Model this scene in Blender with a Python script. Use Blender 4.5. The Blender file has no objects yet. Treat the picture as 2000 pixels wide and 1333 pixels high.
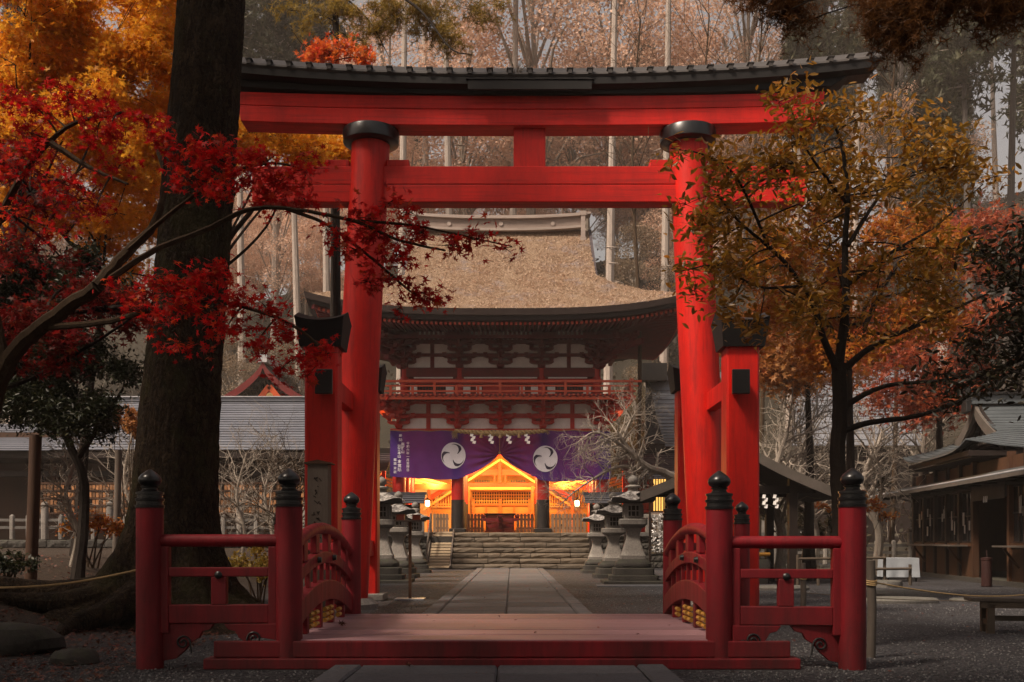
import bpy, math, random
import numpy as np
from mathutils import Vector, Matrix, noise
C = bpy.context.scene
R = math.radians
F = 1944.0            # focal length of the photograph in its own pixels (35 mm lens)

# ------------------------------------------------------------------ camera, sky, sun, exposure
cam_d = bpy.data.cameras.new('camera'); cam = bpy.data.objects.new('camera', cam_d)
C.collection.objects.link(cam); C.camera = cam
cam.location = (0, 0, 1.1); cam.rotation_euler = (R(90), 0, 0)
cam_d.lens = 35; cam_d.sensor_width = 36; cam_d.shift_y = 0.1943
cam_d.clip_start = 0.05; cam_d.clip_end = 2000
cam_d.dof.use_dof = False

SUN_EL, SUN_AZ = R(52), R(-124)     # high on the left, a little behind the camera, veiled by thin cloud
w = bpy.data.worlds.new('World'); C.world = w; w.use_nodes = True
nt = w.node_tree; nt.nodes.clear()
sky = nt.nodes.new('ShaderNodeTexSky'); sky.sky_type = 'NISHITA'; sky.sun_disc = False
sky.sun_elevation = SUN_EL; sky.sun_rotation = SUN_AZ
sky.dust_density = 6.0; sky.air_density = 1.6; sky.ozone_density = 0.6
bgn = nt.nodes.new('ShaderNodeBackground'); bgn.inputs['Strength'].default_value = 0.075
wo = nt.nodes.new('ShaderNodeOutputWorld')
hs = nt.nodes.new('ShaderNodeHueSaturation'); hs.inputs['Saturation'].default_value = .45; hs.inputs['Value'].default_value = 1.25   # thin white overcast
tn = nt.nodes.new('ShaderNodeMix'); tn.data_type = 'RGBA'; tn.blend_type = 'MULTIPLY'; tn.inputs[0].default_value = 1; tn.inputs[7].default_value = (1.0, .88, .80, 1)
nt.links.new(sky.outputs[0], hs.inputs['Color']); nt.links.new(hs.outputs[0], tn.inputs[6]); nt.links.new(tn.outputs[2], bgn.inputs['Color']); nt.links.new(bgn.outputs[0], wo.inputs['Surface'])
sd = bpy.data.lights.new('sun', 'SUN'); sun = bpy.data.objects.new('sun', sd); C.collection.objects.link(sun)
sd.energy = 4.2; sd.angle = R(9); sd.color = (1.0, 0.84, 0.68)
sdir = Vector((math.sin(SUN_AZ)*math.cos(SUN_EL), math.cos(SUN_AZ)*math.cos(SUN_EL), math.sin(SUN_EL)))
sun.rotation_euler = (-sdir).to_track_quat('-Z', 'Y').to_euler(); sun.location = (0, 0, 60)
C.view_settings.view_transform = 'Standard'; C.view_settings.look = 'None'
C.view_settings.gamma = 1.0; C.view_settings.use_curve_mapping = False
C.view_settings.exposure = 0.42
C.cycles.use_denoising = True
C.cycles.max_bounces = 8; C.cycles.diffuse_bounces = 4; C.cycles.glossy_bounces = 3
C.cycles.transmission_bounces = 4; C.cycles.volume_bounces = 0; C.cycles.transparent_max_bounces = 8
C.cycles.sample_clamp_indirect = 6.0; C.cycles.use_fast_gi = False

# ------------------------------------------------------------------ helpers
def P(px, py, d):
    "world point seen in the photograph at (px,py), d metres ahead"
    return Vector(((px-1000)/F*d, d, 1.1+(1055-py)/F*d))
def ss(a, b, x):
    t = min(1, max(0, (x-a)/(b-a))); return t*t*(3-2*t)
def link(o, parent=None):
    C.collection.objects.link(o)
    if parent is not None: o.parent = parent
    return o
def tag(o, label=None, cat=None, group=None, kind=None):
    if label: o['label'] = label
    if cat: o['category'] = cat
    if group: o['group'] = group
    if kind: o['kind'] = kind
    return o
def thing(name, label, cat, loc=(0, 0, 0), rz=0, group=None):
    o = bpy.data.objects.new(name, None); link(o)
    o.location = loc; o.rotation_euler = (0, 0, rz); o.empty_display_size = .2
    return tag(o, label, cat, group)
def base_of(o):
    v = Vector((0, 0, 0))
    while o is not None: v += Vector(o.location); o = o.parent
    return v
def dup(root, loc=None, rz=None, scale=None, label=None, group=None):
    r = root.copy(); link(r)
    if loc is not None: r.location = loc
    if rz is not None: r.rotation_euler = (0, 0, rz)
    if scale is not None: r.scale = scale if hasattr(scale, '__len__') else (scale,)*3
    if label: r['label'] = label
    if group: r['group'] = group
    for ch in KIDS.get(root.name, []):
        c = ch.copy(); link(c, r)
        KIDS.setdefault(r.name, []).append(c)
        for g in KIDS.get(ch.name, []):
            d = g.copy(); link(d, c); KIDS.setdefault(c.name, []).append(d)
    return r
KIDS = {}
def mesh_np(name, V, T):
    "triangle mesh from arrays"
    me = bpy.data.meshes.new(name)
    me.vertices.add(len(V)); me.vertices.foreach_set('co', np.asarray(V, np.float32).ravel())
    n = len(T); me.loops.add(n*3); me.loops.foreach_set('vertex_index', np.asarray(T, np.int32).ravel())
    me.polygons.add(n); me.polygons.foreach_set('loop_start', np.arange(0, n*3, 3, dtype=np.int32))
    me.update(calc_edges=True); return me
def put(name, me, m, parent=None):
    o = bpy.data.objects.new(name, me)
    if m is not None and not me.materials: me.materials.append(m)
    link(o, parent)
    if parent is not None: KIDS.setdefault(parent.name, []).append(o)
    return o
class MB:
    def __init__(s): s.v = []; s.f = []; s.sm = []
    def add(s, vs, fs, smooth=False):
        b = len(s.v); s.v += [tuple(v) for v in vs]
        s.f += [tuple(b+i for i in f) for f in fs]; s.sm += [smooth]*len(fs); return s
    def box(s, x0, x1, y0, y1, z0, z1, M=None):
        vs = [Vector(p) for p in ((x0,y0,z0),(x1,y0,z0),(x1,y1,z0),(x0,y1,z0),(x0,y0,z1),(x1,y0,z1),(x1,y1,z1),(x0,y1,z1))]
        if M is not None: vs = [M @ v for v in vs]
        return s.add(vs, [(0,3,2,1),(4,5,6,7),(0,1,5,4),(1,2,6,5),(2,3,7,6),(3,0,4,7)])
    def beam(s, a, b, w, h, up=(0, 0, 1)):
        "rectangular bar from a to b, w across, h along up"
        a = Vector(a); b = Vector(b); d = (b-a).normalized(); up = Vector(up)
        x = d.cross(up).normalized()*w/2; z = x.cross(d).normalized()*h/2
        vs = [a-x-z, a+x-z, a+x+z, a-x+z, b-x-z, b+x-z, b+x+z, b-x+z]
        return s.add(vs, [(0,3,2,1)[::-1],(4,5,6,7)[::-1],(0,1,5,4)[::-1],(1,2,6,5)[::-1],(2,3,7,6)[::-1],(3,0,4,7)[::-1]])
    def tube(s, pts, rad, n=8, caps=True):
        pts = [Vector(p) for p in pts]; m = len(pts)
        if not hasattr(rad, '__len__'): rad = [rad]*m
        vs = []; ref = None
        for i, p in enumerate(pts):
            d = (pts[min(i+1, m-1)]-pts[max(i-1, 0)])
            d = d.normalized() if d.length > 1e-9 else Vector((0, 0, 1))
            if ref is None: ref = Vector((0, 0, 1)) if abs(d.z) < .8 else Vector((1, 0, 0))
            x = d.cross(ref)
            if x.length < 1e-5: x = d.cross(Vector((0.3, 1, 0.2)))
            x.normalize(); y = d.cross(x); ref = x.cross(d)
            for k in range(n):
                a = 2*math.pi*k/n; vs.append(p+(x*math.cos(a)+y*math.sin(a))*rad[i])
        fs = [(i*n+k, i*n+(k+1) % n, (i+1)*n+(k+1) % n, (i+1)*n+k) for i in range(m-1) for k in range(n)]
        s.add(vs, fs, True)
        if caps:
            b = len(s.v)-m*n
            s.f += [tuple(b+k for k in range(n))[::-1], tuple(b+(m-1)*n+k for k in range(n))]; s.sm += [False]*2
        return s
    def lathe(s, prof, c=(0, 0, 0), n=24, sq=0, rot=0, jit=None):
        "prof: (r,z); sq>0 squares the section"
        cx, cy, cz = c; vs = []
        for (r, z) in prof:
            for k in range(n):
                a = 2*math.pi*k/n+rot
                ca, sa = math.cos(a), math.sin(a)
                q = 1.0
                if sq: q = 1/(abs(math.cos(a-rot))**sq+abs(math.sin(a-rot))**sq)**(1/sq)
                j = jit(r, z, a) if jit else 0
                vs.append((cx+ca*(r*q+j), cy+sa*(r*q+j), cz+z))
        m = len(prof)
        fs = [(i*n+k, i*n+(k+1) % n, (i+1)*n+(k+1) % n, (i+1)*n+k) for i in range(m-1) for k in range(n)]
        s.add(vs, fs, True); b = len(s.v)-m*n
        s.f += [tuple(b+k for k in range(n))[::-1], tuple(b+(m-1)*n+k for k in range(n))]; s.sm += [False]*2
        return s
    def prism(s, poly, y0, y1, M=None):
        "poly in (x,z) extruded along y"
        n = len(poly)
        vs = [Vector((x, y0, z)) for x, z in poly]+[Vector((x, y1, z)) for x, z in poly]
        if M is not None: vs = [M @ v for v in vs]
        return s.add(vs, [tuple(range(n)), tuple(range(n, 2*n))[::-1]]+[(i, n+i, n+(i+1) % n, (i+1) % n) for i in range(n)])
    def grid(s, fn, nu, nv, smooth=True, closed=False):
        vs = [fn(i/nu, j/nv) for j in range(nv+1) for i in range(nu+1)]
        fs = [(j*(nu+1)+i, j*(nu+1)+i+1, (j+1)*(nu+1)+i+1, (j+1)*(nu+1)+i) for j in range(nv) for i in range(nu)]
        return s.add(vs, fs, smooth)
    def build(s, name, m, parent=None, bevel=0, seg=2, kind=None, local=False, smooth_angle=40):
        off = Vector((0, 0, 0)) if (local or parent is None) else base_of(parent)
        me = bpy.data.meshes.new(name)
        me.from_pydata([(v[0]-off.x, v[1]-off.y, v[2]-off.z) for v in s.v], [], s.f)
        if any(s.sm):
            me.polygons.foreach_set('use_smooth', s.sm)
            me.set_sharp_from_angle(angle=R(smooth_angle))
        o = put(name, me, m, parent)
        if bevel:
            b = o.modifiers.new('bevel', 'BEVEL'); b.width = bevel; b.segments = seg; b.limit_method = 'ANGLE'; b.angle_limit = R(45)
        if kind: o['kind'] = kind
        return o
def catmull(pts, k=5):
    pts = [Vector(p) for p in pts]
    if len(pts) < 3: return [pts[0].lerp(pts[-1], i/k) for i in range(k+1)]
    out = []; q = [pts[0]*2-pts[1]]+pts+[pts[-1]*2-pts[-2]]
    for i in range(1, len(q)-2):
        p0, p1, p2, p3 = q[i-1:i+3]
        for j in range(k):
            t = j/k
            out.append(.5*((2*p1)+(p2-p0)*t+(2*p0-5*p1+4*p2-p3)*t*t+(3*p1-p0-3*p2+p3)*t**3))
    out.append(pts[-1]); return out

# ------------------------------------------------------------------ materials
def rgb(c): return (c[0], c[1], c[2], 1)
class NB:
    "small node-tree writer"
    def __init__(s, name):
        s.m = bpy.data.materials.new(name); s.m.use_nodes = True; s.t = s.m.node_tree; s.t.nodes.clear()
        s.out = s.n('ShaderNodeOutputMaterial')
    def n(s, typ, **kw):
        x = s.t.nodes.new(typ)
        for k, v in kw.items():
            if k.startswith('i_'): x.inputs[k[2:].replace('_', ' ')].default_value = v
            else: setattr(x, k, v)
        return x
    def l(s, a, b): s.t.links.new(a, b)
    def coord(s, scale=(1, 1, 1)):
        tc = s.n('ShaderNodeTexCoord'); mp = s.n('ShaderNodeMapping'); mp.inputs['Scale'].default_value = scale
        s.l(tc.outputs['Object'], mp.inputs['Vector']); return mp.outputs[0]
    def noise(s, vec, scale, detail=6, rough=.6):
        x = s.n('ShaderNodeTexNoise'); x.inputs['Scale'].default_value = scale; x.inputs['Detail'].default_value = detail
        x.inputs['Roughness'].default_value = rough; s.l(vec, x.inputs['Vector']); return x.outputs['Fac']
    def ramp(s, fac, stops):
        x = s.n('ShaderNodeValToRGB'); e = x.color_ramp.elements
        while len(e) > 1: e.remove(e[-1])
        e[0].position = stops[0][0]; e[0].color = rgb(stops[0][1])
        for p, c in stops[1:]:
            q = e.new(p); q.color = rgb(c)
        s.l(fac, x.inputs[0]); return x.outputs[0]
    def mix(s, fac, a, b, mode='MIX'):
        x = s.n('ShaderNodeMix', data_type='RGBA', blend_type=mode)
        if isinstance(fac, (int, float)): x.inputs[0].default_value = fac
        else: s.l(fac, x.inputs[0])
        for i, v in ((6, a), (7, b)):
            if isinstance(v, tuple): x.inputs[i].default_value = rgb(v)
            else: s.l(v, x.inputs[i])
        return x.outputs[2]
    def bump(s, h, strength=.3, dist=.02, prev=None):
        x = s.n('ShaderNodeBump'); x.inputs['Strength'].default_value = strength; x.inputs['Distance'].default_value = dist
        s.l(h, x.inputs['Height'])
        if prev is not None: s.l(prev, x.inputs['Normal'])
        return x.outputs[0]
    def pbsdf(s, col, rough=.7, spec=.3, normal=None, metal=0, coat=0):
        x = s.n('ShaderNodeBsdfPrincipled')
        if isinstance(col, tuple): x.inputs['Base Color'].default_value = rgb(col)
        else: s.l(col, x.inputs['Base Color'])
        if isinstance(rough, (int, float)): x.inputs['Roughness'].default_value = rough
        else: s.l(rough, x.inputs['Roughness'])
        x.inputs['Specular IOR Level'].default_value = spec; x.inputs['Metallic'].default_value = metal
        x.inputs['Coat Weight'].default_value = coat
        if normal is not None: s.l(normal, x.inputs['Normal'])
        return x
    def done(s, sh): s.l(sh.outputs[0], s.out.inputs['Surface']); return s.m
def sc3(c, k): return tuple(min(1, x*k) for x in c)
def std(name, col, rough=.7, col2=None, var=(.35, .68), scale=3.0, stretch=(1, 1, 1), bscale=40, bump=.25, dist=.01, spec=.3, coat=0, objvar=0, fine=.25):
    b = NB(name); v = b.coord(stretch)
    n1 = b.noise(v, scale, 8, .65)
    c = b.ramp(n1, [(var[0], col), (var[1], col2 or sc3(col, .6))])
    n2 = b.noise(v, bscale, 5, .7)
    c = b.mix(fine, c, b.ramp(n2, [(.3, sc3(col, .45)), (.75, sc3(col, 1.3))]))
    if objvar:
        oi = b.n('ShaderNodeObjectInfo'); r = b.ramp(oi.outputs['Random'], [(0, (1-objvar,)*3), (1, (1+objvar*.2, 1+objvar*.15, 1+objvar*.1))])
        c = b.mix(1.0, c, r, 'MULTIPLY')
    return b.done(b.pbsdf(c, rough, spec, b.bump(n2, bump, dist), coat=coat))
def leafmat(name, cols, trans=.45, rough=.5, spec=.25):
    b = NB(name)
    g = b.n('ShaderNodeNewGeometry'); oi = b.n('ShaderNodeObjectInfo')
    a = b.n('ShaderNodeMath', operation='ADD'); b.l(g.outputs['Random Per Island'], a.inputs[0]); b.l(oi.outputs['Random'], a.inputs[1])
    fr = b.n('ShaderNodeMath', operation='FRACT'); b.l(a.outputs[0], fr.inputs[0])
    n = len(cols); c = b.ramp(fr.outputs[0], [(i/(n-1) if n > 1 else 0, k) for i, k in enumerate(cols)])
    # large patches so whole boughs differ in hue
    v = b.coord(); big = b.noise(v, .55, 3, .5)
    c = b.mix(b.ramp(big, [(.42, (0, 0, 0)), (.62, (1, 1, 1))]), c, b.mix(.6, c, cols[0]))
    p = b.pbsdf(c, rough, spec)
    t = b.n('ShaderNodeBsdfTranslucent'); b.l(c, t.inputs[0])
    m = b.n('ShaderNodeMixShader'); m.inputs[0].default_value = trans
    b.l(p.outputs[0], m.inputs[1]); b.l(t.outputs[0], m.inputs[2]); return b.done(m)
def emit(name, col, s):
    b = NB(name); e = b.n('ShaderNodeEmission'); e.inputs[0].default_value = rgb(col); e.inputs[1].default_value = s; return b.done(e)

M = {}
M['torii'] = std('vermilion_paint', (.50, .007, .003), .45, (.40, .005, .003), scale=1.2, stretch=(1, 1, 2), bscale=60, bump=.12, dist=.004, spec=.4, fine=.12)
def paint(name, col, dark, rough=.42, horiz=False):
    b = NB(name); n1 = b.noise(b.coord((1, 1, .35)), 2.2, 8, .7); n2 = b.noise(b.coord((.35, 6, 9) if horiz else (6, 6, .5)), 2.5, 7, .7); n3 = b.noise(b.coord(), 55, 5, .7)
    c = b.ramp(n1, [(.32, dark), (.62, col)])
    c = b.mix(b.ramp(n2, [(.5, (0, 0, 0)), (.66, (.55, .55, .55))]), c, sc3(dark, .55))
    c = b.mix(b.ramp(n3, [(.62, (0, 0, 0)), (.70, (.5, .5, .5))]), c, sc3(dark, .5))
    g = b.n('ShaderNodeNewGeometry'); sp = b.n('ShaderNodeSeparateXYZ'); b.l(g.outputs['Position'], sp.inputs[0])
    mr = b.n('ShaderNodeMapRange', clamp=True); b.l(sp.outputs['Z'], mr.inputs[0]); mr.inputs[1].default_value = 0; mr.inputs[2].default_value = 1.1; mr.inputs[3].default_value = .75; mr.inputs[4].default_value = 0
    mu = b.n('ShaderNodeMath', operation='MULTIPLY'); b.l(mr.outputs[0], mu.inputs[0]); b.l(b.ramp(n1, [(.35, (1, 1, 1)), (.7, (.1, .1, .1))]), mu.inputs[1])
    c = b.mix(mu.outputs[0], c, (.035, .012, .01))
    ro = b.n('ShaderNodeMapRange'); b.l(n2, ro.inputs[0]); ro.inputs[3].default_value = rough-.08; ro.inputs[4].default_value = rough+.25
    return b.done(b.pbsdf(c, ro.outputs[0], .35, b.bump(n3, .15, .004, b.bump(n2, .2, .008))))
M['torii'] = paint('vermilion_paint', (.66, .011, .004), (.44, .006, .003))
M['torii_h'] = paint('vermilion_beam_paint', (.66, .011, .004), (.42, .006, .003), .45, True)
M['bridge0'] = std('bridge_shaded_red', (.27, .004, .012), .5, (.19, .003, .009), scale=1.5, bscale=70, bump=.15, dist=.003, spec=.35, fine=.15)
M['bridge'] = paint('bridge_shaded_red', (.24, .004, .011), (.14, .003, .008), .5)  # same red as the torii, foreground shade put into the colour
M['deck'] = std('worn_red_deck', (.36, .21, .235), .55, (.27, .13, .145), scale=2.0, stretch=(.5, 6, 1), bscale=25, bump=.3, dist=.004, spec=.3, fine=.35, objvar=.35)
M['blackpaint'] = std('black_lacquer', (.007, .007, .008), .3, (.013, .012, .012), scale=4, bscale=50, bump=.08, dist=.003, spec=.5, fine=.1)
M['kasagi'] = std('black_beam_paint', (.008, .007, .007), .65, (.014, .012, .011), scale=2, bscale=40, bump=.15, dist=.004, spec=.35)
M['kasagi_top'] = std('weathered_metal_cap', (.06, .052, .047), .6, (.028, .024, .022), scale=2, bscale=30, bump=.2, spec=.5)
M['iron'] = std('black_iron', (.01, .01, .01), .35, spec=.5, bump=.1)
M['gatered'] = std('old_vermilion', (.50, .018, .010), .5, (.30, .012, .010), scale=2.2, bscale=45, bump=.2, dist=.005, fine=.3)
M['gatedark'] = std('dark_red_timber', (.17, .010, .010), .6, (.085, .007, .008), scale=2.5, bscale=40, fine=.3)
M['rafter_end'] = std('rafter_paint', (.50, .07, .03), .6, (.3, .03, .02))
M['plaster'] = std('white_plaster', (.88, .84, .81), .85, (.74, .69, .66), scale=3, bscale=60, bump=.15, fine=.15)
M['thatch_edge'] = std('thatch_cut_edge', (.055, .035, .03), .8, (.03, .02, .018), scale=3, stretch=(1, 1, 12), bscale=30, bump=.6, dist=.02)
M['woodgrey'] = std('weathered_grey_wood', (.13, .105, .085), .8, (.07, .056, .046), scale=2, stretch=(1, 1, .25), bscale=35, bump=.4, objvar=.3)
M['woodbrown'] = std('brown_wood', (.085, .038, .018), .65, (.045, .02, .01), scale=2, stretch=(1, 1, .25), bscale=35, bump=.3, objvar=.35)
M['wooddark'] = std('dark_wood', (.022, .013, .010), .6, (.012, .008, .006), scale=2, stretch=(1, 1, .25), bscale=35, bump=.3)
M['tablet'] = std('wooden_tablet', (.50, .24, .10), .65, (.26, .11, .045), scale=6, bscale=60, objvar=.8)
M['honey'] = std('honey_wood', (.52, .26, .07), .6, (.40, .18, .05), scale=3, bscale=40)
M['cream'] = std('cream_plaster', (.66, .40, .12), .8, (.58, .32, .09), scale=2, bscale=40)
M['metalroof'] = std('grey_metal_roof', (.20, .21, .235), .45, (.11, .115, .13), scale=1.5, bscale=20, bump=.15, spec=.5, objvar=.25)
M['barkroof'] = std('cypress_bark_roof', (.075, .06, .065), .75, (.045, .036, .04), scale=2, bscale=30, bump=.4)
M['bark'] = None
def stonemat(name, a, b_, moss, ms=.5, rough=.85, bump=.6, scale=4):
    b = NB(name); v = b.coord()
    n1 = b.noise(v, scale, 10, .7); n2 = b.noise(v, scale*9, 6, .75)
    c = b.ramp(n1, [(.3, b_), (.65, a)])
    c = b.mix(.5, c, b.ramp(n2, [(.3, sc3(a, .3)), (.7, sc3(a, 1.5))]))
    # lichen and moss settle on upward faces
    g = b.n('ShaderNodeNewGeometry'); sx = b.n('ShaderNodeSeparateXYZ'); b.l(g.outputs['Normal'], sx.inputs[0])
    k = b.n('ShaderNodeMath', operation='MULTIPLY'); b.l(b.ramp(sx.outputs['Z'], [(.2, (0, 0, 0)), (.8, (1, 1, 1))]), k.inputs[0])
    b.l(b.ramp(b.noise(v, scale*3, 6, .7), [(.45, (0, 0, 0)), (.58, (1, 1, 1))]), k.inputs[1])
    k2 = b.n('ShaderNodeMath', operation='MULTIPLY'); b.l(k.outputs[0], k2.inputs[0]); k2.inputs[1].default_value = ms
    c = b.mix(k2.outputs[0], c, moss)
    oi = b.n('ShaderNodeObjectInfo'); c = b.mix(1, c, b.ramp(oi.outputs['Random'], [(0, (.72,)*3), (1, (1.1, 1.08, 1.05))]), 'MULTIPLY')
    return b.done(b.pbsdf(c, rough, .3, b.bump(n2, bump, .015, b.bump(n1, .4, .03))))
M['stone'] = stonemat('lantern_granite', (.23, .21, .19), (.12, .11, .10), (.36, .35, .31), .6)
M['darkstone'] = stonemat('mossy_dark_stone', (.055, .050, .044), (.028, .026, .022), (.05, .055, .03), .6)
M['step'] = stonemat('step_stone', (.155, .12, .085), (.07, .055, .04), (.20, .17, .12), .4, rough=.7)
M['paver'] = stonemat('paving_stone', (.105, .107, .118), (.058, .06, .067), (.10, .10, .105), .2, rough=.85, bump=.35, scale=2.5)
M['rock'] = stonemat('garden_rock', (.16, .15, .14), (.07, .065, .06), (.09, .10, .06), .5)
def groundmat():
    b = NB('gravel'); v = b.coord()
    vo = b.n('ShaderNodeTexVoronoi'); vo.inputs['Scale'].default_value = 38; b.l(v, vo.inputs['Vector'])
    vo2 = b.n('ShaderNodeTexVoronoi'); vo2.inputs['Scale'].default_value = 90; b.l(v, vo2.inputs['Vector'])
    bw = b.n('ShaderNodeRGBToBW'); b.l(vo.outputs['Color'], bw.inputs[0])
    c = b.ramp(bw.outputs[0], [(.1, (.016, .016, .019)), (.6, (.05, .048, .053)), (.95, (.14, .135, .14))])
    big = b.noise(v, .5, 5, .6)
    c = b.mix(b.ramp(big, [(.4, (0, 0, 0)), (.7, (.6, .6, .6))]), c, (.028, .023, .022))
    # earth and litter instead of gravel on the raised left bank and under the wood
    sp = b.n('ShaderNodeSeparateXYZ'); b.l(v, sp.inputs[0])
    ex = b.n('ShaderNodeMapRange', clamp=True); b.l(sp.outputs['X'], ex.inputs[0])
    ex.inputs[1].default_value = -3.8; ex.inputs[2].default_value = -6.0; ex.inputs[3].default_value = 0; ex.inputs[4].default_value = 1
    earth = b.ramp(b.noise(v, 6, 8, .7), [(.35, (.025, .015, .009)), (.7, (.07, .045, .026))])
    c = b.mix(ex.outputs[0], c, earth)
    ad = b.n('ShaderNodeMath', operation='ADD'); b.l(vo.outputs['Distance'], ad.inputs[0]); b.l(vo2.outputs['Distance'], ad.inputs[1])
    return b.done(b.pbsdf(c, .8, .3, b.bump(ad.outputs[0], .9, .02)))
M['ground'] = groundmat()
M['hill'] = std('forest_floor', (.035, .028, .018), .95, (.02, .018, .012), scale=.5, bscale=5, bump=.6, dist=.1)
def thatchmat():
    b = NB('old_thatch'); v = b.coord((1, .5, .5))
    n1 = b.noise(v, 1.6, 9, .7); n2 = b.noise(b.coord((9, 3, 3)), 3.0, 8, .8); n3 = b.noise(b.coord((2, 1, 1)), 14, 6, .8)
    c = b.ramp(n1, [(.32, (.38, .25, .17)), (.68, (.62, .45, .33))])
    c = b.mix(.55, c, b.ramp(n2, [(.32, (.11, .065, .04)), (.62, (.60, .42, .28))]))
    c = b.mix(.6, c, b.ramp(n3, [(.38, (.06, .035, .025)), (.5, (.36, .24, .15)), (.68, (.74, .57, .42))]))
    c = b.mix(b.ramp(b.noise(b.coord((1, 1.2, 1.2)), .9, 6, .7), [(.53, (0, 0, 0)), (.63, (.75, .75, .75))]), c, (.33, .27, .26))
    ad = b.n('ShaderNodeMath', operation='ADD'); b.l(n3, ad.inputs[0]); b.l(n2, ad.inputs[1])
    return b.done(b.pbsdf(c, .95, .1, b.bump(ad.outputs[0], 1.0, .12)))
M['thatch'] = thatchmat()
def barkmat(name, a, b_, lich, ms=.4, st=.3):
    b = NB(name); v = b.coord((1, 1, st))
    n1 = b.noise(v, 9, 10, .75); n2 = b.noise(b.coord(), 30, 8, .8); n3 = b.noise(b.coord((1, 1, .7)), 3, 6, .7)
    c = b.ramp(n1, [(.32, b_), (.62, a)])
    c = b.mix(.4, c, b.ramp(n2, [(.35, sc3(a, .3)), (.7, sc3(a, 1.5))]))
    c = b.mix(b.ramp(n3, [(.55, (0, 0, 0)), (.66, (ms, ms, ms))]), c, lich)
    c = b.mix(b.ramp(n2, [(.66, (0, 0, 0)), (.72, (.6, .6, .6))]), c, sc3(lich, 1.3))
    return b.done(b.pbsdf(c, .9, .2, b.bump(n2, .5, .01, b.bump(n1, .9, .05))))
M['bark'] = barkmat('big_tree_bark', (.038, .024, .015), (.012, .008, .005), (.085, .07, .045))
def oldbark():
    b = NB('old_mottled_bark'); v = b.coord((1, 1, .45))
    vo = b.n('ShaderNodeTexVoronoi', feature='DISTANCE_TO_EDGE'); vo.inputs['Scale'].default_value = 11
    wob = b.n('ShaderNodeVectorMath', operation='ADD'); nn = b.n('ShaderNodeTexNoise'); nn.inputs['Scale'].default_value = 7; nn.inputs['Detail'].default_value = 6; b.l(v, nn.inputs['Vector'])
    sc = b.n('ShaderNodeVectorMath', operation='SCALE'); sc.inputs['Scale'].default_value = .35; b.l(nn.outputs['Color'], sc.inputs[0]); b.l(v, wob.inputs[0]); b.l(sc.outputs[0], wob.inputs[1]); b.l(wob.outputs[0], vo.inputs['Vector'])
    n1 = b.noise(b.coord((1, 1, .6)), 5, 10, .8); n2 = b.noise(b.coord(), 26, 8, .8); n3 = b.noise(b.coord((1, 1, .7)), 1.6, 6, .7)
    c = b.ramp(n1, [(.32, (.012, .008, .005)), (.52, (.045, .028, .016)), (.7, (.10, .066, .038))])
    c = b.mix(b.ramp(vo.outputs['Distance'], [(0, (.9, .9, .9)), (.09, (0, 0, 0))]), c, (.006, .004, .003))
    c = b.mix(b.ramp(n3, [(.5, (0, 0, 0)), (.6, (.55, .55, .55))]), c, (.05, .045, .016))
    c = b.mix(b.ramp(n2, [(.60, (0, 0, 0)), (.66, (.75, .75, .75))]), c, (.17, .145, .10))
    return b.done(b.pbsdf(c, .92, .15, b.bump(n2, .8, .02, b.bump(vo.outputs['Distance'], 1.0, .12, b.bump(n1, 1.0, .10)))))
M['bark'] = oldbark()
M['limb'] = barkmat('maple_bark', (.065, .04, .022), (.03, .018, .011), (.10, .08, .055))
M['darklimb'] = barkmat('dark_bark', (.030, .022, .017), (.015, .011, .009), (.05, .045, .035), .3)
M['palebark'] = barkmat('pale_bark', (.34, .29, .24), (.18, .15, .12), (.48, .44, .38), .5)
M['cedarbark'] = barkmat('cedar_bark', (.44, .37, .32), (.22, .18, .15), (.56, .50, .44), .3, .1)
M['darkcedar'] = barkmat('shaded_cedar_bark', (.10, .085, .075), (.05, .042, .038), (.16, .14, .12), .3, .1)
M['lf_red'] = leafmat('red_maple_leaf', [(.42, .008, .010), (.66, .012, .015), (.20, .012, .012), (.88, .03, .03), (.50, .09, .02), (.55, .01, .012), (.30, .05, .02)], .55)
M['lf_dkred'] = leafmat('dark_red_maple_leaf', [(.12, .010, .010), (.22, .012, .012), (.09, .02, .012), (.32, .012, .014), (.14, .045, .02)], .45)
M['lf_orange'] = leafmat('orange_maple_leaf', [(.78, .32, .02), (.92, .54, .05), (.76, .26, .02), (.66, .38, .04), (.85, .36, .03), (.45, .26, .03)], .5)
M['lf_redorange'] = leafmat('red_orange_leaf', [(.60, .09, .02), (.70, .18, .03), (.55, .04, .02), (.66, .26, .04)], .55)
M['lf_redmuted'] = leafmat('muted_red_leaf', [(.32, .06, .025), (.40, .10, .03), (.24, .03, .02), (.30, .13, .04)], .45)
M['lf_rust'] = leafmat('rust_leaf', [(.42, .15, .02), (.52, .23, .03), (.30, .08, .015), (.36, .06, .02), (.26, .13, .02)], .5)
M['lf_olive'] = leafmat('olive_leaf', [(.26, .135, .016), (.40, .20, .02), (.14, .085, .016), (.55, .25, .025), (.34, .15, .018), (.09, .065, .015), (.62, .23, .03)], .45, .35, .5)
M['lf_green'] = leafmat('dark_evergreen_leaf', [(.016, .022, .009), (.028, .034, .012), (.012, .014, .008), (.05, .045, .014)], .2, .45, .3)
M['lf_pine'] = leafmat('pine_needle', [(.26, .18, .03), (.36, .23, .04), (.17, .13, .03), (.42, .25, .05)], .45)
M['lf_cedar'] = leafmat('cedar_spray', [(.045, .055, .028), (.075, .075, .036), (.10, .085, .045), (.035, .045, .026)], .3)
M['lf_browned'] = leafmat('browned_cedar_spray', [(.14, .06, .02), (.20, .08, .025), (.07, .035, .015), (.26, .11, .03)], .45)
M['lf_hazetan'] = leafmat('haze_tan_leaf', [(.66, .43, .31), (.74, .52, .39), (.54, .36, .25), (.62, .39, .27)], .4)  # peach haze glow put into the leaf colour
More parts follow.
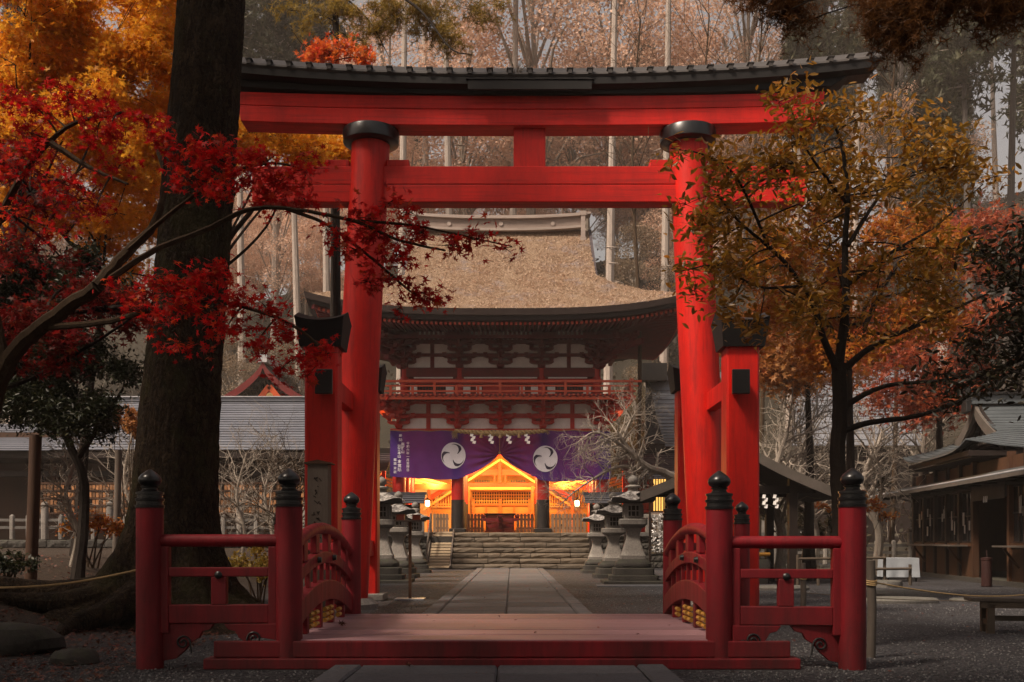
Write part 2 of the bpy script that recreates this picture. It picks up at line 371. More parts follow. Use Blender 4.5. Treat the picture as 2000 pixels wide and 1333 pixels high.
M['lf_dun'] = leafmat('dun_leaf', [(.20, .14, .09), (.27, .20, .13), (.13, .10, .06), (.22, .15, .10)], .35)
M['lf_shrub'] = leafmat('hillside_brush', [(.085, .065, .04), (.12, .09, .06), (.05, .045, .025), (.17, .13, .09)], .35)
# ------------------------------------------------------------------ leaves and trees
def star(lobes, inner, tips):
    V = [(0, 0, 0)]; n = len(tips)
    pts = []
    for i, (a, r) in enumerate(tips):
        pts.append((r*math.sin(R(a)), r*math.cos(R(a)), -.08*r))
        if i < n-1:
            a2 = (a+tips[i+1][0])/2; pts.append((inner*math.sin(R(a2)), inner*math.cos(R(a2)), .03))
    V += pts; T = [(0, i+1, i) for i in range(1, len(pts))]
    return np.array(V), np.array(T)
LEAF_MAPLE = star(7, .30, [(-150, .38), (-100, .62), (-52, .88), (0, 1.0), (52, .88), (100, .62), (150, .38)])
LEAF_MAPLE5 = star(5, .30, [(-115, .6), (-55, .9), (0, 1.0), (55, .9), (115, .6)])
LEAF_OVAL = (np.array([(0, 0, 0), (.17, .35, .05), (.15, .72, .05), (0, 1, 0), (-.15, .72, .05), (-.17, .35, .05)])-np.array([0, .5, 0]),
             np.array([(0, 1, 2), (0, 2, 3), (0, 3, 4), (0, 4, 5)]))
def _tuft(n=6, w=.06, seed=3):
    rr = random.Random(seed); V = []; T = []
    for i in range(n):
        a = rr.uniform(0, 6.28); e = rr.uniform(-.4, .9); d = Vector((math.cos(a)*math.cos(e), math.sin(a)*math.cos(e), math.sin(e)))
        s = Vector((-math.sin(a), math.cos(a), 0))*w; b = len(V); V += [tuple(-s), tuple(s), tuple(d)]; T.append((b, b+1, b+2))
    return np.array(V), np.array(T)
TUFT = _tuft(9, .05)
CLUMP = _tuft(7, .16, 5)
LEAF_QUAD = (np.array([(-.5, 0, 0), (0, -.28, .08), (.5, 0, 0), (0, .28, -.08)]), np.array([(0, 1, 2), (0, 2, 3)]))
def scatter(pos, size, leaf, rs, tilt=.9, flat_dir=None):
    "one mesh's worth of leaves: arrays (V,T)"
    pos = np.asarray(pos, float); n = len(pos); V, T = leaf
    up = np.zeros((n, 3)); up[:, 2] = 1
    nrm = up+rs.normal(0, tilt, (n, 3)); nrm /= np.linalg.norm(nrm, axis=1)[:, None]
    x = rs.normal(0, 1, (n, 3)); x -= (x*nrm).sum(1)[:, None]*nrm; x /= np.linalg.norm(x, axis=1)[:, None]
    y = np.cross(nrm, x); s = np.asarray(size)*rs.uniform(.65, 1.2, n) if np.ndim(size) == 0 else size
    W = (V[None, :, 0:1]*x[:, None]+V[None, :, 1:2]*y[:, None]+V[None, :, 2:3]*nrm[:, None])*s[:, None, None]+pos[:, None]
    TT = T[None]+(np.arange(n)*len(V))[:, None, None]
    return W.reshape(-1, 3), TT.reshape(-1, 3), (x, y, nrm, s)
def leaf_part(name, pos, size, leaf, m, parent, rs, tilt=.9, singles=0, kind='stuff'):
    pos = np.asarray(pos, float)
    if singles:
        # the largest leaves in view are objects of their own
        u = pos[:, 0]/pos[:, 1]*F+1000; v = 1055-(pos[:, 2]-1.1)/pos[:, 1]*F
        ok = (u > 10) & (u < 1990) & (v > 10) & (v < 1320)
        idx = np.where(ok)[0]; idx = idx[np.argsort(pos[idx, 1])][:singles]
        _, _, (x, y, nr, s) = scatter(pos[idx], size, leaf, rs, tilt)
        me = mesh_np('leaf', leaf[0], leaf[1]); me.materials.append(m); off = base_of(parent)
        for k in range(len(idx)):
            o = bpy.data.objects.new('leaf', me)
            mt = Matrix((( x[k,0], y[k,0], nr[k,0]), (x[k,1], y[k,1], nr[k,1]), (x[k,2], y[k,2], nr[k,2]))).to_4x4()
            q = Vector(pos[idx[k]])-off
            o.matrix_basis = Matrix.Translation(q) @ mt @ Matrix.Scale(float(s[k]), 4)
            link(o, parent)
        pos = np.delete(pos, idx, axis=0)
    V, T, _ = scatter(pos, size, leaf, rs, tilt)
    V = V-np.array(base_of(parent))
    o = put(name, mesh_np(name, V, T), m, parent)
    if kind: o['kind'] = kind
    return o
def twig_spray(mb, rs, c, rad, ntw, nleaf, jit, r0=.006, conn=None, seg=4, droop=.15, sides=3):
    "twigs from c out into an ellipsoid of radii rad, leaves strewn along them"
    c = np.array(c, float); rad = np.array(rad, float); L = []
    per = max(1, nleaf//max(1, ntw))
    for k in range(ntw):
        d = rs.normal(0, 1, 3); d /= np.linalg.norm(d); e = c+d*rad*rs.uniform(.7, 1.0)
        s = c+d*rad*rs.uniform(0, .12); mid = (s+e)/2+rs.normal(0, .09, 3)*rad; e = e+np.array([0, 0, -droop*rad[2]*rs.uniform(0, 1)])
        ts = np.linspace(0, 1, seg+1)[:, None]
        pl = (1-ts)**2*s+2*ts*(1-ts)*mid+ts**2*e
        if r0: mb.tube([tuple(p) for p in pl], [r0*(1-.75*t) for t in np.linspace(0, 1, seg+1)], sides, False)
        t = rs.uniform(.15, 1.0, per)[:, None]**.7
        q = (1-t)**2*s+2*t*(1-t)*mid+t**2*e
        L.append(q+rs.normal(0, 1, (per, 3))*jit*(.35+.65*t))
    return np.concatenate(L)
def tree(name, label, limbs, clusters, leaf, lsize, lmat, bmat, seed, jit=.12, tilt=.9, singles=0, group=None, ntw=9, crown='foliage', r0=.006,
         conn_r=.02, sides=8, cat='tree', bare_twigs=0, leafz=1.0):
    """limbs: list of (points, r0, r1); clusters: (centre, (rx,ry,rz), leaves)"""
    rs = np.random.RandomState(seed)
    base = Vector(limbs[0][0][0]); t = thing(name, label, cat, base, 0, group)
    mb = MB(); sample = []
    for i, (pts, a, b) in enumerate(limbs):
        pl = catmull(pts, 6); n = len(pl)
        pl = [p+Vector(rs.normal(0, 1, 3))*min(.25, a*.05) if 0 < k < n-1 else p for k, p in enumerate(pl)]
        rr = [a+(b-a)*(k/(n-1))**.8 for k in range(n)]
        if i == 0 and sides >= 8: rr[0] *= 1.35; rr[1] *= 1.1
        mb.tube(pl, rr, sides if a > .03 else 5)
        sample += [(p, r) for p, r in zip(pl, rr) if i > 0 or len(limbs) == 1 or True]
    SP = np.array([tuple(p) for p, _ in sample]); SR = np.array([r for _, r in sample])
    L = []; tw = MB()
    for (c, rad, n) in clusters:
        cc = np.array(c, float)
        dd = np.linalg.norm((SP-cc)*np.array([1, 1, 1.3]), axis=1)+SR*1.5; j = int(dd.argmin())
        p = SP[j]; dist = np.linalg.norm(cc-p)
        if dist > .15:
            mid = (p+cc)/2+rs.normal(0, .07, 3)*dist+np.array([0, 0, .10*dist]); rr = min(SR[j]*.7, conn_r*(1+.25*dist))
            ts = np.linspace(0, 1, 7)[:, None]; pl = (1-ts)**2*p+2*ts*(1-ts)*mid+ts**2*cc
            mb.tube([tuple(q) for q in pl], [rr*(1-.6*k/6) for k in range(7)], 5, False)
        L.append(twig_spray(tw, rs, c, rad, ntw, n, jit, r0))
    mb.build('trunk', bmat, t)
    if r0: tw.build('twigs', bmat, t, kind='stuff')
    if leaf is not None and L:
        leaf_part(crown, np.concatenate(L), lsize, leaf, lmat, t, rs, tilt, singles)
    return t
def clus(items, d, seed, flat=.45, k=1.0, dens=1.0):
    "items: (px,py,rx,ry,n[,d]) in photograph pixels -> world clusters, at real depths"
    out = []
    for it in items:
        dd = it[5] if len(it) > 5 else d
        c = P(it[0], it[1], dd); rx = it[2]*dd/F; rz = it[3]*dd/F
        out.append((c, (rx, max(rx, rz)*.8*k, rz), int(it[4]*dens)))
    return out
def fill(x0, x1, y0, y1, n, d0, d1, rx, ry, nl, seed, mask=None):
    r = random.Random(seed); o = []
    while len(o) < n:
        x = r.uniform(x0, x1); y = r.uniform(y0, y1)
        if mask and not mask(x, y): continue
        o.append((x, y, rx*r.uniform(.7, 1.3), ry*r.uniform(.7, 1.3), nl, r.uniform(d0, d1)))
    return o
def bare_tree(name, label, pts, r0, r1, m, seed, reach=1.6, depth=4, kids=4, group=None, spread=.8, up=.25, extra=(), buds=None, cat='tree', start=.35):
    rs = random.Random(seed); t = thing(name, label, cat, pts[0], 0, group); mb = MB(); tw = MB(); tips = []
    def grow(p, d, L, r, lev):
        pl = [p]; q = Vector(p); dd = Vector(d)
        for i in range(4):
            dd = (dd+Vector((rs.gauss(0, .16), rs.gauss(0, .16), rs.gauss(0, .12)+up*.12))).normalized(); q = q+dd*L/4; pl.append(q.copy())
        (mb if lev < 2 else tw).tube(pl, [r*(1-.6*i/4) for i in range(5)], 5 if lev < 2 else 3, False)
        tips.append(pl[-1])
        if lev >= depth: return
        for k in range(kids):
            i = rs.choice((1, 2, 3, 4)); a = rs.uniform(0, 6.28)
            side = dd.cross(Vector((math.cos(a), math.sin(a), .3))).normalized()
            grow(pl[i], (dd*rs.uniform(.5, 1)+side*spread*rs.uniform(.6, 1.1)).normalized(), L*rs.uniform(.5, .75), r*.5, lev+1)
    lims = [(pts, r0, r1)]+list(extra)
    for (pp, a, b) in lims:
        pl = catmull(pp, 6); n = len(pl)
        mb.tube(pl, [a+(b-a)*k/(n-1) for k in range(n)], 8)
        for i in range(int(n*start), n, 1):
            for _ in range(2 if i < n-1 else 3):
                a2 = rs.uniform(0, 6.28); d = (pl[i]-pl[i-1]).normalized()
                side = d.cross(Vector((math.cos(a2), math.sin(a2), .2))).normalized()
                grow(pl[i], (d*.5+side*spread+Vector((0, 0, up))).normalized(), reach*rs.uniform(.5, 1.1), (a+(b-a)*i/n)*.45, 1)
    mb.build('trunk', m, t); tw.build('twigs', m, t, kind='stuff')
    if buds:
        r2 = np.random.RandomState(seed); tp = np.array([tuple(p) for p in tips]); tp = np.repeat(tp, buds[1], 0)+r2.normal(0, buds[3] if len(buds) > 3 else .15, (len(tips)*buds[1], 3))
        leaf_part('foliage', tp, buds[2], LEAF_QUAD, buds[0], t, r2, 1.0)
    return t

# ------------------------------------------------------------------ ground, hill, paths
def gh(x, y):
    t = ss(-5.0, -8.5, x)*ss(8, 12, y) if x < 0 else 0
    h = .8*t
    h += .38*math.exp(-((x+7.6)/1.8)**2-((y-11.3)/1.6)**2)
    return h
def hill_h(x, y):
    base = 27*ss(47, 100, y)+(y-100)*.05*(y > 100)
    base += 1.6*math.sin(x*.09+1)*ss(50, 80, y)+1.0*math.sin(x*.21+y*.11)*ss(50, 70, y)
    base += 10*ss(15, 60, x)*ss(45, 80, y)-3*ss(-18, -50, x)*ss(45, 90, y)
    return base
def ground():
    xs = sorted(set([-150, -100, -60, -40, -28, -20, 20, 28, 40, 60, 100, 150]+[i*.5 for i in range(-32, 33)]))
    ys = sorted(set([-60, -30, -12, -6, 0, 3]+[5+i*.5 for i in range(0, 50)]+[32, 36, 42, 50, 70, 100, 150, 300]))
    mb = MB(); mb.add([(x, y, gh(x, y)) for y in ys for x in xs],
                      [(j*len(xs)+i, j*len(xs)+i+1, (j+1)*len(xs)+i+1, (j+1)*len(xs)+i) for j in range(len(ys)-1) for i in range(len(xs)-1)], True)
    mb.build('ground', M['ground'], kind='structure')
    mb = MB(); X = [-130+i*4 for i in range(66)]; Y = [46.5+i*3 for i in range(50)]
    mb.add([(x, y, hill_h(x, y)+.02) for y in Y for x in X],
           [(j*66+i, j*66+i+1, (j+1)*66+i+1, (j+1)*66+i) for j in range(49) for i in range(65)], True)
    mb.build('hill', M['hill'], kind='structure')
ground()
rnd = random.Random(5)
def rough_slab(x0, x1, y0, y1, z0, z1, r, j=.008):
    "dressed stone with uneven edges"
    mb = MB(); n = 3
    top = []
    q = [(x0, y0), (x1, y0), (x1, y1), (x0, y1)]
    pts = []
    for k in range(4):
        a, b = q[k], q[(k+1) % 4]
        for i in range(n):
            t = i/n; pts.append((a[0]+(b[0]-a[0])*t+r.uniform(-j, j), a[1]+(b[1]-a[1])*t+r.uniform(-j, j)))
    m = len(pts); cx, cy = (x0+x1)/2, (y0+y1)/2; c = min(.02, (z1-z0)*.3)
    dz = r.uniform(-j, j)*.4
    vs = [(x, y, z0) for x, y in pts]+[(x, y, z1-c+dz) for x, y in pts]
    vs += [(x+(cx-x)*min(.5, c/max(.05, abs(x1-x0))*2), y+(cy-y)*min(.5, c/max(.05, abs(y1-y0))*2), z1+dz) for x, y in pts]
    fs = [(i, (i+1) % m, m+(i+1) % m, m+i) for i in range(m)]+[(m+i, m+(i+1) % m, 2*m+(i+1) % m, 2*m+i) for i in range(m)]+[tuple(2*m+i for i in range(m))]
    mb.add(vs, fs); return mb
def paved(name, y0, y1, x0a, x1a, curb, zt, lab=None):
    sh = MB(); sh.box(x0a-.02, x1a+.02, y0, y1, -.03, zt-.035)
    p = sh.build(name, M['darkstone'], kind='structure')
    xm = (x0a+x1a)/2-.01
    y = y0
    while y < y1-.05:
        d = min(rnd.uniform(.75, 1.15), y1-y)
        if y1-(y+d) < .3: d = y1-y
        for (a, b) in ((x0a+curb+.008, xm-.005), (xm+.005, x1a-curb-.008)):
            rough_slab(a, b, y+.004, y+d-.004, -.02, zt, rnd, .005).build('paving_slab', M['paver'], p)
        y += d
    for (a, b) in ((x0a, x0a+curb), (x1a-curb, x1a)):
        y = y0
        while y < y1-.05:
            d = min(rnd.uniform(.9, 1.6), y1-y)
            if y1-(y+d) < .4: d = y1-y
            rough_slab(a, b, y+.006, y+d-.006, -.02, zt+.006, rnd, .010).build('kerb_stone', M['paver'], p)
            y += d
    return p
paved('stone_path', 12.0, 37.3, -1.30, 1.16, .22, .05)
paved('front_path', 2.0, 8.46, -1.52, 1.30, .24, .04)

# ------------------------------------------------------------------ torii gate
def torii():
    D = 16.0; s = D/F; X0 = .28
    t = thing('torii_gate', 'large vermilion torii gate with black curved top beam and four side posts', 'torii gate', (X0, D, 0))
    def zc(py): return 1.1+(1055-py)*s
    for sg in (-1, 1):
        z1 = 7.445; mb = MB(); pts = []; rr = []
        for i in range(13):
            f = i/12; z = z1*f
            pts.append((X0+sg*(2.93-.38*f*1.0), D, z)); rr.append(.325-.02*f)
        mb.tube(pts, rr, 40)
        mb.build('column', M['torii'], t)
        xt = X0+sg*2.545
        rg = MB(); rg.lathe([(.30, 0), (.42, .012), (.445, .03), (.45, .20), (.435, .228), (.3, .23)], (xt, D, 7.438), 40); rg.build('capital_ring', M['blackpaint'], t)
        bs = MB(); bs.lathe([(.50, 0), (.50, .08), (.44, .13), (.40, .17), (.3, .17)], (X0+sg*2.93, D, 0), 32); bs.build('column_base', M['stone'], t)
    # beams: arched grids
    def arch(z, h, half, yd, lift, name, m, chamfer=0, n=32, slant=0, parent=t):
        mb = MB(); vs = []
        for i in range(n+1):
            u = -1+2*i/n
            zz = z+lift*abs(u)**2.6
            hw = half
            vs += [(X0+u*(half-slant), D-yd, zz), (X0+u*(half-slant), D+yd, zz), (X0+u*half, D+yd, zz+h), (X0+u*half, D-yd, zz+h)]
        fs = []
        for i in range(n):
            a = i*4; b = a+4
            fs += [(a, b, b+1, a+1)[::-1], (a+1, b+1, b+2, a+2)[::-1], (a+2, b+2, b+3, a+3)[::-1], (a+3, b+3, b, a)[::-1]]
        fs += [(0, 1, 2, 3)[::-1], (n*4, n*4+1, n*4+2, n*4+3)]
        mb.add(vs, fs); return mb.build(name, m, parent, bevel=.012)
    zb = 7.672
    arch(zb, .255, 4.62, .22, .07, 'lower_lintel', M['torii_h'], slant=.04)
    arch(zb+.259, .213, 4.68, .222, .07, 'lower_lintel', M['torii_h'], slant=.02)
    kz = zb+.259+.213+.003
    k = arch(kz, .205, 5.1, .27, .13, 'top_lintel', M['kasagi'], slant=.32)
    # sloping roof boards of the top lintel
    mb = MB(); n = 40; prof = [(-.40, .0), (-.42, .03), (-.40, .065), (0, .30), (.40, .065), (.42, .03), (.40, 0)]
    def top(i, j):
        u = -1+2*i; p = prof[min(6, int(round(j*6)))]
        return (X0+u*5.52, D+p[0], kz+.212+p[1]*1.08+.27*abs(u)**2.4)
    mb.grid(top, n, 6, smooth=False)
    e = []
    for u in (-1, 1): e.append([(X0+u*5.52, D+p[0], kz+.212+p[1]*1.08+.27) for p in prof])
    mb.add(e[0], [tuple(range(7))]); mb.add(e[1], [tuple(range(7))[::-1]])
    mb.add([top(0, 0), top(1, 0), top(1, 1), top(0, 1)], [])
    def und(i, j):
        u = -1+2*i; return (X0+u*5.52, D-.40+.80*(j), kz+.209+.27*abs(u)**2.4)
    mb.grid(und, n, 1, smooth=False)
    rf = mb.build('lintel_roof', M['kasagi_top'], t)
    # fascia board under the roof edge
    mb = MB()
    def fas(i, j):
        u = -1+2*i; q = ((-.40, .207), (-.40, .10), (-.27, .06), (-.27, .207))[min(3, int(round(j*3)))]
        return (X0+u*5.42, D+q[0], kz+q[1]+.27*abs(u)**2.4)
    mb.grid(fas, n, 3, False); mb.build('eave_fascia', M['kasagi'], t)
    for i in range(35):
        u = -1+2*(i+.5)/35
        x = X0+u*5.5; z = kz+.212+.27*abs(u)**2.4
        mb = MB(); tl = Matrix.Translation((x, D-.40, z+.07))
        mb.box(-.032, .032, -.045, .10, -.035, .035, tl); mb.box(-.05, .05, -.055, .12, .037, .052, tl)
        mb.build('roof_cleat', M['kasagi_top'], t)
    mb = MB(); mb.box(X0-.97, X0+.97, D-.435, D-.39, kz-.0, kz+.15); mb.box(X0-1.0, X0+1.0, D-.45, D-.39, kz+.153, kz+.17)
    mb.build('centre_board', M['kasagi'], t, bevel=.006)
    # tie beam in two courses
    za, zm, ze = 6.48, 6.76, 7.05
    mb = MB(); mb.box(X0-4.42, X0+4.42, D-.155, D+.155, za, zm-.002); mb.build('tie_beam', M['torii_h'], t, bevel=.012)
    mb = MB(); mb.box(X0-4.42, X0+4.42, D-.157, D+.157, zm+.002, ze); mb.build('tie_beam', M['torii_h'], t, bevel=.012)
    for sg in (-1, 1):
        for q in (-1, 1):
            mb = MB(); xa = X0+sg*2.58+q*.30; xb = xa+q*.36
            mb.box(min(xa, xb), max(xa, xb), D-.14, D+.14, ze+.003, ze+.11); mb.build('wedge', M['torii'], t, bevel=.01)
    mb = MB(); mb.box(X0-.255, X0+.255, D-.12, D+.12, ze+.002, zb+.002); mb.build('centre_strut', M['torii'], t, bevel=.01)
    # four side posts with little roofed caps, tied through the columns
    for sg in (-1, 1):
        for (yy, D2) in ((14.1, 1), (18.2, -1)):
            xp = X0+sg*2.95
            mb = MB(); mb.box(xp-.23, xp+.23, yy-.2, yy+.2, .10, 3.90); mb.build('side_post', M['torii'], t, bevel=.03, seg=1)
            bs = MB(); bs.box(xp-.36, xp+.36, yy-.33, yy+.33, 0, .13); bs.build('post_base', M['stone'], t, bevel=.02)
            mb = MB(); V = []
            nn = 8
            for i in range(nn+1):
                u = -1+2*i/nn; c = .055*u*u
                V += [(xp+u*.29, yy-.25, 3.80), (xp+u*.29, yy+.25, 3.80), (xp+u*.335, yy+.33, 4.10+c), (xp+u*.345, yy+.35, 4.145+c), (xp+u*.35, yy, 4.25+c*1.4), (xp+u*.345, yy-.35, 4.145+c), (xp+u*.335, yy-.33, 4.10+c)]
            fs = []
            for i in range(nn):
                for k2 in range(7):
                    fs.append((i*7+k2, i*7+(k2+1) % 7, (i+1)*7+(k2+1) % 7, (i+1)*7+k2))
            fs += [tuple(range(7))[::-1], tuple(nn*7+k2 for k2 in range(7))]
            mb.add(V, fs); mb.build('post_cap', M['kasagi'], t)
        xb = X0+sg*2.87
        for z in (3.28, ):
            mb = MB(); mb.box(xb-.085, xb+.085, 13.72, 18.6, z-.14, z+.14); mb.build('through_beam', M['torii'], t, bevel=.008)
            for y in (13.70, 18.62):
                mb = MB(); mb.box(xb-.12, xb+.12, y-.03, y+.03, z-.17, z+.17); mb.build('beam_end_cap', M['blackpaint'], t, bevel=.01)
        z = .95
        mb = MB(); mb.box(xb-.085, xb+.085, 13.8, 18.5, z-.14, z+.14); mb.build('through_beam', M['torii'], t, bevel=.008)
    return t
torii()

# ------------------------------------------------------------------ red bridge
NEWEL_PROF = [(.112, 0), (.124, .0), (.126, .035), (.112, .04), (.112, .085), (.122, .09), (.124, .12), (.108, .128), (.108, .17), (.118, .175), (.118, .20), (.075, .215), (.062, .235), (.07, .255), (.085, .262),
              (.086, .272), (.07, .28), (.10, .31), (.112, .345), (.108, .385), (.085, .425), (.05, .46), (.022, .488), (.004, .50)]
def newel(t, x, y, ztop, k=1.0, z0=0.0, slope=0):
    h = .335*k
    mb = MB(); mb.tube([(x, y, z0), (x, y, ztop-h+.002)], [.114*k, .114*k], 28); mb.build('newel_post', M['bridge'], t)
    mb = MB(); mb.lathe([(r*k*(.98 if z < .25 else .87), z*k*.67) for r, z in NEWEL_PROF], (x, y, ztop-h), 28); mb.build('onion_finial', M['blackpaint'], t)
def bridge():
    t = thing('arched_bridge', 'dark red wooden bridge with black onion finials in front of the torii', 'bridge', (0, 8.6, 0))
    # deck planks, running across
    y0 = 8.56; n = 12; w = (11.56-y0)/n
    for i in range(n):
        mb = MB(); dz = rnd.uniform(-.003, .002); mb.box(-1.98, 1.92, y0+i*w+.003, y0+(i+1)*w-.003, .19, .242+dz)
        mb.build('plank', M['deck'], t, bevel=.006, seg=1)
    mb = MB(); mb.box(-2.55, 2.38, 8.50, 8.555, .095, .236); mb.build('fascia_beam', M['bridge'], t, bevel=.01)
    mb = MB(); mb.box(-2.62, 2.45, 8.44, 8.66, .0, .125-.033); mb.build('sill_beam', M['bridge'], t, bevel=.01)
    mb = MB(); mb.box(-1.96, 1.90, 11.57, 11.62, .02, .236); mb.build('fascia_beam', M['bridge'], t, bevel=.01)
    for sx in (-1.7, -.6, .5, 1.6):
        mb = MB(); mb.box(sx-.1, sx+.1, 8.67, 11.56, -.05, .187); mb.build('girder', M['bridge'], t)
    xl, xr = -1.925, 1.79
    newel(t, xl, 8.6, 1.72); newel(t, xr, 8.6, 1.70); newel(t, -3.11, 8.55, 1.71); newel(t, 2.905, 8.5, 1.715)
    newel(t, -1.87, 11.6, 1.66, .96); newel(t, 1.87, 11.6, 1.65, .96); newel(t, 2.92, 12.65, 1.59, .86); newel(t, -2.92, 12.65, 1.59, .86)
    # arched side railings
    for sg, xx in ((-1, -1.90), (1, 1.82)):
        def za(y, z0, c=.10): return z0-c*(y-9.95)**2
        N = 16; ys = [8.66+(11.56-8.66)*i/N for i in range(N+1)]
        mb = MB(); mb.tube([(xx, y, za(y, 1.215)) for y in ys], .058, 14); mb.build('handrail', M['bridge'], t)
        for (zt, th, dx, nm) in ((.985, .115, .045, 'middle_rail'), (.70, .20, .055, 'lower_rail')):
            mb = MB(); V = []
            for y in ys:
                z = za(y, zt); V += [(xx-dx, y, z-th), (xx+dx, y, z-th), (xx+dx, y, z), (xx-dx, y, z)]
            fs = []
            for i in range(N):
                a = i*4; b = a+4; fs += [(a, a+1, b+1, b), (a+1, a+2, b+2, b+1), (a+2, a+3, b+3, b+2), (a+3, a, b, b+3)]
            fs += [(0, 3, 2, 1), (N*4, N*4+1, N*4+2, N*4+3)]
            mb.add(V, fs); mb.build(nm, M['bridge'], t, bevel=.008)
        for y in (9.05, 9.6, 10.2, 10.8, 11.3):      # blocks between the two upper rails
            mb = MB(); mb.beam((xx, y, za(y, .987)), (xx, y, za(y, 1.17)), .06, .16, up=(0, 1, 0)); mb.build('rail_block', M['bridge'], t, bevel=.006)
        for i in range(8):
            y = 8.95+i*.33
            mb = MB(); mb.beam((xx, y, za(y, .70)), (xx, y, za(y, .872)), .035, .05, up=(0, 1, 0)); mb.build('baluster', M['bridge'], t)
        for y in (9.5, 10.3):
            mb = MB(); q = -sg*.05
            mb.tube([(xx+q, y, za(y, .93)), (xx+q*1.7, y, za(y, .93))], [.034, .026], 10); mb.build('black_stud', M['iron'], t)
        for y in (9.1, 9.75, 10.4, 11.05):
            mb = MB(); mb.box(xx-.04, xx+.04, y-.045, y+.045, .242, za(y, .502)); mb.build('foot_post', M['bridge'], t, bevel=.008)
        mb = MB()
        for k in range(10):
            y = 9.0+k*.25
            if min(abs(y-q) for q in (9.1, 9.75, 10.4, 11.05)) < .1: continue
            for z in (.30, .355, .41):
                if z+.03 < za(y, .49): mb.tube([(xx-.03*sg, y-.07, z), (xx-.03*sg, y+.07, z)], .024, 8)
        mb.build('bamboo_infill', M['bamboo'], t, kind='stuff')
    # wing fences beside the entrance
    def wing(xa, xb, ya, yb, dz, sg):
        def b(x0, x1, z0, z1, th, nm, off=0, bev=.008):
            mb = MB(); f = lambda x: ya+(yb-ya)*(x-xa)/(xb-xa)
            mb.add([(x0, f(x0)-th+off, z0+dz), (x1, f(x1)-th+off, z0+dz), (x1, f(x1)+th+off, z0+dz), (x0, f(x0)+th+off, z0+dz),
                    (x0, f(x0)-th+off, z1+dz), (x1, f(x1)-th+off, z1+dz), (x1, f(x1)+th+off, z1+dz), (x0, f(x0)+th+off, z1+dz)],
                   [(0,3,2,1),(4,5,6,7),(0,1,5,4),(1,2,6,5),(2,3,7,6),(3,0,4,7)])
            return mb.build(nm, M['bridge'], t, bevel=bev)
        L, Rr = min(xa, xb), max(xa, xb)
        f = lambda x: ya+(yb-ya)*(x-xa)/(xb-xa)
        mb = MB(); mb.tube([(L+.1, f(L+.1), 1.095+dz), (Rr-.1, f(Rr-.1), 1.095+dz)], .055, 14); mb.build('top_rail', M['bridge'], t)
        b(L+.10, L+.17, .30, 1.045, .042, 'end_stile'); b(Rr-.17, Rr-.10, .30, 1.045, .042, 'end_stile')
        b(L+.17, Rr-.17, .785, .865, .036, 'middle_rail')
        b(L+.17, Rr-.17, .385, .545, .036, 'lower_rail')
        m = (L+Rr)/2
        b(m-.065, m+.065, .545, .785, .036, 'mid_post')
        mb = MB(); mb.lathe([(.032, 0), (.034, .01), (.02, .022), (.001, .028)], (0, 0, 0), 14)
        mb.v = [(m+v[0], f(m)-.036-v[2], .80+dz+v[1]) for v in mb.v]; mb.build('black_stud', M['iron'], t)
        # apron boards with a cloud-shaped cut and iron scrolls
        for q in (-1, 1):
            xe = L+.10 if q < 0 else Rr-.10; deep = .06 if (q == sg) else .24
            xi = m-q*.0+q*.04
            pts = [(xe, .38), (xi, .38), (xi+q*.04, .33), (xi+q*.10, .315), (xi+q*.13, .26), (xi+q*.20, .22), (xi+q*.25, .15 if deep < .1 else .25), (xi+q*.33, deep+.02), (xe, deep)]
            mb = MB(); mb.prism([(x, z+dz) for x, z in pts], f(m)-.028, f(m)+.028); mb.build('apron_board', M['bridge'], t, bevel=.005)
            cx = (xe+xi)/2+q*.04; cz = .255+dz if deep > .1 else .22+dz
            sp = []
            for k in range(26):
                a = k/25*R(560); r = .062*(1-k/30)
                sp.append((cx-q*r*math.cos(a)+q*.0, f(m)-.034, cz+r*math.sin(a)))
            sp = [(cx-q*.075, f(m)-.034, cz-.09)]+sp
            mb = MB(); mb.tube(sp, .009, 6); mb.build('iron_scroll', M['iron'], t)
    wing(-3.11, -1.925, 8.55, 8.6, 0, -1)
    wing(2.905, 1.79, 8.5, 8.6, -.015, 1)
    # plain back wings
    for sg in (-1, 1):
        for z, h in ((1.02, .09), (.78, .08), (.45, .14)):
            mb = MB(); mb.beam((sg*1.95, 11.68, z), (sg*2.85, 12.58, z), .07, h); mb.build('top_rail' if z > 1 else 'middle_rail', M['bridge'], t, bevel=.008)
    return t
M['bamboo'] = std('yellow_bamboo', (.42, .20, .03), .5, (.20, .10, .02), scale=12, bscale=50)
bridge()
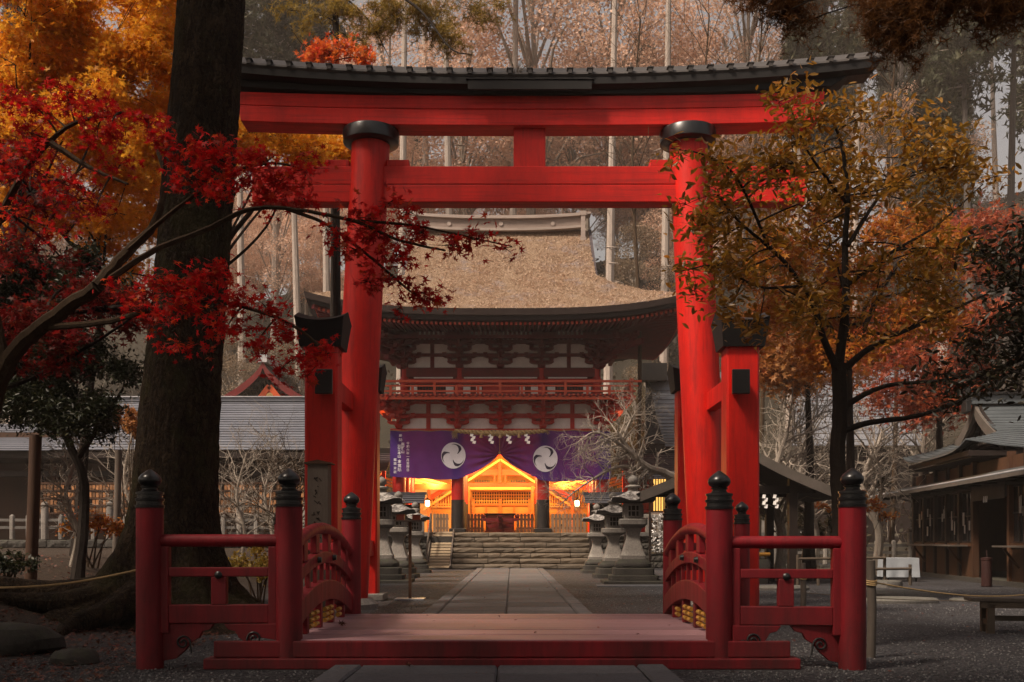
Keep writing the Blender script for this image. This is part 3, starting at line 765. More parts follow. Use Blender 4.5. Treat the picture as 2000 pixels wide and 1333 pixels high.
# ------------------------------------------------------------------ stone steps, gate platform
GX = -.47; GY = 40.3; GZ = 1.40
def rock_block(x0, x1, y0, y1, z0, z1, r, j=.03):
    mb = MB(); nx, nz = 5, 2; V = []; 
    def pt(u, v, w_):
        x = x0+(x1-x0)*u; y = y0+(y1-y0)*v; z = z0+(z1-z0)*w_
        e = .035
        if u in (0, 1): x += (e if u == 0 else -e)*(.3 if w_ not in (0, 1) else 1)
        return x, y, z
    prof = [(0, 0), (-.4, .18), (-.5, .6), (-.25, .93), (.35, 1.0), (1, 1)]
    for i in range(nx+1):
        u = i/nx; k = 1-.35*(abs(2*u-1)**6)
        jj = [r.uniform(-j, j) for _ in prof]
        for n, (p, h) in enumerate(prof):
            x = x0+(x1-x0)*u+r.uniform(-j, j)*.3*(0 < i < nx)
            yy = y0+.09*p*k-.0*k+(jj[n]*.6 if n else 0)+.05 if n < 5 else y1
            V.append((x, yy, z0+(z1-z0)*(h if h < .5 else 1-(1-h)*1-(1-k)*.12)+(jj[n]*.35 if 0 < n else 0)))
    m = len(prof)
    fs = [(i*m+k, (i+1)*m+k, (i+1)*m+k+1, i*m+k+1) for i in range(nx) for k in range(m-1)]
    fs += [tuple(range(m)), tuple(nx*m+k for k in range(m))[::-1]]
    mb.add(V, fs, False); return mb
def steps():
    t = thing('stone_steps', 'rough mossy stone steps rising from the paved path to the gate', 'steps', (GX+.8, 37.2, 0))
    core = MB()
    for i in range(7):
        core.box(-2.25, 2.95, 37.32+i*.33, 39.9, .2*i-.02, .2*i+.155)
    core.build('step_core', M['darkstone'], t)
    r = random.Random(11)
    for i in range(7):
        x = -2.3+r.uniform(-.1, .05); y = 37.2+i*.33
        while x < 2.9:
            L = r.uniform(.75, 1.7); x1 = min(3.0, x+L)
            if 3.0-x1 < .4: x1 = 3.0
            rock_block(x+.012, x1-.012, y, y+.42, .2*i+.01, .2*(i+1)-r.uniform(0, .012), r, .024).build('step_stone', M['step'], t)
            x = x1
    return t
steps()
def platform():
    t = thing('gate_platform', 'dark rubble stone platform carrying the gate and its side wings', 'platform', (GX, 39, 0))
    mb = MB(); mb.box(-11, -2.35, 38.75, 50, 0, GZ-.16); mb.box(3.05, 10.5, 38.75, 50, 0, GZ-.16); mb.box(-2.35, 3.05, 39.6, 50, .5, GZ-.02); mb.build('platform_core', M['darkstone'], t)
    r = random.Random(4)
    for (xa, xb) in ((-11, -3.2), (3.0, 10.5)):
        for c in range(5):
            x = xa
            while x < xb-.05:
                L = r.uniform(.35, .8); x1 = min(xb, x+L)
                rock_block(x+.01, x1-.01, 38.6, 38.9, c*.25+.005, (c+1)*.25-.005, r, .03).build('wall_stone', M['darkstone'], t); x = x1
        x = xa
        while x < xb-.05:
            x1 = min(xb, x+r.uniform(.9, 1.5)); rough_slab(x+.005, x1-.005, 38.52, 39.3, 1.252, GZ, r).build('coping_stone', M['rock'], t); x = x1
    # low stone balustrade on the edge
    for (xa, xb) in ((-10.6, -3.5), (3.5, 10.2)):
        f = thing('stone_balustrade', 'low stone balustrade on the platform edge '+('left' if xa < 0 else 'right')+' of the gate', 'balustrade', ((xa+xb)/2, 38.8, GZ), 0, 'stone balustrades on the gate platform')
        mb = MB(); mb.box(xa, xb, 38.70, 38.90, GZ+.55, GZ+.70); mb.build('top_rail', M['stone'], f, bevel=.015)
        n = int((xb-xa)/.42)
        for i in range(n+1):
            x = xa+(xb-xa)*i/n; mb = MB(); mb.box(x-.08, x+.08, 38.72, 38.88, GZ+.0, GZ+.548); mb.build('baluster', M['stone'], f, bevel=.012)
    return t
platform()
def ramp():
    t = thing('wooden_ramp', 'slatted wooden ramp with grey side boards beside the stone steps', 'ramp', (-2.75, 37.3, 0))
    a = Vector((-2.75, 37.15, .04)); b = Vector((-2.75, 39.45, GZ+.03))
    for i in range(13):
        p = a.lerp(b, (i+.5)/13); d = (b-a).normalized(); n_ = Vector((0, -d.z, d.y))
        mb = MB(); mb.beam(p+Vector((-.40, 0, 0)), p+Vector((.40, 0, 0)), .15, .035, up=n_); mb.build('slat', M['honeygrey'], t)
    for sx in (-.44, .44):
        mb = MB(); mb.beam(a+Vector((sx, 0, 0)), b+Vector((sx, 0, 0)), .05, .22); mb.build('side_board', M['woodgrey'], t)
    mb = MB(); mb.box(-3.24, -3.16, 39.2, 39.26, 1.2, 2.15); mb.beam((-3.2, 37.3, .75), (-3.2, 39.2, 2.12), .05, .06); mb.box(-3.23, -3.17, 37.3, 37.36, .0, .78); mb.build('handrail', M['woodgrey'], t)
M['honeygrey'] = std('ramp_wood', (.33, .25, .16), .7, (.24, .18, .11), scale=3, stretch=(.3, 2, 1), bscale=30, objvar=.2)
ramp()

# ------------------------------------------------------------------ two-storey gate
def half_bracket(M_, w=1.1, tiers=2, fwd=True):
    "cross bracket: bearing block, boat-shaped arms, small blocks; local, centred on x=0, wall plane y=0, from z=0"
    mb = MB()
    def arm(L, z, h, y0, y1):
        p = [(-L, z+h), (-L, z+h*.55), (-L*.82, z+h*.15), (-L*.6, z), (L*.6, z), (L*.82, z+h*.15), (L, z+h*.55), (L, z+h)]
        mb.prism(p, y0, y1)
    def blk(x, y, z, s_=.095, h=.11):
        mb.add([(x-s_*.7, y-s_*.7, z), (x+s_*.7, y-s_*.7, z), (x+s_*.7, y+s_*.7, z), (x-s_*.7, y+s_*.7, z),
                (x-s_, y-s_, z+h*.5), (x+s_, y-s_, z+h*.5), (x+s_, y+s_, z+h*.5), (x-s_, y+s_, z+h*.5),
                (x-s_, y-s_, z+h), (x+s_, y-s_, z+h), (x+s_, y+s_, z+h), (x-s_, y+s_, z+h)],
               [(0,3,2,1),(8,9,10,11)]+[(a, (a+1) % 4, 4+(a+1) % 4, 4+a) for a in range(4)]+[(4+a, 4+(a+1) % 4, 8+(a+1) % 4, 8+a) for a in range(4)])
    blk(0, 0, 0, .17, .18)
    z = .18
    for k in range(tiers):
        L = w/2*(.8+.35*k); arm(L, z, .15, -.07, .07)
        if fwd:
            yy = .28*(k+1)
            mb.box(-.065, .065, -yy-.06, .05, z+.002, z+.148)
            mb.add([(-.066, -yy-.18, z+.14), (.066, -yy-.18, z+.14), (.066, -yy-.05, z), (-.066, -yy-.05, z), (-.066, -yy-.05, z+.14), (.066, -yy-.05, z+.14)], [(0, 1, 5, 4), (0, 3, 2, 1), (0, 4, 3), (1, 2, 5)])
            blk(0, -yy, z+.15); 
            if k: arm(L*.7, z, .13, -yy+.0-.06+.28, -yy+.06+.28)
        for x in (-L+.1, 0, L-.1): blk(x, 0, z+.15)
        z += .26
    return mb
def gate():
    t = thing('romon_gate', 'two-storey red shrine gate with thick thatched roof and white plaster panels', 'gate building', (GX, GY, GZ))
    X = lambda l: GX+l
    RED, DK = M['gatered'], M['gatedark']
    cols = (-4.1, -1.72, 1.72, 4.1)
    for cy, ys in ((40.3, 1), (42.5, 1), (44.7, 1)):
        for cx in cols:
            if cy == 42.5 and abs(cx) < 2: pass
            mb = MB(); mb.tube([(X(cx), cy, GZ+.02), (X(cx), cy, 5.56)], .265 if cy < 41 else .22, 24); c = mb.build('column', RED, t)
            if cy < 41 or abs(cx) < 2:
                mb = MB(); mb.tube([(X(cx), cy, GZ+.14), (X(cx), cy, 2.72)], .272 if cy < 41 else .226, 24); mb.build('column_sleeve', M['blackcloth'], t)
                mb = MB(); mb.box(X(cx)-.34, X(cx)+.34, cy-.34, cy+.34, GZ-.01, GZ+.17); mb.build('column_base', M['blackcloth'], t, bevel=.03)
    # lower tier wall: beams, plaster, brackets
    y = 40.3
    def beam(z0, z1, half, yy, m, nm='tie_beam', th=.12, bev=.012):
        mb = MB(); mb.box(X(-half), X(half), yy-th, yy+th, z0, z1); return mb.build(nm, m, t, bevel=bev)
    beam(5.38, 5.60, 4.45, y, RED, th=.125)
    beam(6.03, 6.21, 4.3, y, RED, th=.10)
    beam(6.60, 6.72, 4.4, y, RED, th=.11)
    edges = [-4.1, -2.91, -1.72, 0, 1.72, 2.91, 4.1]
    for (z0, z1) in ((5.602, 6.028), (6.212, 6.598)):
        for a, b in zip(edges[:-1], edges[1:]):
            mb = MB(); c = .07; x0, x1 = X(a)+.06, X(b)-.06
            mb.prism([(x0, z0+.002), (x1, z0+.002), (x1, z1-.002), (x0, z1-.002)], y-.03, y+.02); mb.build('plaster_panel', M['plaster'], t)
    for a in (-2.91, 2.91):
        for (z0, z1) in ((5.602, 6.028), (6.212, 6.598)):
            mb = MB(); mb.box(X(a)-.085, X(a)+.085, y-.08, y+.06, z0, z1); mb.build('short_strut', RED, t)
    br = half_bracket(M, 1.3, 2).build('bracket_set', RED, t, local=True)
    def place_br(x, yy, z, m=None, s=1.0, rz=0):
        o = br.copy(); link(o, t); KIDS[t.name].append(o)
        if m is not None and m is not RED:
            me = BR.get(m.name)
            if me is None: me = br.data.copy(); me.materials.clear(); me.materials.append(m); BR[m.name] = me
            o.data = me
        o.location = (x-GX, yy-GY, z-GZ); o.scale = (s, s, s*1.0); o.rotation_euler = (0, 0, rz); return o
    BR = {}
    for cx in (-4.1, -1.72, 0, 1.72, 4.1):
        for z in (5.60, 6.13): place_br(X(cx), y-.13, z, RED, .88)
    for sg in (-1, 1):
        place_br(X(sg*4.2), y-.45, 5.98, RED, .95, sg*R(-45)+0)
        place_br(X(sg*4.75), y-1.0, 6.22, RED, .8, sg*R(-45))
    KIDS[t.name].remove(br); bpy.data.objects.remove(br)
    # balcony
    yb0, yb1, hb = 38.95, 46.0, 5.2
    mb = MB(); mb.box(X(-hb), X(hb), yb0, yb1, 6.74, 6.83); mb.build('balcony_floor', DK, t)
    mb = MB(); mb.box(X(-hb-.12), X(hb+.12), yb0-.02, yb0+.12, 6.60, 6.735); mb.build('balcony_edge_beam', M['gateorange'], t, bevel=.01)
    for sg in (-1, 1):
        mb = MB(); mb.box(X(sg*hb)-.07, X(sg*hb)+.07, yb0-.15, yb1, 6.605, 6.738); mb.build('balcony_edge_beam', M['gateorange'], t, bevel=.01)
    for i in range(40):
        mb = MB(); xx = X(-hb+.1+(2*hb-.2)*i/39); mb.box(xx-.04, xx+.04, yb0-.05, 40.2, 6.69, 6.738)
        mb.build('floor_joist', DK, t)
    mb = MB()
    for i in range(60):
        xx = X(-hb+.05+(2*hb-.1)*i/59); mb.box(xx-.035, xx+.035, yb0-.10, yb0-.02, 6.745, 6.815)
    mb.build('floor_board_ends', M['rafter_end'], t, kind='stuff')
    for z, r_, ex in ((7.32, .042, .35), (7.14, .03, .22), (6.93, .036, .12)):
        mb = MB(); mb.beam((X(-hb-ex), yb0+.06, z), (X(hb+ex), yb0+.06, z), r_*2, r_*2); mb.build('balcony_rail', M['gateorange'], t)
        for sg in (-1, 1):
            mb = MB(); mb.beam((X(sg*(hb-.06)), yb0-ex, z+.002), (X(sg*(hb-.06)), yb1, z+.002), r_*2, r_*2); mb.build('balcony_rail', M['gateorange'], t)
    for i in range(13):
        xx = X(-hb+.06+(2*hb-.12)*i/12); tall = i % 3 == 0
        mb = MB(); mb.box(xx-.05, xx+.05, yb0+.01, yb0+.11, 6.832, 7.12 if not tall else 7.28); mb.build('balcony_post', M['gateorange'], t)
        if tall and i in (0, 12):
            mb = MB(); mb.box(xx-.07, xx+.07, yb0-.01, yb0+.13, 6.833, 7.42); mb.build('balcony_post', M['gateorange'], t)
    # upper storey
    yu = 40.9; H = 3.95
    mb = MB(); mb.box(X(-H+.05), X(H-.05), yu+.05, 44.6, 6.84, 9.75); mb.build('upper_core', DK, t)
    ucols = (-3.95, -1.68, 1.68, 3.95)
    for cx in ucols:
        mb = MB(); mb.tube([(X(cx), yu, 6.84), (X(cx), yu, 8.2)], .17, 16); mb.build('upper_column', RED, t)
    beam(7.50, 7.70, 4.15, yu, RED, th=.13); beam(7.78, 8.12, 4.1, yu, DK, th=.14)
    mb = MB()
    for a, b in ((-3.55, -1.95), (-1.5, 1.5), (1.95, 3.55)):
        mb = MB(); mb.box(X(a), X(b), yu-.16, yu-.10, 7.715, 7.765); mb.build('white_strip', M['plaster'], t)
    u = lambda px: (px-1000)*yu/F
    for (a, b, z0, z1) in ((801, 815, 6.95, 7.46), (871, 886, 6.95, 7.46), (903, 919, 6.9, 7.46), (930, 941, 6.9, 7.4), (1015, 1025, 6.9, 7.4), (1037, 1053, 6.9, 7.46), (1069, 1084, 6.95, 7.46), (1139, 1154, 6.95, 7.46)):
        mb = MB(); mb.box(u(a), u(b), yu-.08, yu-.02, z0, z1); mb.build('plaster_panel', M['plaster'], t)
    for (a, b) in ((817, 869), (1086, 1137)):
        mb = MB(); mb.box(u(a), u(b), yu-.06, yu-.0, 6.9, 7.46); wn = mb.build('window', M['blackcloth'], t)
        for i in range(9):
            xx = u(a)+(u(b)-u(a))*(i+.5)/9; mb = MB(); mb.box(xx-.02, xx+.02, yu-.085, yu-.062, 6.92, 7.44); mb.build('bar', DK, wn)
    for (a, b) in ((943, 977), (979, 1013)):
        mb = MB(); mb.box(u(a), u(b), yu-.07, yu-.0, 6.86, 7.48); mb.build('door', RED, t, bevel=.01)
    # bracket zone of the upper storey
    for (z0, z1) in ((8.18, 8.62), (8.76, 9.14)):
        for a, b in zip([-3.95, -2.8, -1.68, 0, 1.68, 2.8, 3.95][:-1], [-2.8, -1.68, 0, 1.68, 2.8, 3.95]):
            mb = MB(); mb.box(X(a)+.08, X(b)-.08, yu-.04, yu+.0, z0, z1); mb.build('plaster_panel', M['plaster'], t)
    beam(8.625, 8.755, 4.0, yu, DK, th=.09); beam(9.145, 9.30, 4.2, yu, DK, th=.12)
    for a in (-2.8, 2.8):
        for (z0, z1) in ((8.125, 8.62), (8.76, 9.14)):
            mb = MB(); mb.box(X(a)-.08, X(a)+.08, yu-.07, yu, z0, z1); mb.build('short_strut', DK, t)
    br2 = half_bracket(M, 1.35, 2).build('bracket_set', DK, t, local=True)
    BR2 = br2.data
    def pb2(x, yy, z, s, rz=0):
        o = bpy.data.objects.new('bracket_set', BR2); link(o, t); KIDS[t.name].append(o); o.location = (x-GX, yy-GY, z-GZ); o.scale = (s,)*3; o.rotation_euler = (0, 0, rz)
    for cx in (-3.95, -1.68, 0, 1.68, 3.95):
        for k, z in enumerate((8.14, 8.68)): pb2(X(cx), yu-.10-.0*k, z, .92)
        if cx: pb2(X(cx), yu-.55, 8.9, .75)
    for sg in (-1, 1):
        for k in range(3): pb2(X(sg*(4.05+.45*k)), yu-.2-.45*k, 8.1+.30*k, .95, sg*R(-45))
        mb = MB(); mb.beam((X(sg*3.9), yu, 8.5), (X(sg*5.6), yu-1.7, 8.95), .16, .22); mb.build('tail_rafter', DK, t)
        for yy in (41.2, 42.6, 44.0):
            pb2(X(sg*4.05), yy, 8.5, .95, sg*R(-90)); pb2(X(sg*4.5), yy, 8.75, .8, sg*R(-90))
    mb = MB(); mb.box(X(-5.0), X(5.0), yu-1.15, yu-1.0, 9.16, 9.30); mb.build('eave_purlin', DK, t)
    for sg in (-1, 1):
        mb = MB(); mb.box(X(sg*5.0)-.08, X(sg*5.0)+.08, yu-1.3, 46.1, 9.15, 9.29); mb.build('eave_purlin', DK, t)
    for (a, b, n) in ((817, 870, 6), (918, 1040, 14), (1087, 1140, 6)):
        for i in range(n):
            xx = u(a)+(u(b)-u(a))*(i+.5)/n*1.0
            mb = MB(); mb.box(xx-.038, xx+.038, yu-.20, yu-.15, 9.31, 9.62); mb.build('white_bar', M['plaster'], t)
    # ---- roof: rings of half-width w, half-depth d, height z
    YC = 42.6; vg = .50
    def ring(v):
        z = 9.78+4.55*(1-v)**1.32+.0
        d = 5.35*v; wd = 3.78+.10*v if v <= vg else 3.83+3.5*((v-vg)/(1-vg))**1.3
        return wd, d, z
    def lift(fx, v): return (.64*abs(fx)**3.2)*v**2
    TH = M['thatch']
    mb = MB()
    rj = np.random.RandomState(3)
    for sg in (-1, 1):        # front and back slopes
        def slope(i, j):
            wd, d, z = ring(j); fx = -1+2*i
            bow = .10*math.sin(math.pi*min(1, j*1.0))
            rough = .022*(math.sin(i*91+j*57)+math.sin(i*173-j*131)+math.sin(i*37+j*211))/2
            return (X(fx*wd), YC+sg*(d+.12*(1-abs(fx))*0), z+lift(fx, j)+bow*.5*(1-abs(fx)**6)+rough*(0 < j < 1))
        mb.grid(slope, 60, 40)
        if sg > 0: mb.f[-2400:] = [f[::-1] for f in mb.f[-2400:]]
    for sg in (-1, 1):        # hip skirts at the ends
        def hip(i, j):
            v = vg+(1-vg)*j; wd, d, z = ring(v); fy = -1+2*i
            return (X(sg*wd), YC+fy*d, z+lift(1, v)*(abs(fy)**3) + lift(1, v)*0)
        n0 = len(mb.f); mb.grid(hip, 24, 20)
        if sg < 0: mb.f[n0:] = [f[::-1] for f in mb.f[n0:]]
    mb.build('thatched_roof', TH, t, smooth_angle=180)
    q = np.random.RandomState(8); pos = []
    for k in range(26000):
        u_, v_ = q.uniform(-1, 1), q.uniform(0, 1)**.8; wd, d, z = ring(v_)
        if math.sin(u_*9+v_*7)+math.sin(u_*17-v_*5)+q.normal(0, .8) < -1.2: continue
        pos.append((X(u_*wd), YC-d, z+lift(u_, v_)+.05*math.sin(math.pi*v_)*(1-abs(u_)**6)+q.uniform(-.03, .03)))
    leaf_part('loose_thatch', np.array(pos), .075, TUFT4, M['lf_straw'], t, q, .5)
    for sg in (-1, 1):        # gable ends with barge boards
        mb = MB(); N = 14; P_ = []
        for k in range(-N, N+1):
            v = vg*abs(k)/N; wd, d, z = ring(v); P_.append((X(sg*(wd-.35)), YC+(d if k > 0 else -d), z-.1))
        mb.add(P_, [tuple(range(len(P_)))]); mb.build('gable_wall', DK, t)
        for q in (-1, 1):
            mb = MB(); V = []
            for k in range(N+1):
                v = (vg+.03)*k/N; wd, d, z = ring(v); x = X(sg*(wd+.02))
                V += [(x-.06, YC+q*d, z-.55), (x+.06, YC+q*d, z-.55), (x+.06, YC+q*d, z+.06), (x-.06, YC+q*d, z+.06)]
            fs = []
            for i in range(N):
                a = i*4; b = a+4; fs += [(a, a+1, b+1, b), (a+1, a+2, b+2, b+1), (a+2, a+3, b+3, b+2), (a+3, a, b, b+3)]
            mb.add(V, fs+[(0, 3, 2, 1), (N*4, N*4+1, N*4+2, N*4+3)]); mb.build('barge_board', M['barkroof'], t)
    # cut eave edge in two layers and soffit
    def edge_pt(s_, off, dz):
        "s_ in 0..4 round the eave"
        wd, d, z = ring(1); k = int(s_) % 4; f = -1+2*(s_-int(s_))
        if k == 0: x, yv, fx, cor = f*wd, -d, f, abs(f)
        elif k == 1: x, yv, fx, cor = wd, f*d, 1, abs(f)
        elif k == 2: x, yv, fx, cor = -f*wd, d, f, abs(f)
        else: x, yv, fx, cor = -wd, -f*d, 1, abs(f)
        l = .64*cor**3.2 if k % 2 == 0 else .64*cor**3
        return (X(x*(1-off/wd)), YC+yv*(1-off/d), z+l+dz)
    for nm, m, lay in (('eave_thatch_edge', M['thatch_edge'], ((0, 0), (.06, -.24))), ('eave_board', M['blackpaint2'], ((.16, -.24), (.20, -.40)))):
        mb = MB(); n = 160
        V = [edge_pt(4*i/n-1e-9 if i == n else 4*i/n, *l) for l in lay for i in range(n)]
        mb.add(V, [(i, n+i, n+(i+1) % n, (i+1) % n) for i in range(n)], True)
        V = [edge_pt(4*i/n, o_, dz_) for (o_, dz_) in (lay[1], (lay[1][0]+.35, lay[1][1]+.0)) for i in range(n)]
        mb.add(V, [(i, n+i, n+(i+1) % n, (i+1) % n) for i in range(n)])
        mb.build(nm, m, t)
    mb = MB(); n = 160
    V = [edge_pt(4*i/n, .35, -.40) for i in range(n)]
    for i in range(n):
        p = edge_pt(4*i/n, 2.3, 0); V.append((p[0], p[1], 9.74))
    mb.add(V, [(i, n+i, n+(i+1) % n, (i+1) % n) for i in range(n)]); mb.build('eave_soffit', DK, t)
    wd, d, z = ring(1); n = 78
    ra = MB(); ends = MB()
    for i in range(n):
        fx = -1+2*(i+.5)/n; x = X(fx*(wd-.42)); l = .64*abs(fx*.97)**3.2
        a = Vector((x, YC-d+.38, z+l-.50)); b = Vector((X(fx*(wd-.42)) if abs(fx) < .6 else X(fx*(wd-.42)), yu-.02, 9.70 if abs(fx) < .62 else 9.70))
        if abs(fx) > .62: b = a.lerp(b, .8-.9*(abs(fx)-.62))
        ra.beam(a, b, .085, .10); ends.beam(a-Vector((0, .03, 0)), a-Vector((0, .002, 0)), .092, .105)
    for sg in (-1, 1):
        for i in range(60):
            fy = -1+2*(i+.5)/60; yy = YC+fy*(d-.42); l = .64*abs(fy*.97)**3
            a = Vector((X(sg*(wd-.38)), yy, z+l-.50)); b = Vector((X(sg*4.2), yy, 9.70))
            if abs(fy) > .5: b = a.lerp(b, .9-1.1*(abs(fy)-.5))
            ra.beam(a, b, .085, .10); ends.beam(a+Vector((sg*.03, 0, 0)), a+Vector((sg*.002, 0, 0)), .092, .105)
    ra.build('rafters', DK, t, kind='stuff'); ends.build('rafter_ends', M['rafter_end'], t, kind='stuff')
    for sg in (-1, 1):
        a = Vector((X(sg*(wd-.3)), YC-d+.3, z+.64-.46)); mb = MB(); mb.beam(a, (X(sg*3.9), yu, 9.5), .18, .24); mb.build('hip_rafter', DK, t)
        c = Vector((X(sg*(wd-.45)), YC-d+.45, z+.52-.95))
    # ridge: boarded box with cap and end ornaments
    zr = 14.22
    mb = MB(); N = 20
    def rb(hw, z0, z1, L, nm, m):
        mb = MB(); V = []
        for i in range(N+1):
            u_ = -1+2*i/N; l = .16*abs(u_)**2.5; x = X(-.12+u_*L)
            V += [(x, YC-hw, z0+l), (x, YC+hw, z0+l), (x, YC+hw, z1+l), (x, YC-hw, z1+l)]
        fs = []
        for i in range(N):
            a = i*4; b = a+4; fs += [(a, b, b+1, a+1)[::-1], (a+1, b+1, b+2, a+2)[::-1], (a+2, b+2, b+3, a+3)[::-1], (a+3, b+3, b, a)[::-1]]
        mb.add(V, fs+[(0, 1, 2, 3)[::-1], (N*4, N*4+1, N*4+2, N*4+3)]); return mb.build(nm, m, t)
    rb(.42, zr, zr+.10, 3.72, 'ridge_board', M['ridgewood']); rb(.34, zr+.103, zr+.50, 3.66, 'ridge_box', M['ridgewood2']); rb(.45, zr+.503, zr+.59, 3.78, 'ridge_board', M['ridgewood'])
    rb(.30, zr+.593, zr+.68, 3.95, 'ridge_cap', M['ridgewood'])
    for sg in (-1, 1):
        mb = MB(); x = X(-.12+sg*3.6); mb.box(x-.09, x+.09, YC-.50, YC-.40, zr-.42, zr+.75); mb.box(x-.13, x+.13, YC-.52, YC-.38, zr-.55, zr-.30); mb.box(x-.13, x+.13, YC-.52, YC+.52, zr+.62, zr+.80)
        mb.build('ridge_end', M['ridgewood'], t)
    for k in (-2.2, .0, 2.2):
        mb = MB(); mb.tube([(X(k), YC-.345, zr+.3), (X(k), YC-.375, zr+.3)], .09, 14); mb.build('ridge_boss', M['ridgewood'], t)
    return t
M['blackcloth'] = std('black_lacquered_foot', (.016, .014, .013), .55, (.03, .024, .02), scale=2, bscale=60, bump=.1)
M['blackpaint2'] = std('dark_eave_board', (.022, .017, .018), .6, (.035, .026, .026), scale=2, bscale=40, bump=.2)
M['gateorange'] = std('orange_vermilion', (.52, .075, .03), .5, (.36, .045, .02), scale=2, bscale=45, bump=.15)
M['ridgewood'] = std('grey_ridge_wood', (.40, .33, .29), .8, (.26, .21, .18), scale=3, stretch=(.3, 1, 2), bscale=30, bump=.3)
M['ridgewood2'] = std('grey_ridge_wood_panel', (.30, .235, .20), .8, (.17, .13, .11), scale=3, stretch=(.3, 1, 2), bscale=30, bump=.3)
M['lf_straw'] = leafmat('thatch_straw', [(.62, .44, .32), (.78, .60, .46), (.34, .22, .15), (.70, .53, .41), (.20, .13, .09)], .1, .9, .1)
TUFT4 = _tuft(4, .12, 9)
gate()

# ------------------------------------------------------------------ curtain, rope
CY = 39.93
def curtain_pt(x, z):
    "cloth surface with folds that gather at the lifted middle"
    ax, az = P(976, 888, CY).x, P(976, 888, CY).z
    dx, dz = x-ax, z-az
    r = math.hypot(dx, dz*1.3)+.05
    a = math.atan2(dz, dx)
    f = .055*math.sin(a*19+r*1.5)*math.exp(-((r-.5)/.75)**2)
    f += .03*math.sin(x*2.1+.6)+.012*math.sin(x*7.3+z)+.02*math.sin(x*1.3-z*2)
    return CY+f
def curtain():
    t = thing('purple_curtain', 'purple curtain with two white comma emblems hung across the gate', 'curtain', P(976, 840, CY))
    x0, x1 = P(762, 840, CY).x, P(1193, 840, CY).x
    def zt(x): return 5.50-.035*math.sin((x-x0)*3.0)**2
    bot = [(762, 931), (800, 934), (860, 937), (895, 936), (915, 928), (935, 919), (955, 906), (968, 895), (976, 886), (984, 895), (1000, 908), (1020, 920), (1040, 930), (1056, 938), (1080, 941), (1120, 940), (1193, 936)]
    def zb(x):
        px = 1000+x*F/CY
        for (a, b), (c, d) in zip(bot[:-1], bot[1:]):
            if px <= c: return P(0, b+(d-b)*(px-a)/(c-a), CY).z
        return P(0, bot[-1][1], CY).z
    def f(i, j):
        x = x0+(x1-x0)*i; z = zt(x)+(zb(x)-zt(x))*j; return (x, curtain_pt(x, z), z)
    mb = MB(); mb.grid(f, 220, 44); cl = mb.build('cloth', M['purple'], t, smooth_angle=180)
    # bottom and gathered hem cord
    mb = MB(); mb.tube([(x0+(x1-x0)*i/80, curtain_pt(x0+(x1-x0)*i/80, zt(x0+(x1-x0)*i/80))-.01, zt(x0+(x1-x0)*i/80)+.0) for i in range(81)], .014, 5); mb.build('top_cord', M['rope'], t)
    c = P(976, 888, CY); mb = MB(); mb.tube([(c.x, CY-.02, 5.45), (c.x, CY-.05, c.z+.1)], .012, 6); mb.tube([(c.x, CY-.08, c.z+.10), (c.x, CY-.08, c.z-.03)], [.05, .03], 8); mb.build('lifting_cord', M['rope'], t)
    # emblems: white disc of three commas parted by thin dark gaps
    for (px, py) in ((885.5, 890), (1065, 896.5)):
        c = P(px, py, CY); Rr = .505
        mb = MB(); V = [(c.x, curtain_pt(c.x, c.z)-.012, c.z)]; rings = 8; n = 48
        for q in range(1, rings+1):
            for k in range(n):
                a = 2*math.pi*k/n; x = c.x+Rr*.97*q/rings*math.cos(a); z = c.z+Rr*1.04*q/rings*math.sin(a); V.append((x, curtain_pt(x, z)-.012, z))
        fs = [(0, 1+(k+1) % n, 1+k)[::-1] for k in range(n)]+[(1+(q-1)*n+k, 1+(q-1)*n+(k+1) % n, 1+q*n+(k+1) % n, 1+q*n+k) for q in range(1, rings) for k in range(n)]
        mb.add(V, fs, True); e = mb.build('emblem', M['clothwhite'], t)
        for s3 in range(3):
            th = R(90-120*s3); hr = Rr*.415; hc = (Rr*.46*math.cos(th), Rr*.46*math.sin(th))
            inn, outp = [], []
            K = 22
            for k in range(K+1):
                u_ = k/K; a = th+R(20)-R(155)*u_       # sweeps clockwise round the head, tip near the rim
                g = Rr*.22*math.sin(min(1, u_/.72)*math.pi/2)**1.6 if u_ < .72 else Rr*(.22-.185*((u_-.72)/.28)**.5)
                inn.append((hc[0]+hr*math.cos(a), hc[1]+hr*math.sin(a))); outp.append((hc[0]+(hr+.006+g)*math.cos(a), hc[1]+(hr+.006+g)*math.sin(a)))
            mb = MB(); V = []
            for p, q in zip(inn, outp):
                for (x, z) in (p, q):
                    rr = math.hypot(x, z)
                    if rr > Rr*.93: x, z = x*Rr*.93/rr, z*Rr*.93/rr
                    V.append((c.x+x, curtain_pt(c.x+x, c.z+z)-.02, c.z+z))
            mb.add(V, [(2*k, 2*k+1, 2*k+3, 2*k+2) for k in range(K)]); mb.build('emblem_gap', M['inkgrey'], e)
    # brushed dedication, written downwards
    dg = bpy.context.evaluated_depsgraph_get; TXT = MB()
    def glyphs(s_, px, py0, step, size):
        for k, ch in enumerate(s_):
            if ch == ' ': continue
            cu = bpy.data.curves.new('glyph', 'FONT'); cu.body = ch; cu.size = size; cu.align_x = 'CENTER'; cu.resolution_u = 2; cu.offset = size*.02
            o = bpy.data.objects.new('glyph', cu); C.collection.objects.link(o); bpy.context.view_layer.update()
            me = bpy.data.meshes.new_from_object(o.evaluated_get(bpy.context.evaluated_depsgraph_get()))
            q = P(px, py0+step*k, CY)
            TXT.add([(q.x+v.co.x, curtain_pt(q.x+v.co.x, q.z+v.co.y-size*.35)-.012, q.z+v.co.y-size*.35) for v in me.vertices], [tuple(p.vertices) for p in me.polygons])
            bpy.data.objects.remove(o); bpy.data.curves.remove(cu); bpy.data.meshes.remove(me)
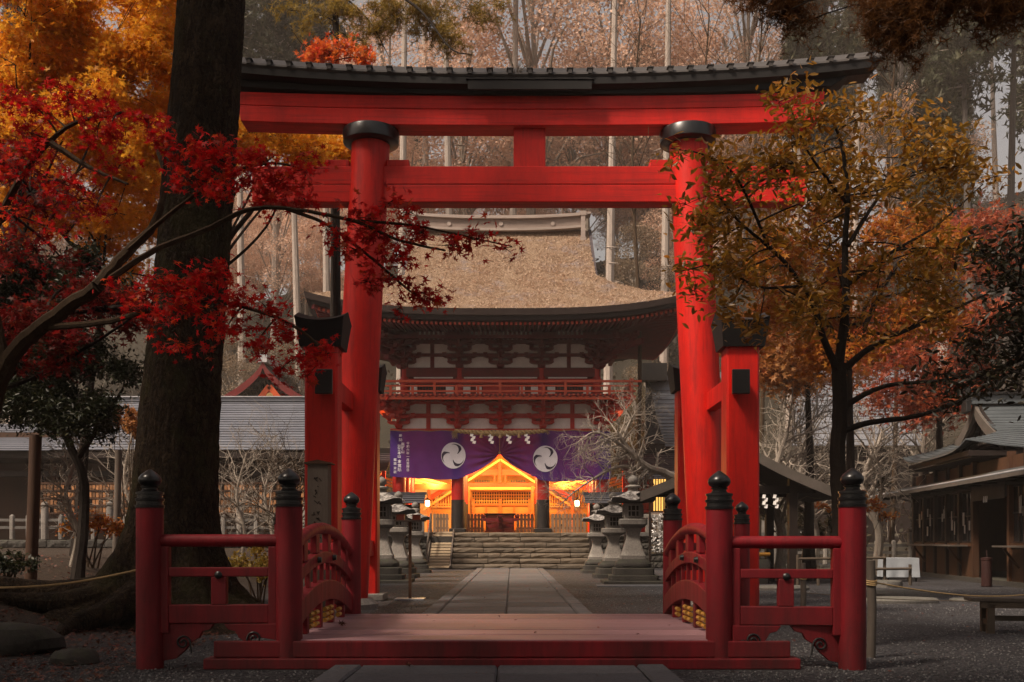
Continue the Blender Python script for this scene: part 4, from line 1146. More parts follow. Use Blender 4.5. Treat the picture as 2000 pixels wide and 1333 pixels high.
    glyphs('令和六年一月吉祥日', 797, 866.5, 6.5, .125)
    glyphs('高野山', 787, 868.5, 7.2, .15)
    glyphs('別格本山', 780.0, 872, 6.6, .14); glyphs('本覚院', 780.5, 902, 8.0, .155)
    glyphs('奉納', 782.5, 852, 7.5, .145)
    glyphs('稲葉', 771.8, 898.5, 7.5, .12); glyphs('滋研', 771.8, 915, 7.5, .12)
    TXT.build('dedication_lettering', M['clothwhite'], t, kind='stuff')
def purple():
    b = NB('purple_cloth'); v = b.coord()
    n = b.noise(v, 2, 5, .6); c = b.ramp(n, [(.3, (.040, .014, .13)), (.7, (.062, .02, .17))])
    c = b.mix(.15, c, b.ramp(b.noise(v, 120, 2, .5), [(.3, (.02, .01, .05)), (.7, (.12, .05, .2))]))
    p = b.pbsdf(c, .8, .15); tr = b.n('ShaderNodeBsdfTranslucent'); tr.inputs[0].default_value = rgb((.55, .07, .20))
    m = b.n('ShaderNodeMixShader'); m.inputs[0].default_value = .028; b.l(p.outputs[0], m.inputs[1]); b.l(tr.outputs[0], m.inputs[2]); return b.done(m)
M['purple'] = purple()
M['clothwhite'] = std('white_cloth_print', (.72, .68, .72), .85, (.62, .58, .63), scale=3, bscale=90, fine=.08)
M['inkgrey'] = std('ink_grey', (.035, .025, .055), .8)
M['rope'] = std('straw_rope', (.44, .30, .14), .85, (.25, .16, .08), scale=20, bscale=60, bump=.5)
M['paper'] = std('white_paper', (.78, .76, .74), .8, (.7, .68, .66), fine=.05)
curtain()
def shimenawa():
    a, b = P(888, 842, 39.6), P(1066, 842, 39.6)
    t = thing('sacred_rope', 'twisted straw rope with paper zigzags above the purple curtain', 'rope', (a+b)/2)
    n = 90
    for q in range(2):
        pts = []; rr = []
        for i in range(n+1):
            u_ = i/n; c = a.lerp(b, u_)+Vector((0, 0, -.10*math.sin(math.pi*u_))); th = u_*70+q*math.pi
            r_ = .045+.02*math.sin(math.pi*u_)
            pts.append(c+Vector((0, math.cos(th)*r_, math.sin(th)*r_))); rr.append(r_*.95)
        mb = MB(); mb.tube(pts, rr, 6); mb.build('rope_strand', M['rope'], t)
    mb = MB(); r = random.Random(2)
    for i in range(40):
        s_ = a+Vector((r.uniform(-.05, .08), r.uniform(-.05, .05), 0)); mb.tube([s_, s_+Vector((r.uniform(-.12, .1), r.uniform(-.06, .06), -r.uniform(.1, .33)))], .006, 3)
    for i in range(24):
        s_ = b+Vector((0, 0, 0)); mb.tube([s_, s_+Vector((r.uniform(-.02, .18), r.uniform(-.06, .06), -r.uniform(.0, .16)))], .006, 3)
    mb.build('straw_fringe', M['rope'], t, kind='stuff')
    for k, px in enumerate((922, 957, 992, 1028)):
        p = P(px, 847, 39.55)
        sd_ = thing('paper_streamer', 'white zigzag paper streamer, %s from the left on the straw rope' % ('first', 'second', 'third', 'fourth')[k], 'paper streamer', p, 0, 'paper streamers on the straw rope')
        mb = MB(); x, z = p.x-.06, p.z
        for i in range(4):
            w_ = .12; q = (i % 2)*.07+i*.01
            mb.add([(x+q, p.y, z), (x+q+w_, p.y-.02, z-.02), (x+q+w_-.03, p.y-.03, z-.13), (x+q-.03, p.y-.01, z-.11)], [(0, 3, 2, 1)])
            z -= .095
        mb.build('folded_paper', M['paper'], sd_)
    for k, px in enumerate((940, 977, 1014)):
        p = P(px, 848, 39.55); 
        mb = MB(); mb.lathe([(.01, .12), (.03, .10), (.035, .06), (.075, -.10), (.07, -.11)], (p.x, p.y, p.z-.04), 10)
        o = mb.build('straw_tassel', M['rope'])
        tag(o, 'straw tassel hanging from the rope, %s of three' % ('leftmost', 'middle', 'rightmost')[k], 'tassel', 'straw tassels on the rope')
shimenawa()

# ------------------------------------------------------------------ lit worship hall behind the gate
def hall():
    D = 46.6; t = thing('worship_hall', 'lamplit worship hall with cream walls and lattice seen through the gate', 'shrine hall', (GX, D, GZ))
    def bx(px0, px1, py0, py1, d, th, m, nm, bev=0):
        a, b = P(px0, py1, d), P(px1, py0, d); mb = MB(); mb.box(a.x, b.x, d-th, d, a.z, b.z); return mb.build(nm, m, t, bevel=bev)
    HR = M['hallred']
    mb = MB(); mb.box(-5.4, 4.6, 40.0, 53, GZ-.01, GZ+.004); mb.build('hall_floor', M['honey'], t)
    bx(800, 1158, 850, 1040, 49.0, .1, M['cream'], 'back_wall')
    mb = MB(); mb.box(-4.9, 3.9, 45.0, 51, 5.75, 5.85); mb.build('hall_ceiling', M['cream'], t)
    # gable front
    bx(800, 1150, 918, 929, D, .15, HR, 'cross_beam'); bx(800, 1150, 944, 951, D, .16, HR, 'cross_beam')
    bx(800, 1150, 952, 957, D-.02, .13, M['cream'], 'cross_beam')
    for px, w_ in ((976, 6), (966, 3), (987, 3)):
        bx(px-w_/2, px+w_/2, 890 if px == 976 else 929, 944, D-.16, .05, HR, 'king_post')
    apex = P(977, 884, D-.2)
    for sg in (-1, 1):
        for k, (dy, m) in enumerate(((0, HR), (14, M['cream']))):
            a = P(977, 884+dy, D-.2-.05*k); b = P(977+sg*150, 884+dy+98, D-.2-.05*k)
            mb = MB(); mb.beam(a, b, .1, .20 if k == 0 else .10); mb.build('sloping_rafter', m, t)
    for sg in (-1, 1):
        for i in range(7):
            x = 977+sg*(95+i*24); a = P(x, 925, D-.6); b = P(x+sg*55, 960, D-.6)
            mb = MB(); mb.beam(P(x-sg*10, 952, 45.2), P(x+sg*60, 934, 45.2), .08, .10); mb.build('ceiling_rafter', M['cream'], t)
    for q in (-1, 1):
        for i in range(9):
            x = 977+q*(18+i*3.2)+q*4; bx(x-.9, x+.9, 938, 943.5, D-.12, .03, M['wooddark'], 'tooth_block')
    # inner columns
    for px in (915, 1040, 838, 1118): bx(px-3, px+3, 950, 1040, D-.3, .16, M['honeyred'], 'inner_column', .02)
    # lattice screen
    L0, L1 = P(922, 985, 47.6), P(1037, 961, 47.6)
    fr = bx(920, 1039, 957, 961, 47.58, .08, M['cream'], 'lattice_head')
    n = 24
    for i in range(n+1):
        x = L0.x+(L1.x-L0.x)*i/n; mb = MB(); mb.box(x-.022, x+.022, 47.54, 47.6, L0.z, L1.z); mb.build('lattice_bar', M['cream'], t)
    for i in range(5):
        z = L0.z+(L1.z-L0.z)*i/4; mb = MB(); mb.box(L0.x, L1.x, 47.50, 47.535, z-.02, z+.02); mb.build('lattice_bar', M['cream'], t)
    mb = MB(); mb.box(L0.x, L1.x, 47.8, 47.9, L0.z, L1.z); mb.build('screen_backing', M['wooddark'], t)
    bx(922, 1037, 986, 1035, 47.6, .1, M['honey'], 'panel_wall')
    for px in (925, 977, 1034): bx(px-2.5, px+2.5, 975, 1036, 47.45, .08, M['honeyred'], 'panel_post')
    for px in (950, 1004): bx(px-1.5, px+1.5, 986, 1036, 47.47, .04, M['honeyred'], 'panel_post')
    bx(922, 1037, 984, 988, 47.46, .08, M['honeyred'], 'panel_rail'); bx(922, 1037, 1003, 1006, 47.46, .06, M['honeyred'], 'panel_rail')
    # side screens with white lattice
    for (a, b) in ((838, 850), (856, 881), (1074, 1102), (1109, 1122), (1126, 1146)):
        f = bx(a, b, 966, 990, 47.2, .05, M['hallorange'], 'side_screen')
        A, B = P(a, 990, 47.14), P(b, 966, 47.14); m_ = max(2, int((b-a)/4.2))
        for i in range(m_+1):
            x = A.x+(B.x-A.x)*i/m_; mb = MB(); mb.box(x-.03, x+.03, 47.08, 47.14, A.z, B.z); mb.build('lattice_bar', M['cream'], t)
        for z in (A.z, B.z, (A.z*.8+B.z*.2)):
            mb = MB(); mb.box(A.x-.03, B.x+.03, 47.05, 47.078, z-.03, z+.03); mb.build('lattice_bar', M['cream'], t)
    bx(800, 912, 992, 1005, 47.3, .1, M['honey'], 'side_rail'); bx(1045, 1155, 992, 1005, 47.3, .1, M['honey'], 'side_rail')
    bx(800, 912, 946, 957, 44.8, .2, HR, 'cross_beam'); bx(1045, 1155, 946, 957, 44.8, .2, HR, 'cross_beam')
    return t
M['hallred'] = std('hall_vermilion', (.62, .06, .012), .5, (.50, .045, .01), scale=2)
M['honeyred'] = std('honey_red_wood', (.52, .15, .03), .55, (.40, .11, .025), scale=2)
M['hallorange'] = std('orange_wall', (.55, .12, .03), .7)
hall()
def lamp(px, py, d, e, size=.18, idx='', body=True):
    p = P(px, py, d)
    o = thing('hanging_lantern', idx, 'hanging lantern', p, 0, 'lit hanging lanterns in the hall')
    mb = MB(); mb.lathe([(.06, -.14), (.10, -.12), (.10, .10), (.06, .12)], p, 6); mb.build('lamp_glass', M['lampglow'], o)
    mb = MB(); mb.lathe([(.005, .26), (.05, .20), (.17, .13), (.17, .12), (.1, .12)], p, 6); mb.build('lamp_roof', M['iron'], o)
    mb = MB(); mb.lathe([(.12, -.19), (.12, -.145), (.1, -.142)], p, 6); mb.tube([p+Vector((0, 0, .25)), p+Vector((0, 0, .6))], .01, 4); mb.build('lamp_base', M['iron'], o)
    ld = bpy.data.lights.new('lamp_light', 'POINT'); ld.energy = e; ld.color = (1.0, .54, .15); ld.shadow_soft_size = .2
    l = bpy.data.objects.new('lamp_light', ld); link(l, o); l.location = (0, -.35, -.25)
M['lampglow'] = emit('lamp_glow', (1.0, .62, .22), 14)
LK = 1.0
for (px, py, d, e, lab) in ((848, 928, 44.6, 420, 'lit hanging lantern in the left bay behind the curtain'), (1104, 928, 44.6, 420, 'lit hanging lantern in the right bay behind the curtain'),
                       (930, 905, 44.8, 520, 'lit hanging lantern left of the hall gable, behind the curtain'), (1024, 905, 44.8, 520, 'lit hanging lantern right of the hall gable, behind the curtain'),
                       (835, 983, 45.2, 60, 'small lit lantern low in the left bay'), (1127, 983, 45.2, 60, 'small lit lantern low in the right bay')):
    lamp(px, py, d, e*LK, idx=lab)
def offering():
    a, b = P(948, 1038, 41.2), P(1005, 1003, 41.2)
    t = thing('offering_box', 'dark red wooden offering box with a gold comma crest in the gateway', 'offering box', ((a.x+b.x)/2, 41.2, GZ))
    mb = MB(); mb.box(a.x+.02, b.x-.02, 41.2, 41.9, GZ+.09, b.z-.06); mb.build('box_body', M['boxred'], t, bevel=.01)
    mb = MB(); mb.box(a.x-.05, b.x+.05, 41.12, 41.98, b.z-.058, b.z); mb.build('box_lid', M['wooddark'], t, bevel=.01)
    mb = MB(); mb.box(a.x-.02, b.x+.02, 41.16, 41.94, GZ+.005, GZ+.088); mb.build('box_plinth', M['boxred'], t, bevel=.01)
    for x in (a.x+.05, b.x-.05):
        mb = MB(); mb.box(x-.03, x+.03, 41.18, 41.197, GZ+.1, b.z-.07); mb.build('box_strap', M['wooddark'], t)
    c = Vector(((a.x+b.x)/2, 41.19, P(0, 1012, 41.2).z)); Rr = .115
    for s3 in range(3):
        th = R(90-120*s3); V = []; K = 12; hc = (Rr*.42*math.cos(th), Rr*.42*math.sin(th))
        mb = MB(); vs = [(c.x+hc[0]+Rr*.36*math.cos(2*math.pi*k/12), c.y-.004, c.z+hc[1]+Rr*.36*math.sin(2*math.pi*k/12)) for k in range(12)]
        mb.add(vs, [tuple(range(12))])
        V = []
        for k in range(K+1):
            u_ = k/K; a_ = th+R(10)+R(100)*u_; r1 = Rr*(.80+.2*u_*.0); w_ = Rr*.30*(1-u_)
            V += [(c.x+(Rr-w_)*math.cos(a_), c.y-.006, c.z+(Rr-w_)*math.sin(a_)), (c.x+Rr*math.cos(a_), c.y-.006, c.z+Rr*math.sin(a_))]
        mb.add(V, [(2*k, 2*k+1, 2*k+3, 2*k+2) for k in range(K)]); mb.build('crest', M['gold'], t)
M['boxred'] = std('red_brown_box', (.22, .045, .025), .45, (.15, .03, .018), scale=3)
M['gold'] = std('gold_leaf', (.75, .55, .25), .35, spec=.6)
offering()
def fence_low(px0, px1, d, lab, n):
    a, b = P(px0, 1038, d), P(px1, 1005, d)
    t = thing('picket_fence', lab, 'fence', ((a.x+b.x)/2, d, GZ), 0, 'low wooden fences in the gateway')
    for i in range(n):
        x = a.x+(b.x-a.x)*(i+.5)/n; mb = MB(); w_ = .055
        mb.prism([(x-w_, GZ+.01), (x+w_, GZ+.01), (x+w_, b.z-.01), (x+w_*.4, b.z+.03), (x-w_*.4, b.z+.03), (x-w_, b.z-.01)], d-.02, d+.02); mb.build('picket', M['picket'], t)
    for z in (GZ+.18, GZ+.55):
        mb = MB(); mb.box(a.x, b.x, d+.023, d+.06, z-.04, z+.04); mb.build('rail', M['picket'], t)
M['picket'] = std('picket_wood', (.30, .19, .11), .7, (.2, .12, .07), scale=4, bscale=40, objvar=.3)
fence_low(846, 876, 40.1, 'low wooden picket fence left of the left black-footed column', 5)
fence_low(912, 945, 41.2, 'low wooden picket fence left of the offering box', 5)
fence_low(1008, 1043, 41.2, 'low wooden picket fence right of the offering box', 5)
fence_low(1076, 1145, 40.1, 'low wooden picket fence right of the right black-footed column', 10)
# ------------------------------------------------------------------ side wings of the gate
def course_roof(t, a0, a1, b0, b1, n, m, th=.05, sag=.0, name='roof_course'):
    "stepped courses between ridge edge a0-a1 and eave edge b0-b1"
    a0, a1, b0, b1 = map(Vector, (a0, a1, b0, b1))
    up = (a1-a0).cross(b0-a0).normalized()
    if up.z < 0: up = -up
    for i in range(n):
        u0, u1 = i/n, (i+1)/n+.12/n
        s0 = Vector((0, 0, -sag*math.sin(math.pi*u0))); s1 = Vector((0, 0, -sag*math.sin(math.pi*min(1, u1))))
        p = [a0.lerp(b0, u0)+s0, a1.lerp(b1, u0)+s0, a1.lerp(b1, u1)+s1+up*th, a0.lerp(b0, u1)+s1+up*th]
        q = [v-up*th*.9 for v in p[2:]]
        mb = MB(); mb.add(p+q, [(0, 1, 2, 3), (3, 2, 4, 5), (0, 3, 5), (1, 4, 2)]); mb.build(name, m, t)
def wings():
    for sg, x0, x1 in ((-1, -10.5, -5.6), (1, 4.9, 7.6)):
        t = thing('cloister_wing', ('red lattice corridor with dark roof joining the gate on its left' if sg < 0 else 'red lattice corridor with dark roof joining the gate on its right, behind the bare tree'), 'corridor', ((x0+x1)/2, 43, GZ), 0, 'corridors beside the gate')
        mb = MB(); mb.box(x0, x1, 43.4, 43.5, GZ, 4.0); mb.build('wall', M['gatedark'], t)
        n = int(abs(x1-x0)/1.2)
        for i in range(n+1):
            x = x0+(x1-x0)*i/n; mb = MB(); mb.box(x-.1, x+.1, 43.2, 43.36, GZ, 4.1); mb.build('post', M['gatered'], t)
        for z, h in ((1.55, .1), (2.35, .06), (3.55, .09), (3.95, .08)):
            mb = MB(); mb.box(x0, x1, 43.22, 43.34, z-h, z+h); mb.build('rail', M['gatered'], t)
        for i in range(n):
            xa = x0+(x1-x0)*i/n+.12; xb = x0+(x1-x0)*(i+1)/n-.12
            mb = MB(); mb.box(xa, xb, 43.36, 43.385, 2.45, 3.42); p = mb.build('lattice_backing', M['rafter_end'], t)
            for k in range(7):
                x = xa+(xb-xa)*(k+.5)/7; mb = MB(); mb.box(x-.03, x+.03, 43.3, 43.34, 2.45, 3.42); mb.build('lattice_bar', M['gateorange'], p)
        course_roof(t, (x0-.3, 44.6, 5.0), (x1+.3, 44.6, 5.0), (x0-.3, 42.2, 4.05), (x1+.3, 42.2, 4.05), 9, M['barkroof'])
        mb = MB(); mb.box(x0-.3, x1+.3, 44.4, 44.8, 4.95, 5.2); mb.build('ridge', M['kasagi'], t)
        # lower pent roof nearer the gate wall
        course_roof(t, (x0-.2, 42.0, 4.02), (x1+.1, 42.0, 4.02), (x0-.2, 41.2, 3.62), (x1+.1, 41.2, 3.62), 4, M['metalroof'])
        # open storage below: stacks of rafters tucked under the eave
        mb = MB()
        for i in range(34):
            x = x0+(x1-x0)*(i+.5)/34; mb.beam((x, 43.1, 3.98), (x, 42.15, 3.80), .06, .07)
        mb.build('rafters', M['gateorange'], t, kind='stuff')
wings()
def racks():
    for nm, (a, b, d) in (('left', (724, 830, 36.6)), ('right', (1141, 1236, 36.2))):
        A, B = P(a, 985, d), P(b, 966, d)
        t = thing('roofed_rack', 'low dark roofed board behind the stone lanterns on the %s of the steps' % nm, 'rack', ((A.x+B.x)/2, d, 0), 0, 'roofed boards beside the steps')
        for x in (A.x+.25, B.x-.25):
            mb = MB(); mb.box(x-.06, x+.06, d, d+.12, 0, 2.55); mb.build('post', M['wooddark'], t)
        mb = MB(); mb.box(A.x+.2, B.x-.2, d+.02, d+.08, 1.3, 2.4); mb.build('board', M['wooddark'], t)
        course_roof(t, (A.x, d+.2, B.z+.03), (B.x, d+.2, B.z+.03), (A.x, d-.35, A.z+.02), (B.x, d-.35, A.z+.02), 4, M['slateroof'], .03)
        mb = MB(); mb.box(A.x-.05, B.x+.05, d+.1, d+.3, B.z, B.z+.09); mb.build('ridge_board', M['slateroof'], t)
M['slateroof'] = std('dark_slate_boards', (.055, .055, .065), .6, (.035, .035, .04), scale=3, bscale=30)
racks()

# ------------------------------------------------------------------ stone lanterns
def lantern_proto(name, label, loc, rz, k, H=2.55):
    t = thing(name, label, 'stone lantern', loc, rz, 'stone lanterns flanking the path')
    def sq(prof, nm, m, n=32, sqv=7, parent=t, rot=R(45)*0):
        mb = MB(); r = random.Random(len(nm)+int(k*7))
        mb.lathe(prof, (0, 0, 0), n, sqv, rot, None)
        return mb.build(nm, m, parent, local=True)
    sq([(.60, 0), (.60, .11), (.58, .12)], 'bottom_slab', M['darkstone'])
    sq([(.50, .121), (.50, .28), (.48, .30)], 'plinth', M['darkstone'])
    sq([(.42, .301), (.44, .33), (.44, .40), (.40, .45), (.34, .50), (.31, .51)], 'lotus_base', M['darkstone'], sqv=5)
    sq([(.31, .511), (.31, .60), (.285, .62), (.25, .74), (.20, .88), (.165, 1.0), (.155, 1.08), (.17, 1.16), (.20, 1.22), (.21, 1.27)], 'shaft', M['stone'], sqv=8)
    sq([(.24, 1.271), (.31, 1.33), (.34, 1.36), (.34, 1.47), (.32, 1.49)], 'platform', M['stone'], sqv=7)
    fb = sq([(.225, 1.491), (.225, 1.87), (.22, 1.875)], 'fire_box', M['stone'], sqv=12)
    for q in range(4):
        Mz = Matrix.Rotation(q*math.pi/2, 4, 'Z')
        mb = MB(); mb.box(-.125, .125, -.226-.006, -.2, 1.56, 1.81, Mz); w_ = mb.build('window', M['recess'], fb, local=True)
        for x in (-.055, .055, -.135, .135):
            mb = MB(); mb.box(x-.013, x+.013, -.252, -.230, 1.54, 1.83, Mz); mb.build('window_bar', M['stone'], fb, local=True)
        for z in (1.548, 1.685, 1.822):
            mb = MB(); mb.box(-.148, .148, -.256, -.2525+.0, z-.013, z+.013, Mz); mb.build('window_bar', M['stone'], fb, local=True)
    # roof with curled corners
    mb = MB(); V = []; n = 32; prof = [(.20, 1.872), (.50, 1.905), (.53, 1.935), (.50, 1.965), (.40, 2.005), (.30, 2.06), (.20, 2.13), (.13, 2.17)]
    for (r_, z) in prof:
        for kk in range(n):
            a = 2*math.pi*kk/n; q = 1/(abs(math.cos(a))**6+abs(math.sin(a))**6)**(1/6)
            cor = max(0, q-1)/.122*1.0
            V.append((math.cos(a)*r_*q, math.sin(a)*r_*q, z+.07*min(1, cor)**1.5*(r_/.5)**2))
    fs = [(i*n+kk, i*n+(kk+1) % n, (i+1)*n+(kk+1) % n, (i+1)*n+kk) for i in range(len(prof)-1) for kk in range(n)]+[tuple(range(n))[::-1], tuple((len(prof)-1)*n+kk for kk in range(n))]
    mb.add(V, fs, True); mb.build('roof', M['lichenstone'], t, local=True)
    mb = MB(); mb.lathe([(.13, 2.171), (.12, 2.25), (.15, 2.262), (.19, 2.275), (.19, 2.30), (.12, 2.32), (.07, 2.335)], (0, 0, 0), 20); mb.build('neck', M['stone'], t, local=True)
    mb = MB(); mb.lathe([(.06, 2.336), (.115, 2.38), (.13, 2.44), (.11, 2.50), (.06, 2.545), (.005, 2.575)], (0, 0, 0), 20); mb.build('jewel', M['stone'], t, local=True)
    t.scale = (k, k, k); return t
M['recess'] = std('lantern_recess', (.03, .024, .018), .9)
M['lichenstone'] = stonemat('lichened_roof_stone', (.11, .10, .095), (.05, .048, .045), (.42, .40, .38), .75)
L0 = lantern_proto('stone_lantern', 'nearest stone lantern on the left of the path, beside the red torii column', (-3.38, 25.8, 0), R(3), 1.03)
for (x, y, k, rz, lab) in ((-3.33, 29.2, .985, -2, 'middle stone lantern left of the path, partly behind the nearest one'), (-3.27, 33.6, .93, 4, 'smallest, farthest stone lantern left of the path beside the wooden ramp'),
                      (3.06, 25.2, 1.03, -3, 'nearest and tallest stone lantern right of the path'), (2.95, 29.0, .97, 2, 'middle stone lantern in the right row, lichen on its roof'), (2.82, 33.2, .90, -1, 'farthest stone lantern in the right row, next to the stone steps')):
    dup(L0, (x, y, 0), R(rz), k, lab)
for (x, y, d_) in ((3.06, 25.2, 1), (-3.38, 25.8, 1)):
    o = rough_slab(x-.78, x+.78, y-.72, y+.72, 0, .09, rnd, .02).build('foundation_slab', M['darkstone']); tag(o, 'flat dark slab under the nearest %s lantern' % ('right' if x > 0 else 'left'), 'stone slab')
L0.location.z = .0
for o in list(C.objects):
    if o.get('category') == 'stone lantern' and o.location.y < 26: o.location.z = .095
o = rough_slab(2.0, 4.3, 23.3, 24.1, 0, .035, rnd, .03).build('stepping_slab', M['paver']); tag(o, 'long pale flat slab in the gravel before the right lanterns', 'stone slab')
def stand():
    b = P(801, 1170, 18.3); t = thing('small_stand', 'thin post stand with a little shelf of red boxes beside the path', 'stand', (b.x, b.y, 0))
    mb = MB(); mb.box(b.x-.27, b.x+.27, b.y-.22, b.y+.22, .0, .03); mb.build('foot_plate', M['steel'], t, bevel=.005)
    mb = MB(); mb.box(b.x-.027, b.x+.027, b.y-.027, b.y+.027, .031, 1.44); mb.build('post', M['woodbrown'], t)
    mb = MB(); mb.box(b.x-.28, b.x+.28, b.y-.16, b.y+.16, 1.441, 1.465); mb.build('shelf', M['woodgrey'], t)
    for x, c in ((-.17, 'left'), (.12, 'right')):
        mb = MB(); mb.box(b.x+x-.07, b.x+x+.07, b.y-.09, b.y+.08, 1.466, 1.55); mb.box(b.x+x-.075, b.x+x+.075, b.y-.095, b.y+.085, 1.551, 1.565)
        o = mb.build('small_box', M['boxred']); tag(o, 'small red-brown box, the %s of two on the thin stand' % c, 'box', 'boxes on the stand')
M['steel'] = std('grey_steel', (.35, .35, .36), .4, spec=.5)
stand()

# ------------------------------------------------------------------ left: long hall with metal roof, plaque wall, stone fence
def left_hall():
    t = thing('long_hall', 'long wooden hall with silver ribbed roof behind the big tree', 'hall', (-14, 38, .8))
    x0, x1 = -30.0, -6.2
    zr, ze = 1.1+270*42/F, 1.1+176*37.2/F
    course_roof(t, (-17.2, 42, zr), (x1, 42, zr), (-17.2, 37.2, ze), (x1, 37.2, ze), 20, M['silverroof'], .035)
    mb = MB(); mb.box(-17.2, x1+.1, 41.85, 42.15, zr, zr+.17); mb.build('ridge', M['silverroof'], t)
    mb = MB(); mb.box(-17.2, x1+.1, 41.8, 42.2, zr+.172, zr+.21); mb.build('ridge_cap', M['palemetal'], t)
    course_roof(t, (x0, 42, 6.0), (-17.21, 42, 6.0), (x0, 37.0, ze-.05), (-17.21, 37.0, ze-.05), 14, M['silverroof'], .035)
    mb = MB(); mb.box(x0, x1, 37.15, 37.3, ze-.30, ze-.10); mb.build('eave_fascia', M['wooddark'], t)
    mb = MB(); mb.box(x0+.5, x1-.4, 39.2, 39.4, .6, zr-1.6); mb.build('wall', M['woodbrown'], t)
    mb = MB(); mb.box(x0, x1, 37.2, 39.4, ze-.34, ze-.31); mb.build('eave_soffit', M['wooddark'], t)
    for i in range(9):
        x = x0+1+(x1-x0-2)*i/8; mb = MB(); mb.box(x-.12, x+.12, 38.0, 38.24, .7, ze-.31); mb.build('post', M['wooddark'], t)
    mb = MB(); mb.box(x0, x1, 37.9, 38.1, ze-.95, ze-.75); mb.build('eave_beam', M['wooddark'], t)
    return t
M['silverroof'] = std('silver_roof_courses', (.16, .17, .20), .42, (.11, .115, .14), scale=1.2, bscale=12, bump=.1, spec=.5, objvar=.25)
M['palemetal'] = std('pale_metal_cap', (.5, .5, .52), .4)
left_hall()
def plaque_wall():
    d = 35.6
    for part, (pa, pb, nrow) in (('left of the big trunk', (78, 262, 4)), ('between the big trunk and the torii post', (424, 600, 4))):
        A = P(pa, 1003, d); B = P(pb, 944, d)
        t = thing('plaque_rack', 'rows of small wooden name plaques '+part, 'plaque rack', ((A.x+B.x)/2, d, .8), 0, 'wooden plaque racks in front of the long hall')
        mb = MB(); mb.box(A.x, B.x, d+.06, d+.10, A.z, B.z); mb.build('backing_board', M['wooddark'], t)
        rows = nrow; rh = (B.z-A.z)/rows; r = random.Random(pa)
        for k in range(rows+1):
            mb = MB(); mb.box(A.x-.05, B.x+.05, d-.04, d+.05, A.z+k*rh-.03, A.z+k*rh+.03); mb.build('rail', M['woodbrown'], t)
        for x in (A.x, (A.x+B.x)/2, B.x):
            mb = MB(); mb.box(x-.07, x+.07, d+.0, d+.059, .8, B.z+.3); mb.build('post', M['wooddark'], t)
        n = int((B.x-A.x)/.125); me = None
        for k in range(rows):
            for i in range(n):
                if r.random() < .12: continue
                if me is None:
                    mb = MB(); mb.box(-.048, .048, -.012, .012, 0, rh-.09); o = mb.build('plaque', M['tablet'], t, local=True); me = o.data
                else: o = bpy.data.objects.new('plaque', me); link(o, t)
                o.location = (A.x+(i+.5)*.125-(A.x+B.x)/2, -.02+r.uniform(0, .02), A.z+k*rh+.035-.8)
plaque_wall()
def stone_fence(x0, x1, y0, y1, z, lab, n, grp='grey stone post fences'):
    t = thing('stone_fence', lab, 'fence', ((x0+x1)/2, (y0+y1)/2, z), 0, grp)
    r = random.Random(n)
    for i in range(n+1):
        f = i/n; x = x0+(x1-x0)*f; y = y0+(y1-y0)*f; big = i % 4 == 0; h = 1.02 if big else .74; w_ = .10 if big else .07
        mb = MB(); mb.lathe([(w_, 0), (w_, h), (w_*.9, h+.02)]+([(w_*.6, h+.03), (w_*1.0, h+.09), (w_*.8, h+.16), (.01, h+.20)] if big else [(w_*.3, h+.06)]), (x, y, z), 12, 7 if not big else 5)
        mb.build('stone_post', M['stone'], t)
    for zz in (.62, .38):
        mb = MB(); mb.beam((x0, y0, z+zz), (x1, y1, z+zz), .06, .09); mb.build('stone_rail', M['rock'], t)
    m = int(abs(x1-x0)/.6)
    for i in range(m):
        f0, f1 = i/m, (i+1)/m; rock_block(x0+(x1-x0)*f0+.01, x0+(x1-x0)*f1-.01, y0+(y1-y0)*f0-.22, y0+(y1-y0)*f0+.3, z-.28, z-.005+r.uniform(-.02, .0), r, .03).build('base_stone', M['darkstone'], t)
stone_fence(-19.2, -5.6, 32.0, 32.0, 1.12, 'grey stone post fence on a rubble course left of the path', 26)
stone_fence(6.4, 15.5, 33.0, 33.0, .3, 'grey stone post fence behind the small water pavilion', 16)
def post(px, pyt, pyb, d, r_, m, name, lab, cat, kind=None):
    a = P(px[0], pyb, d); b = P(px[1], pyt, d); z0 = gh(a.x, a.y)-.05
    mb = MB(); mb.tube([(a.x, a.y, z0), a.lerp(b, .5)+Vector((.01, 0, 0)), b], r_, 12); o = mb.build(name, m); return tag(o, lab, cat)
post((60, 70), 850, 1090, 14.5, .085, M['woodbrown'], 'wooden_post', 'straight brown wooden post under the dark evergreen', 'post')
post((226, 232), 880, 1065, 22.0, .075, M['woodgrey'], 'pale_pole', 'thin pale grey pole just left of the big tree trunk', 'pole')
def marker():
    a = P(624, 1100, 12.9); t = thing('wooden_marker', 'weathered grey wooden marker post with faded ink before the left torii post', 'marker post', (a.x, a.y, 0))
    w_ = .135; zt = P(0, 908, 12.9).z
    mb = MB(); mb.box(a.x-w_, a.x+w_, a.y-.11, a.y+.11, 0, zt); mb.build('board_post', M['woodgrey'], t, bevel=.008)
    mb = MB(); mb.prism([(a.x-w_-.04, zt+.002), (a.x+w_+.04, zt+.002), (a.x+w_+.04, zt+.02), (a.x, zt+.055), (a.x-w_-.04, zt+.02)], a.y-.14, a.y+.14); mb.build('cap', M['woodbrown'], t)
    r = random.Random(9); mb = MB()
    for i in range(9):       # faded, unreadable brush strokes
        z = zt-.18-i*.14
        for k in range(4):
            p = Vector((a.x+r.uniform(-.05, .05), a.y-.113, z+r.uniform(-.05, .05))); q = p+Vector((r.uniform(-.06, .06), 0, r.uniform(-.05, .03)))
            mb.beam(p, q, .012, .004, up=(0, 1, 0))
    mb.build('ink_strokes', M['wooddark'], t, kind='stuff')
marker()
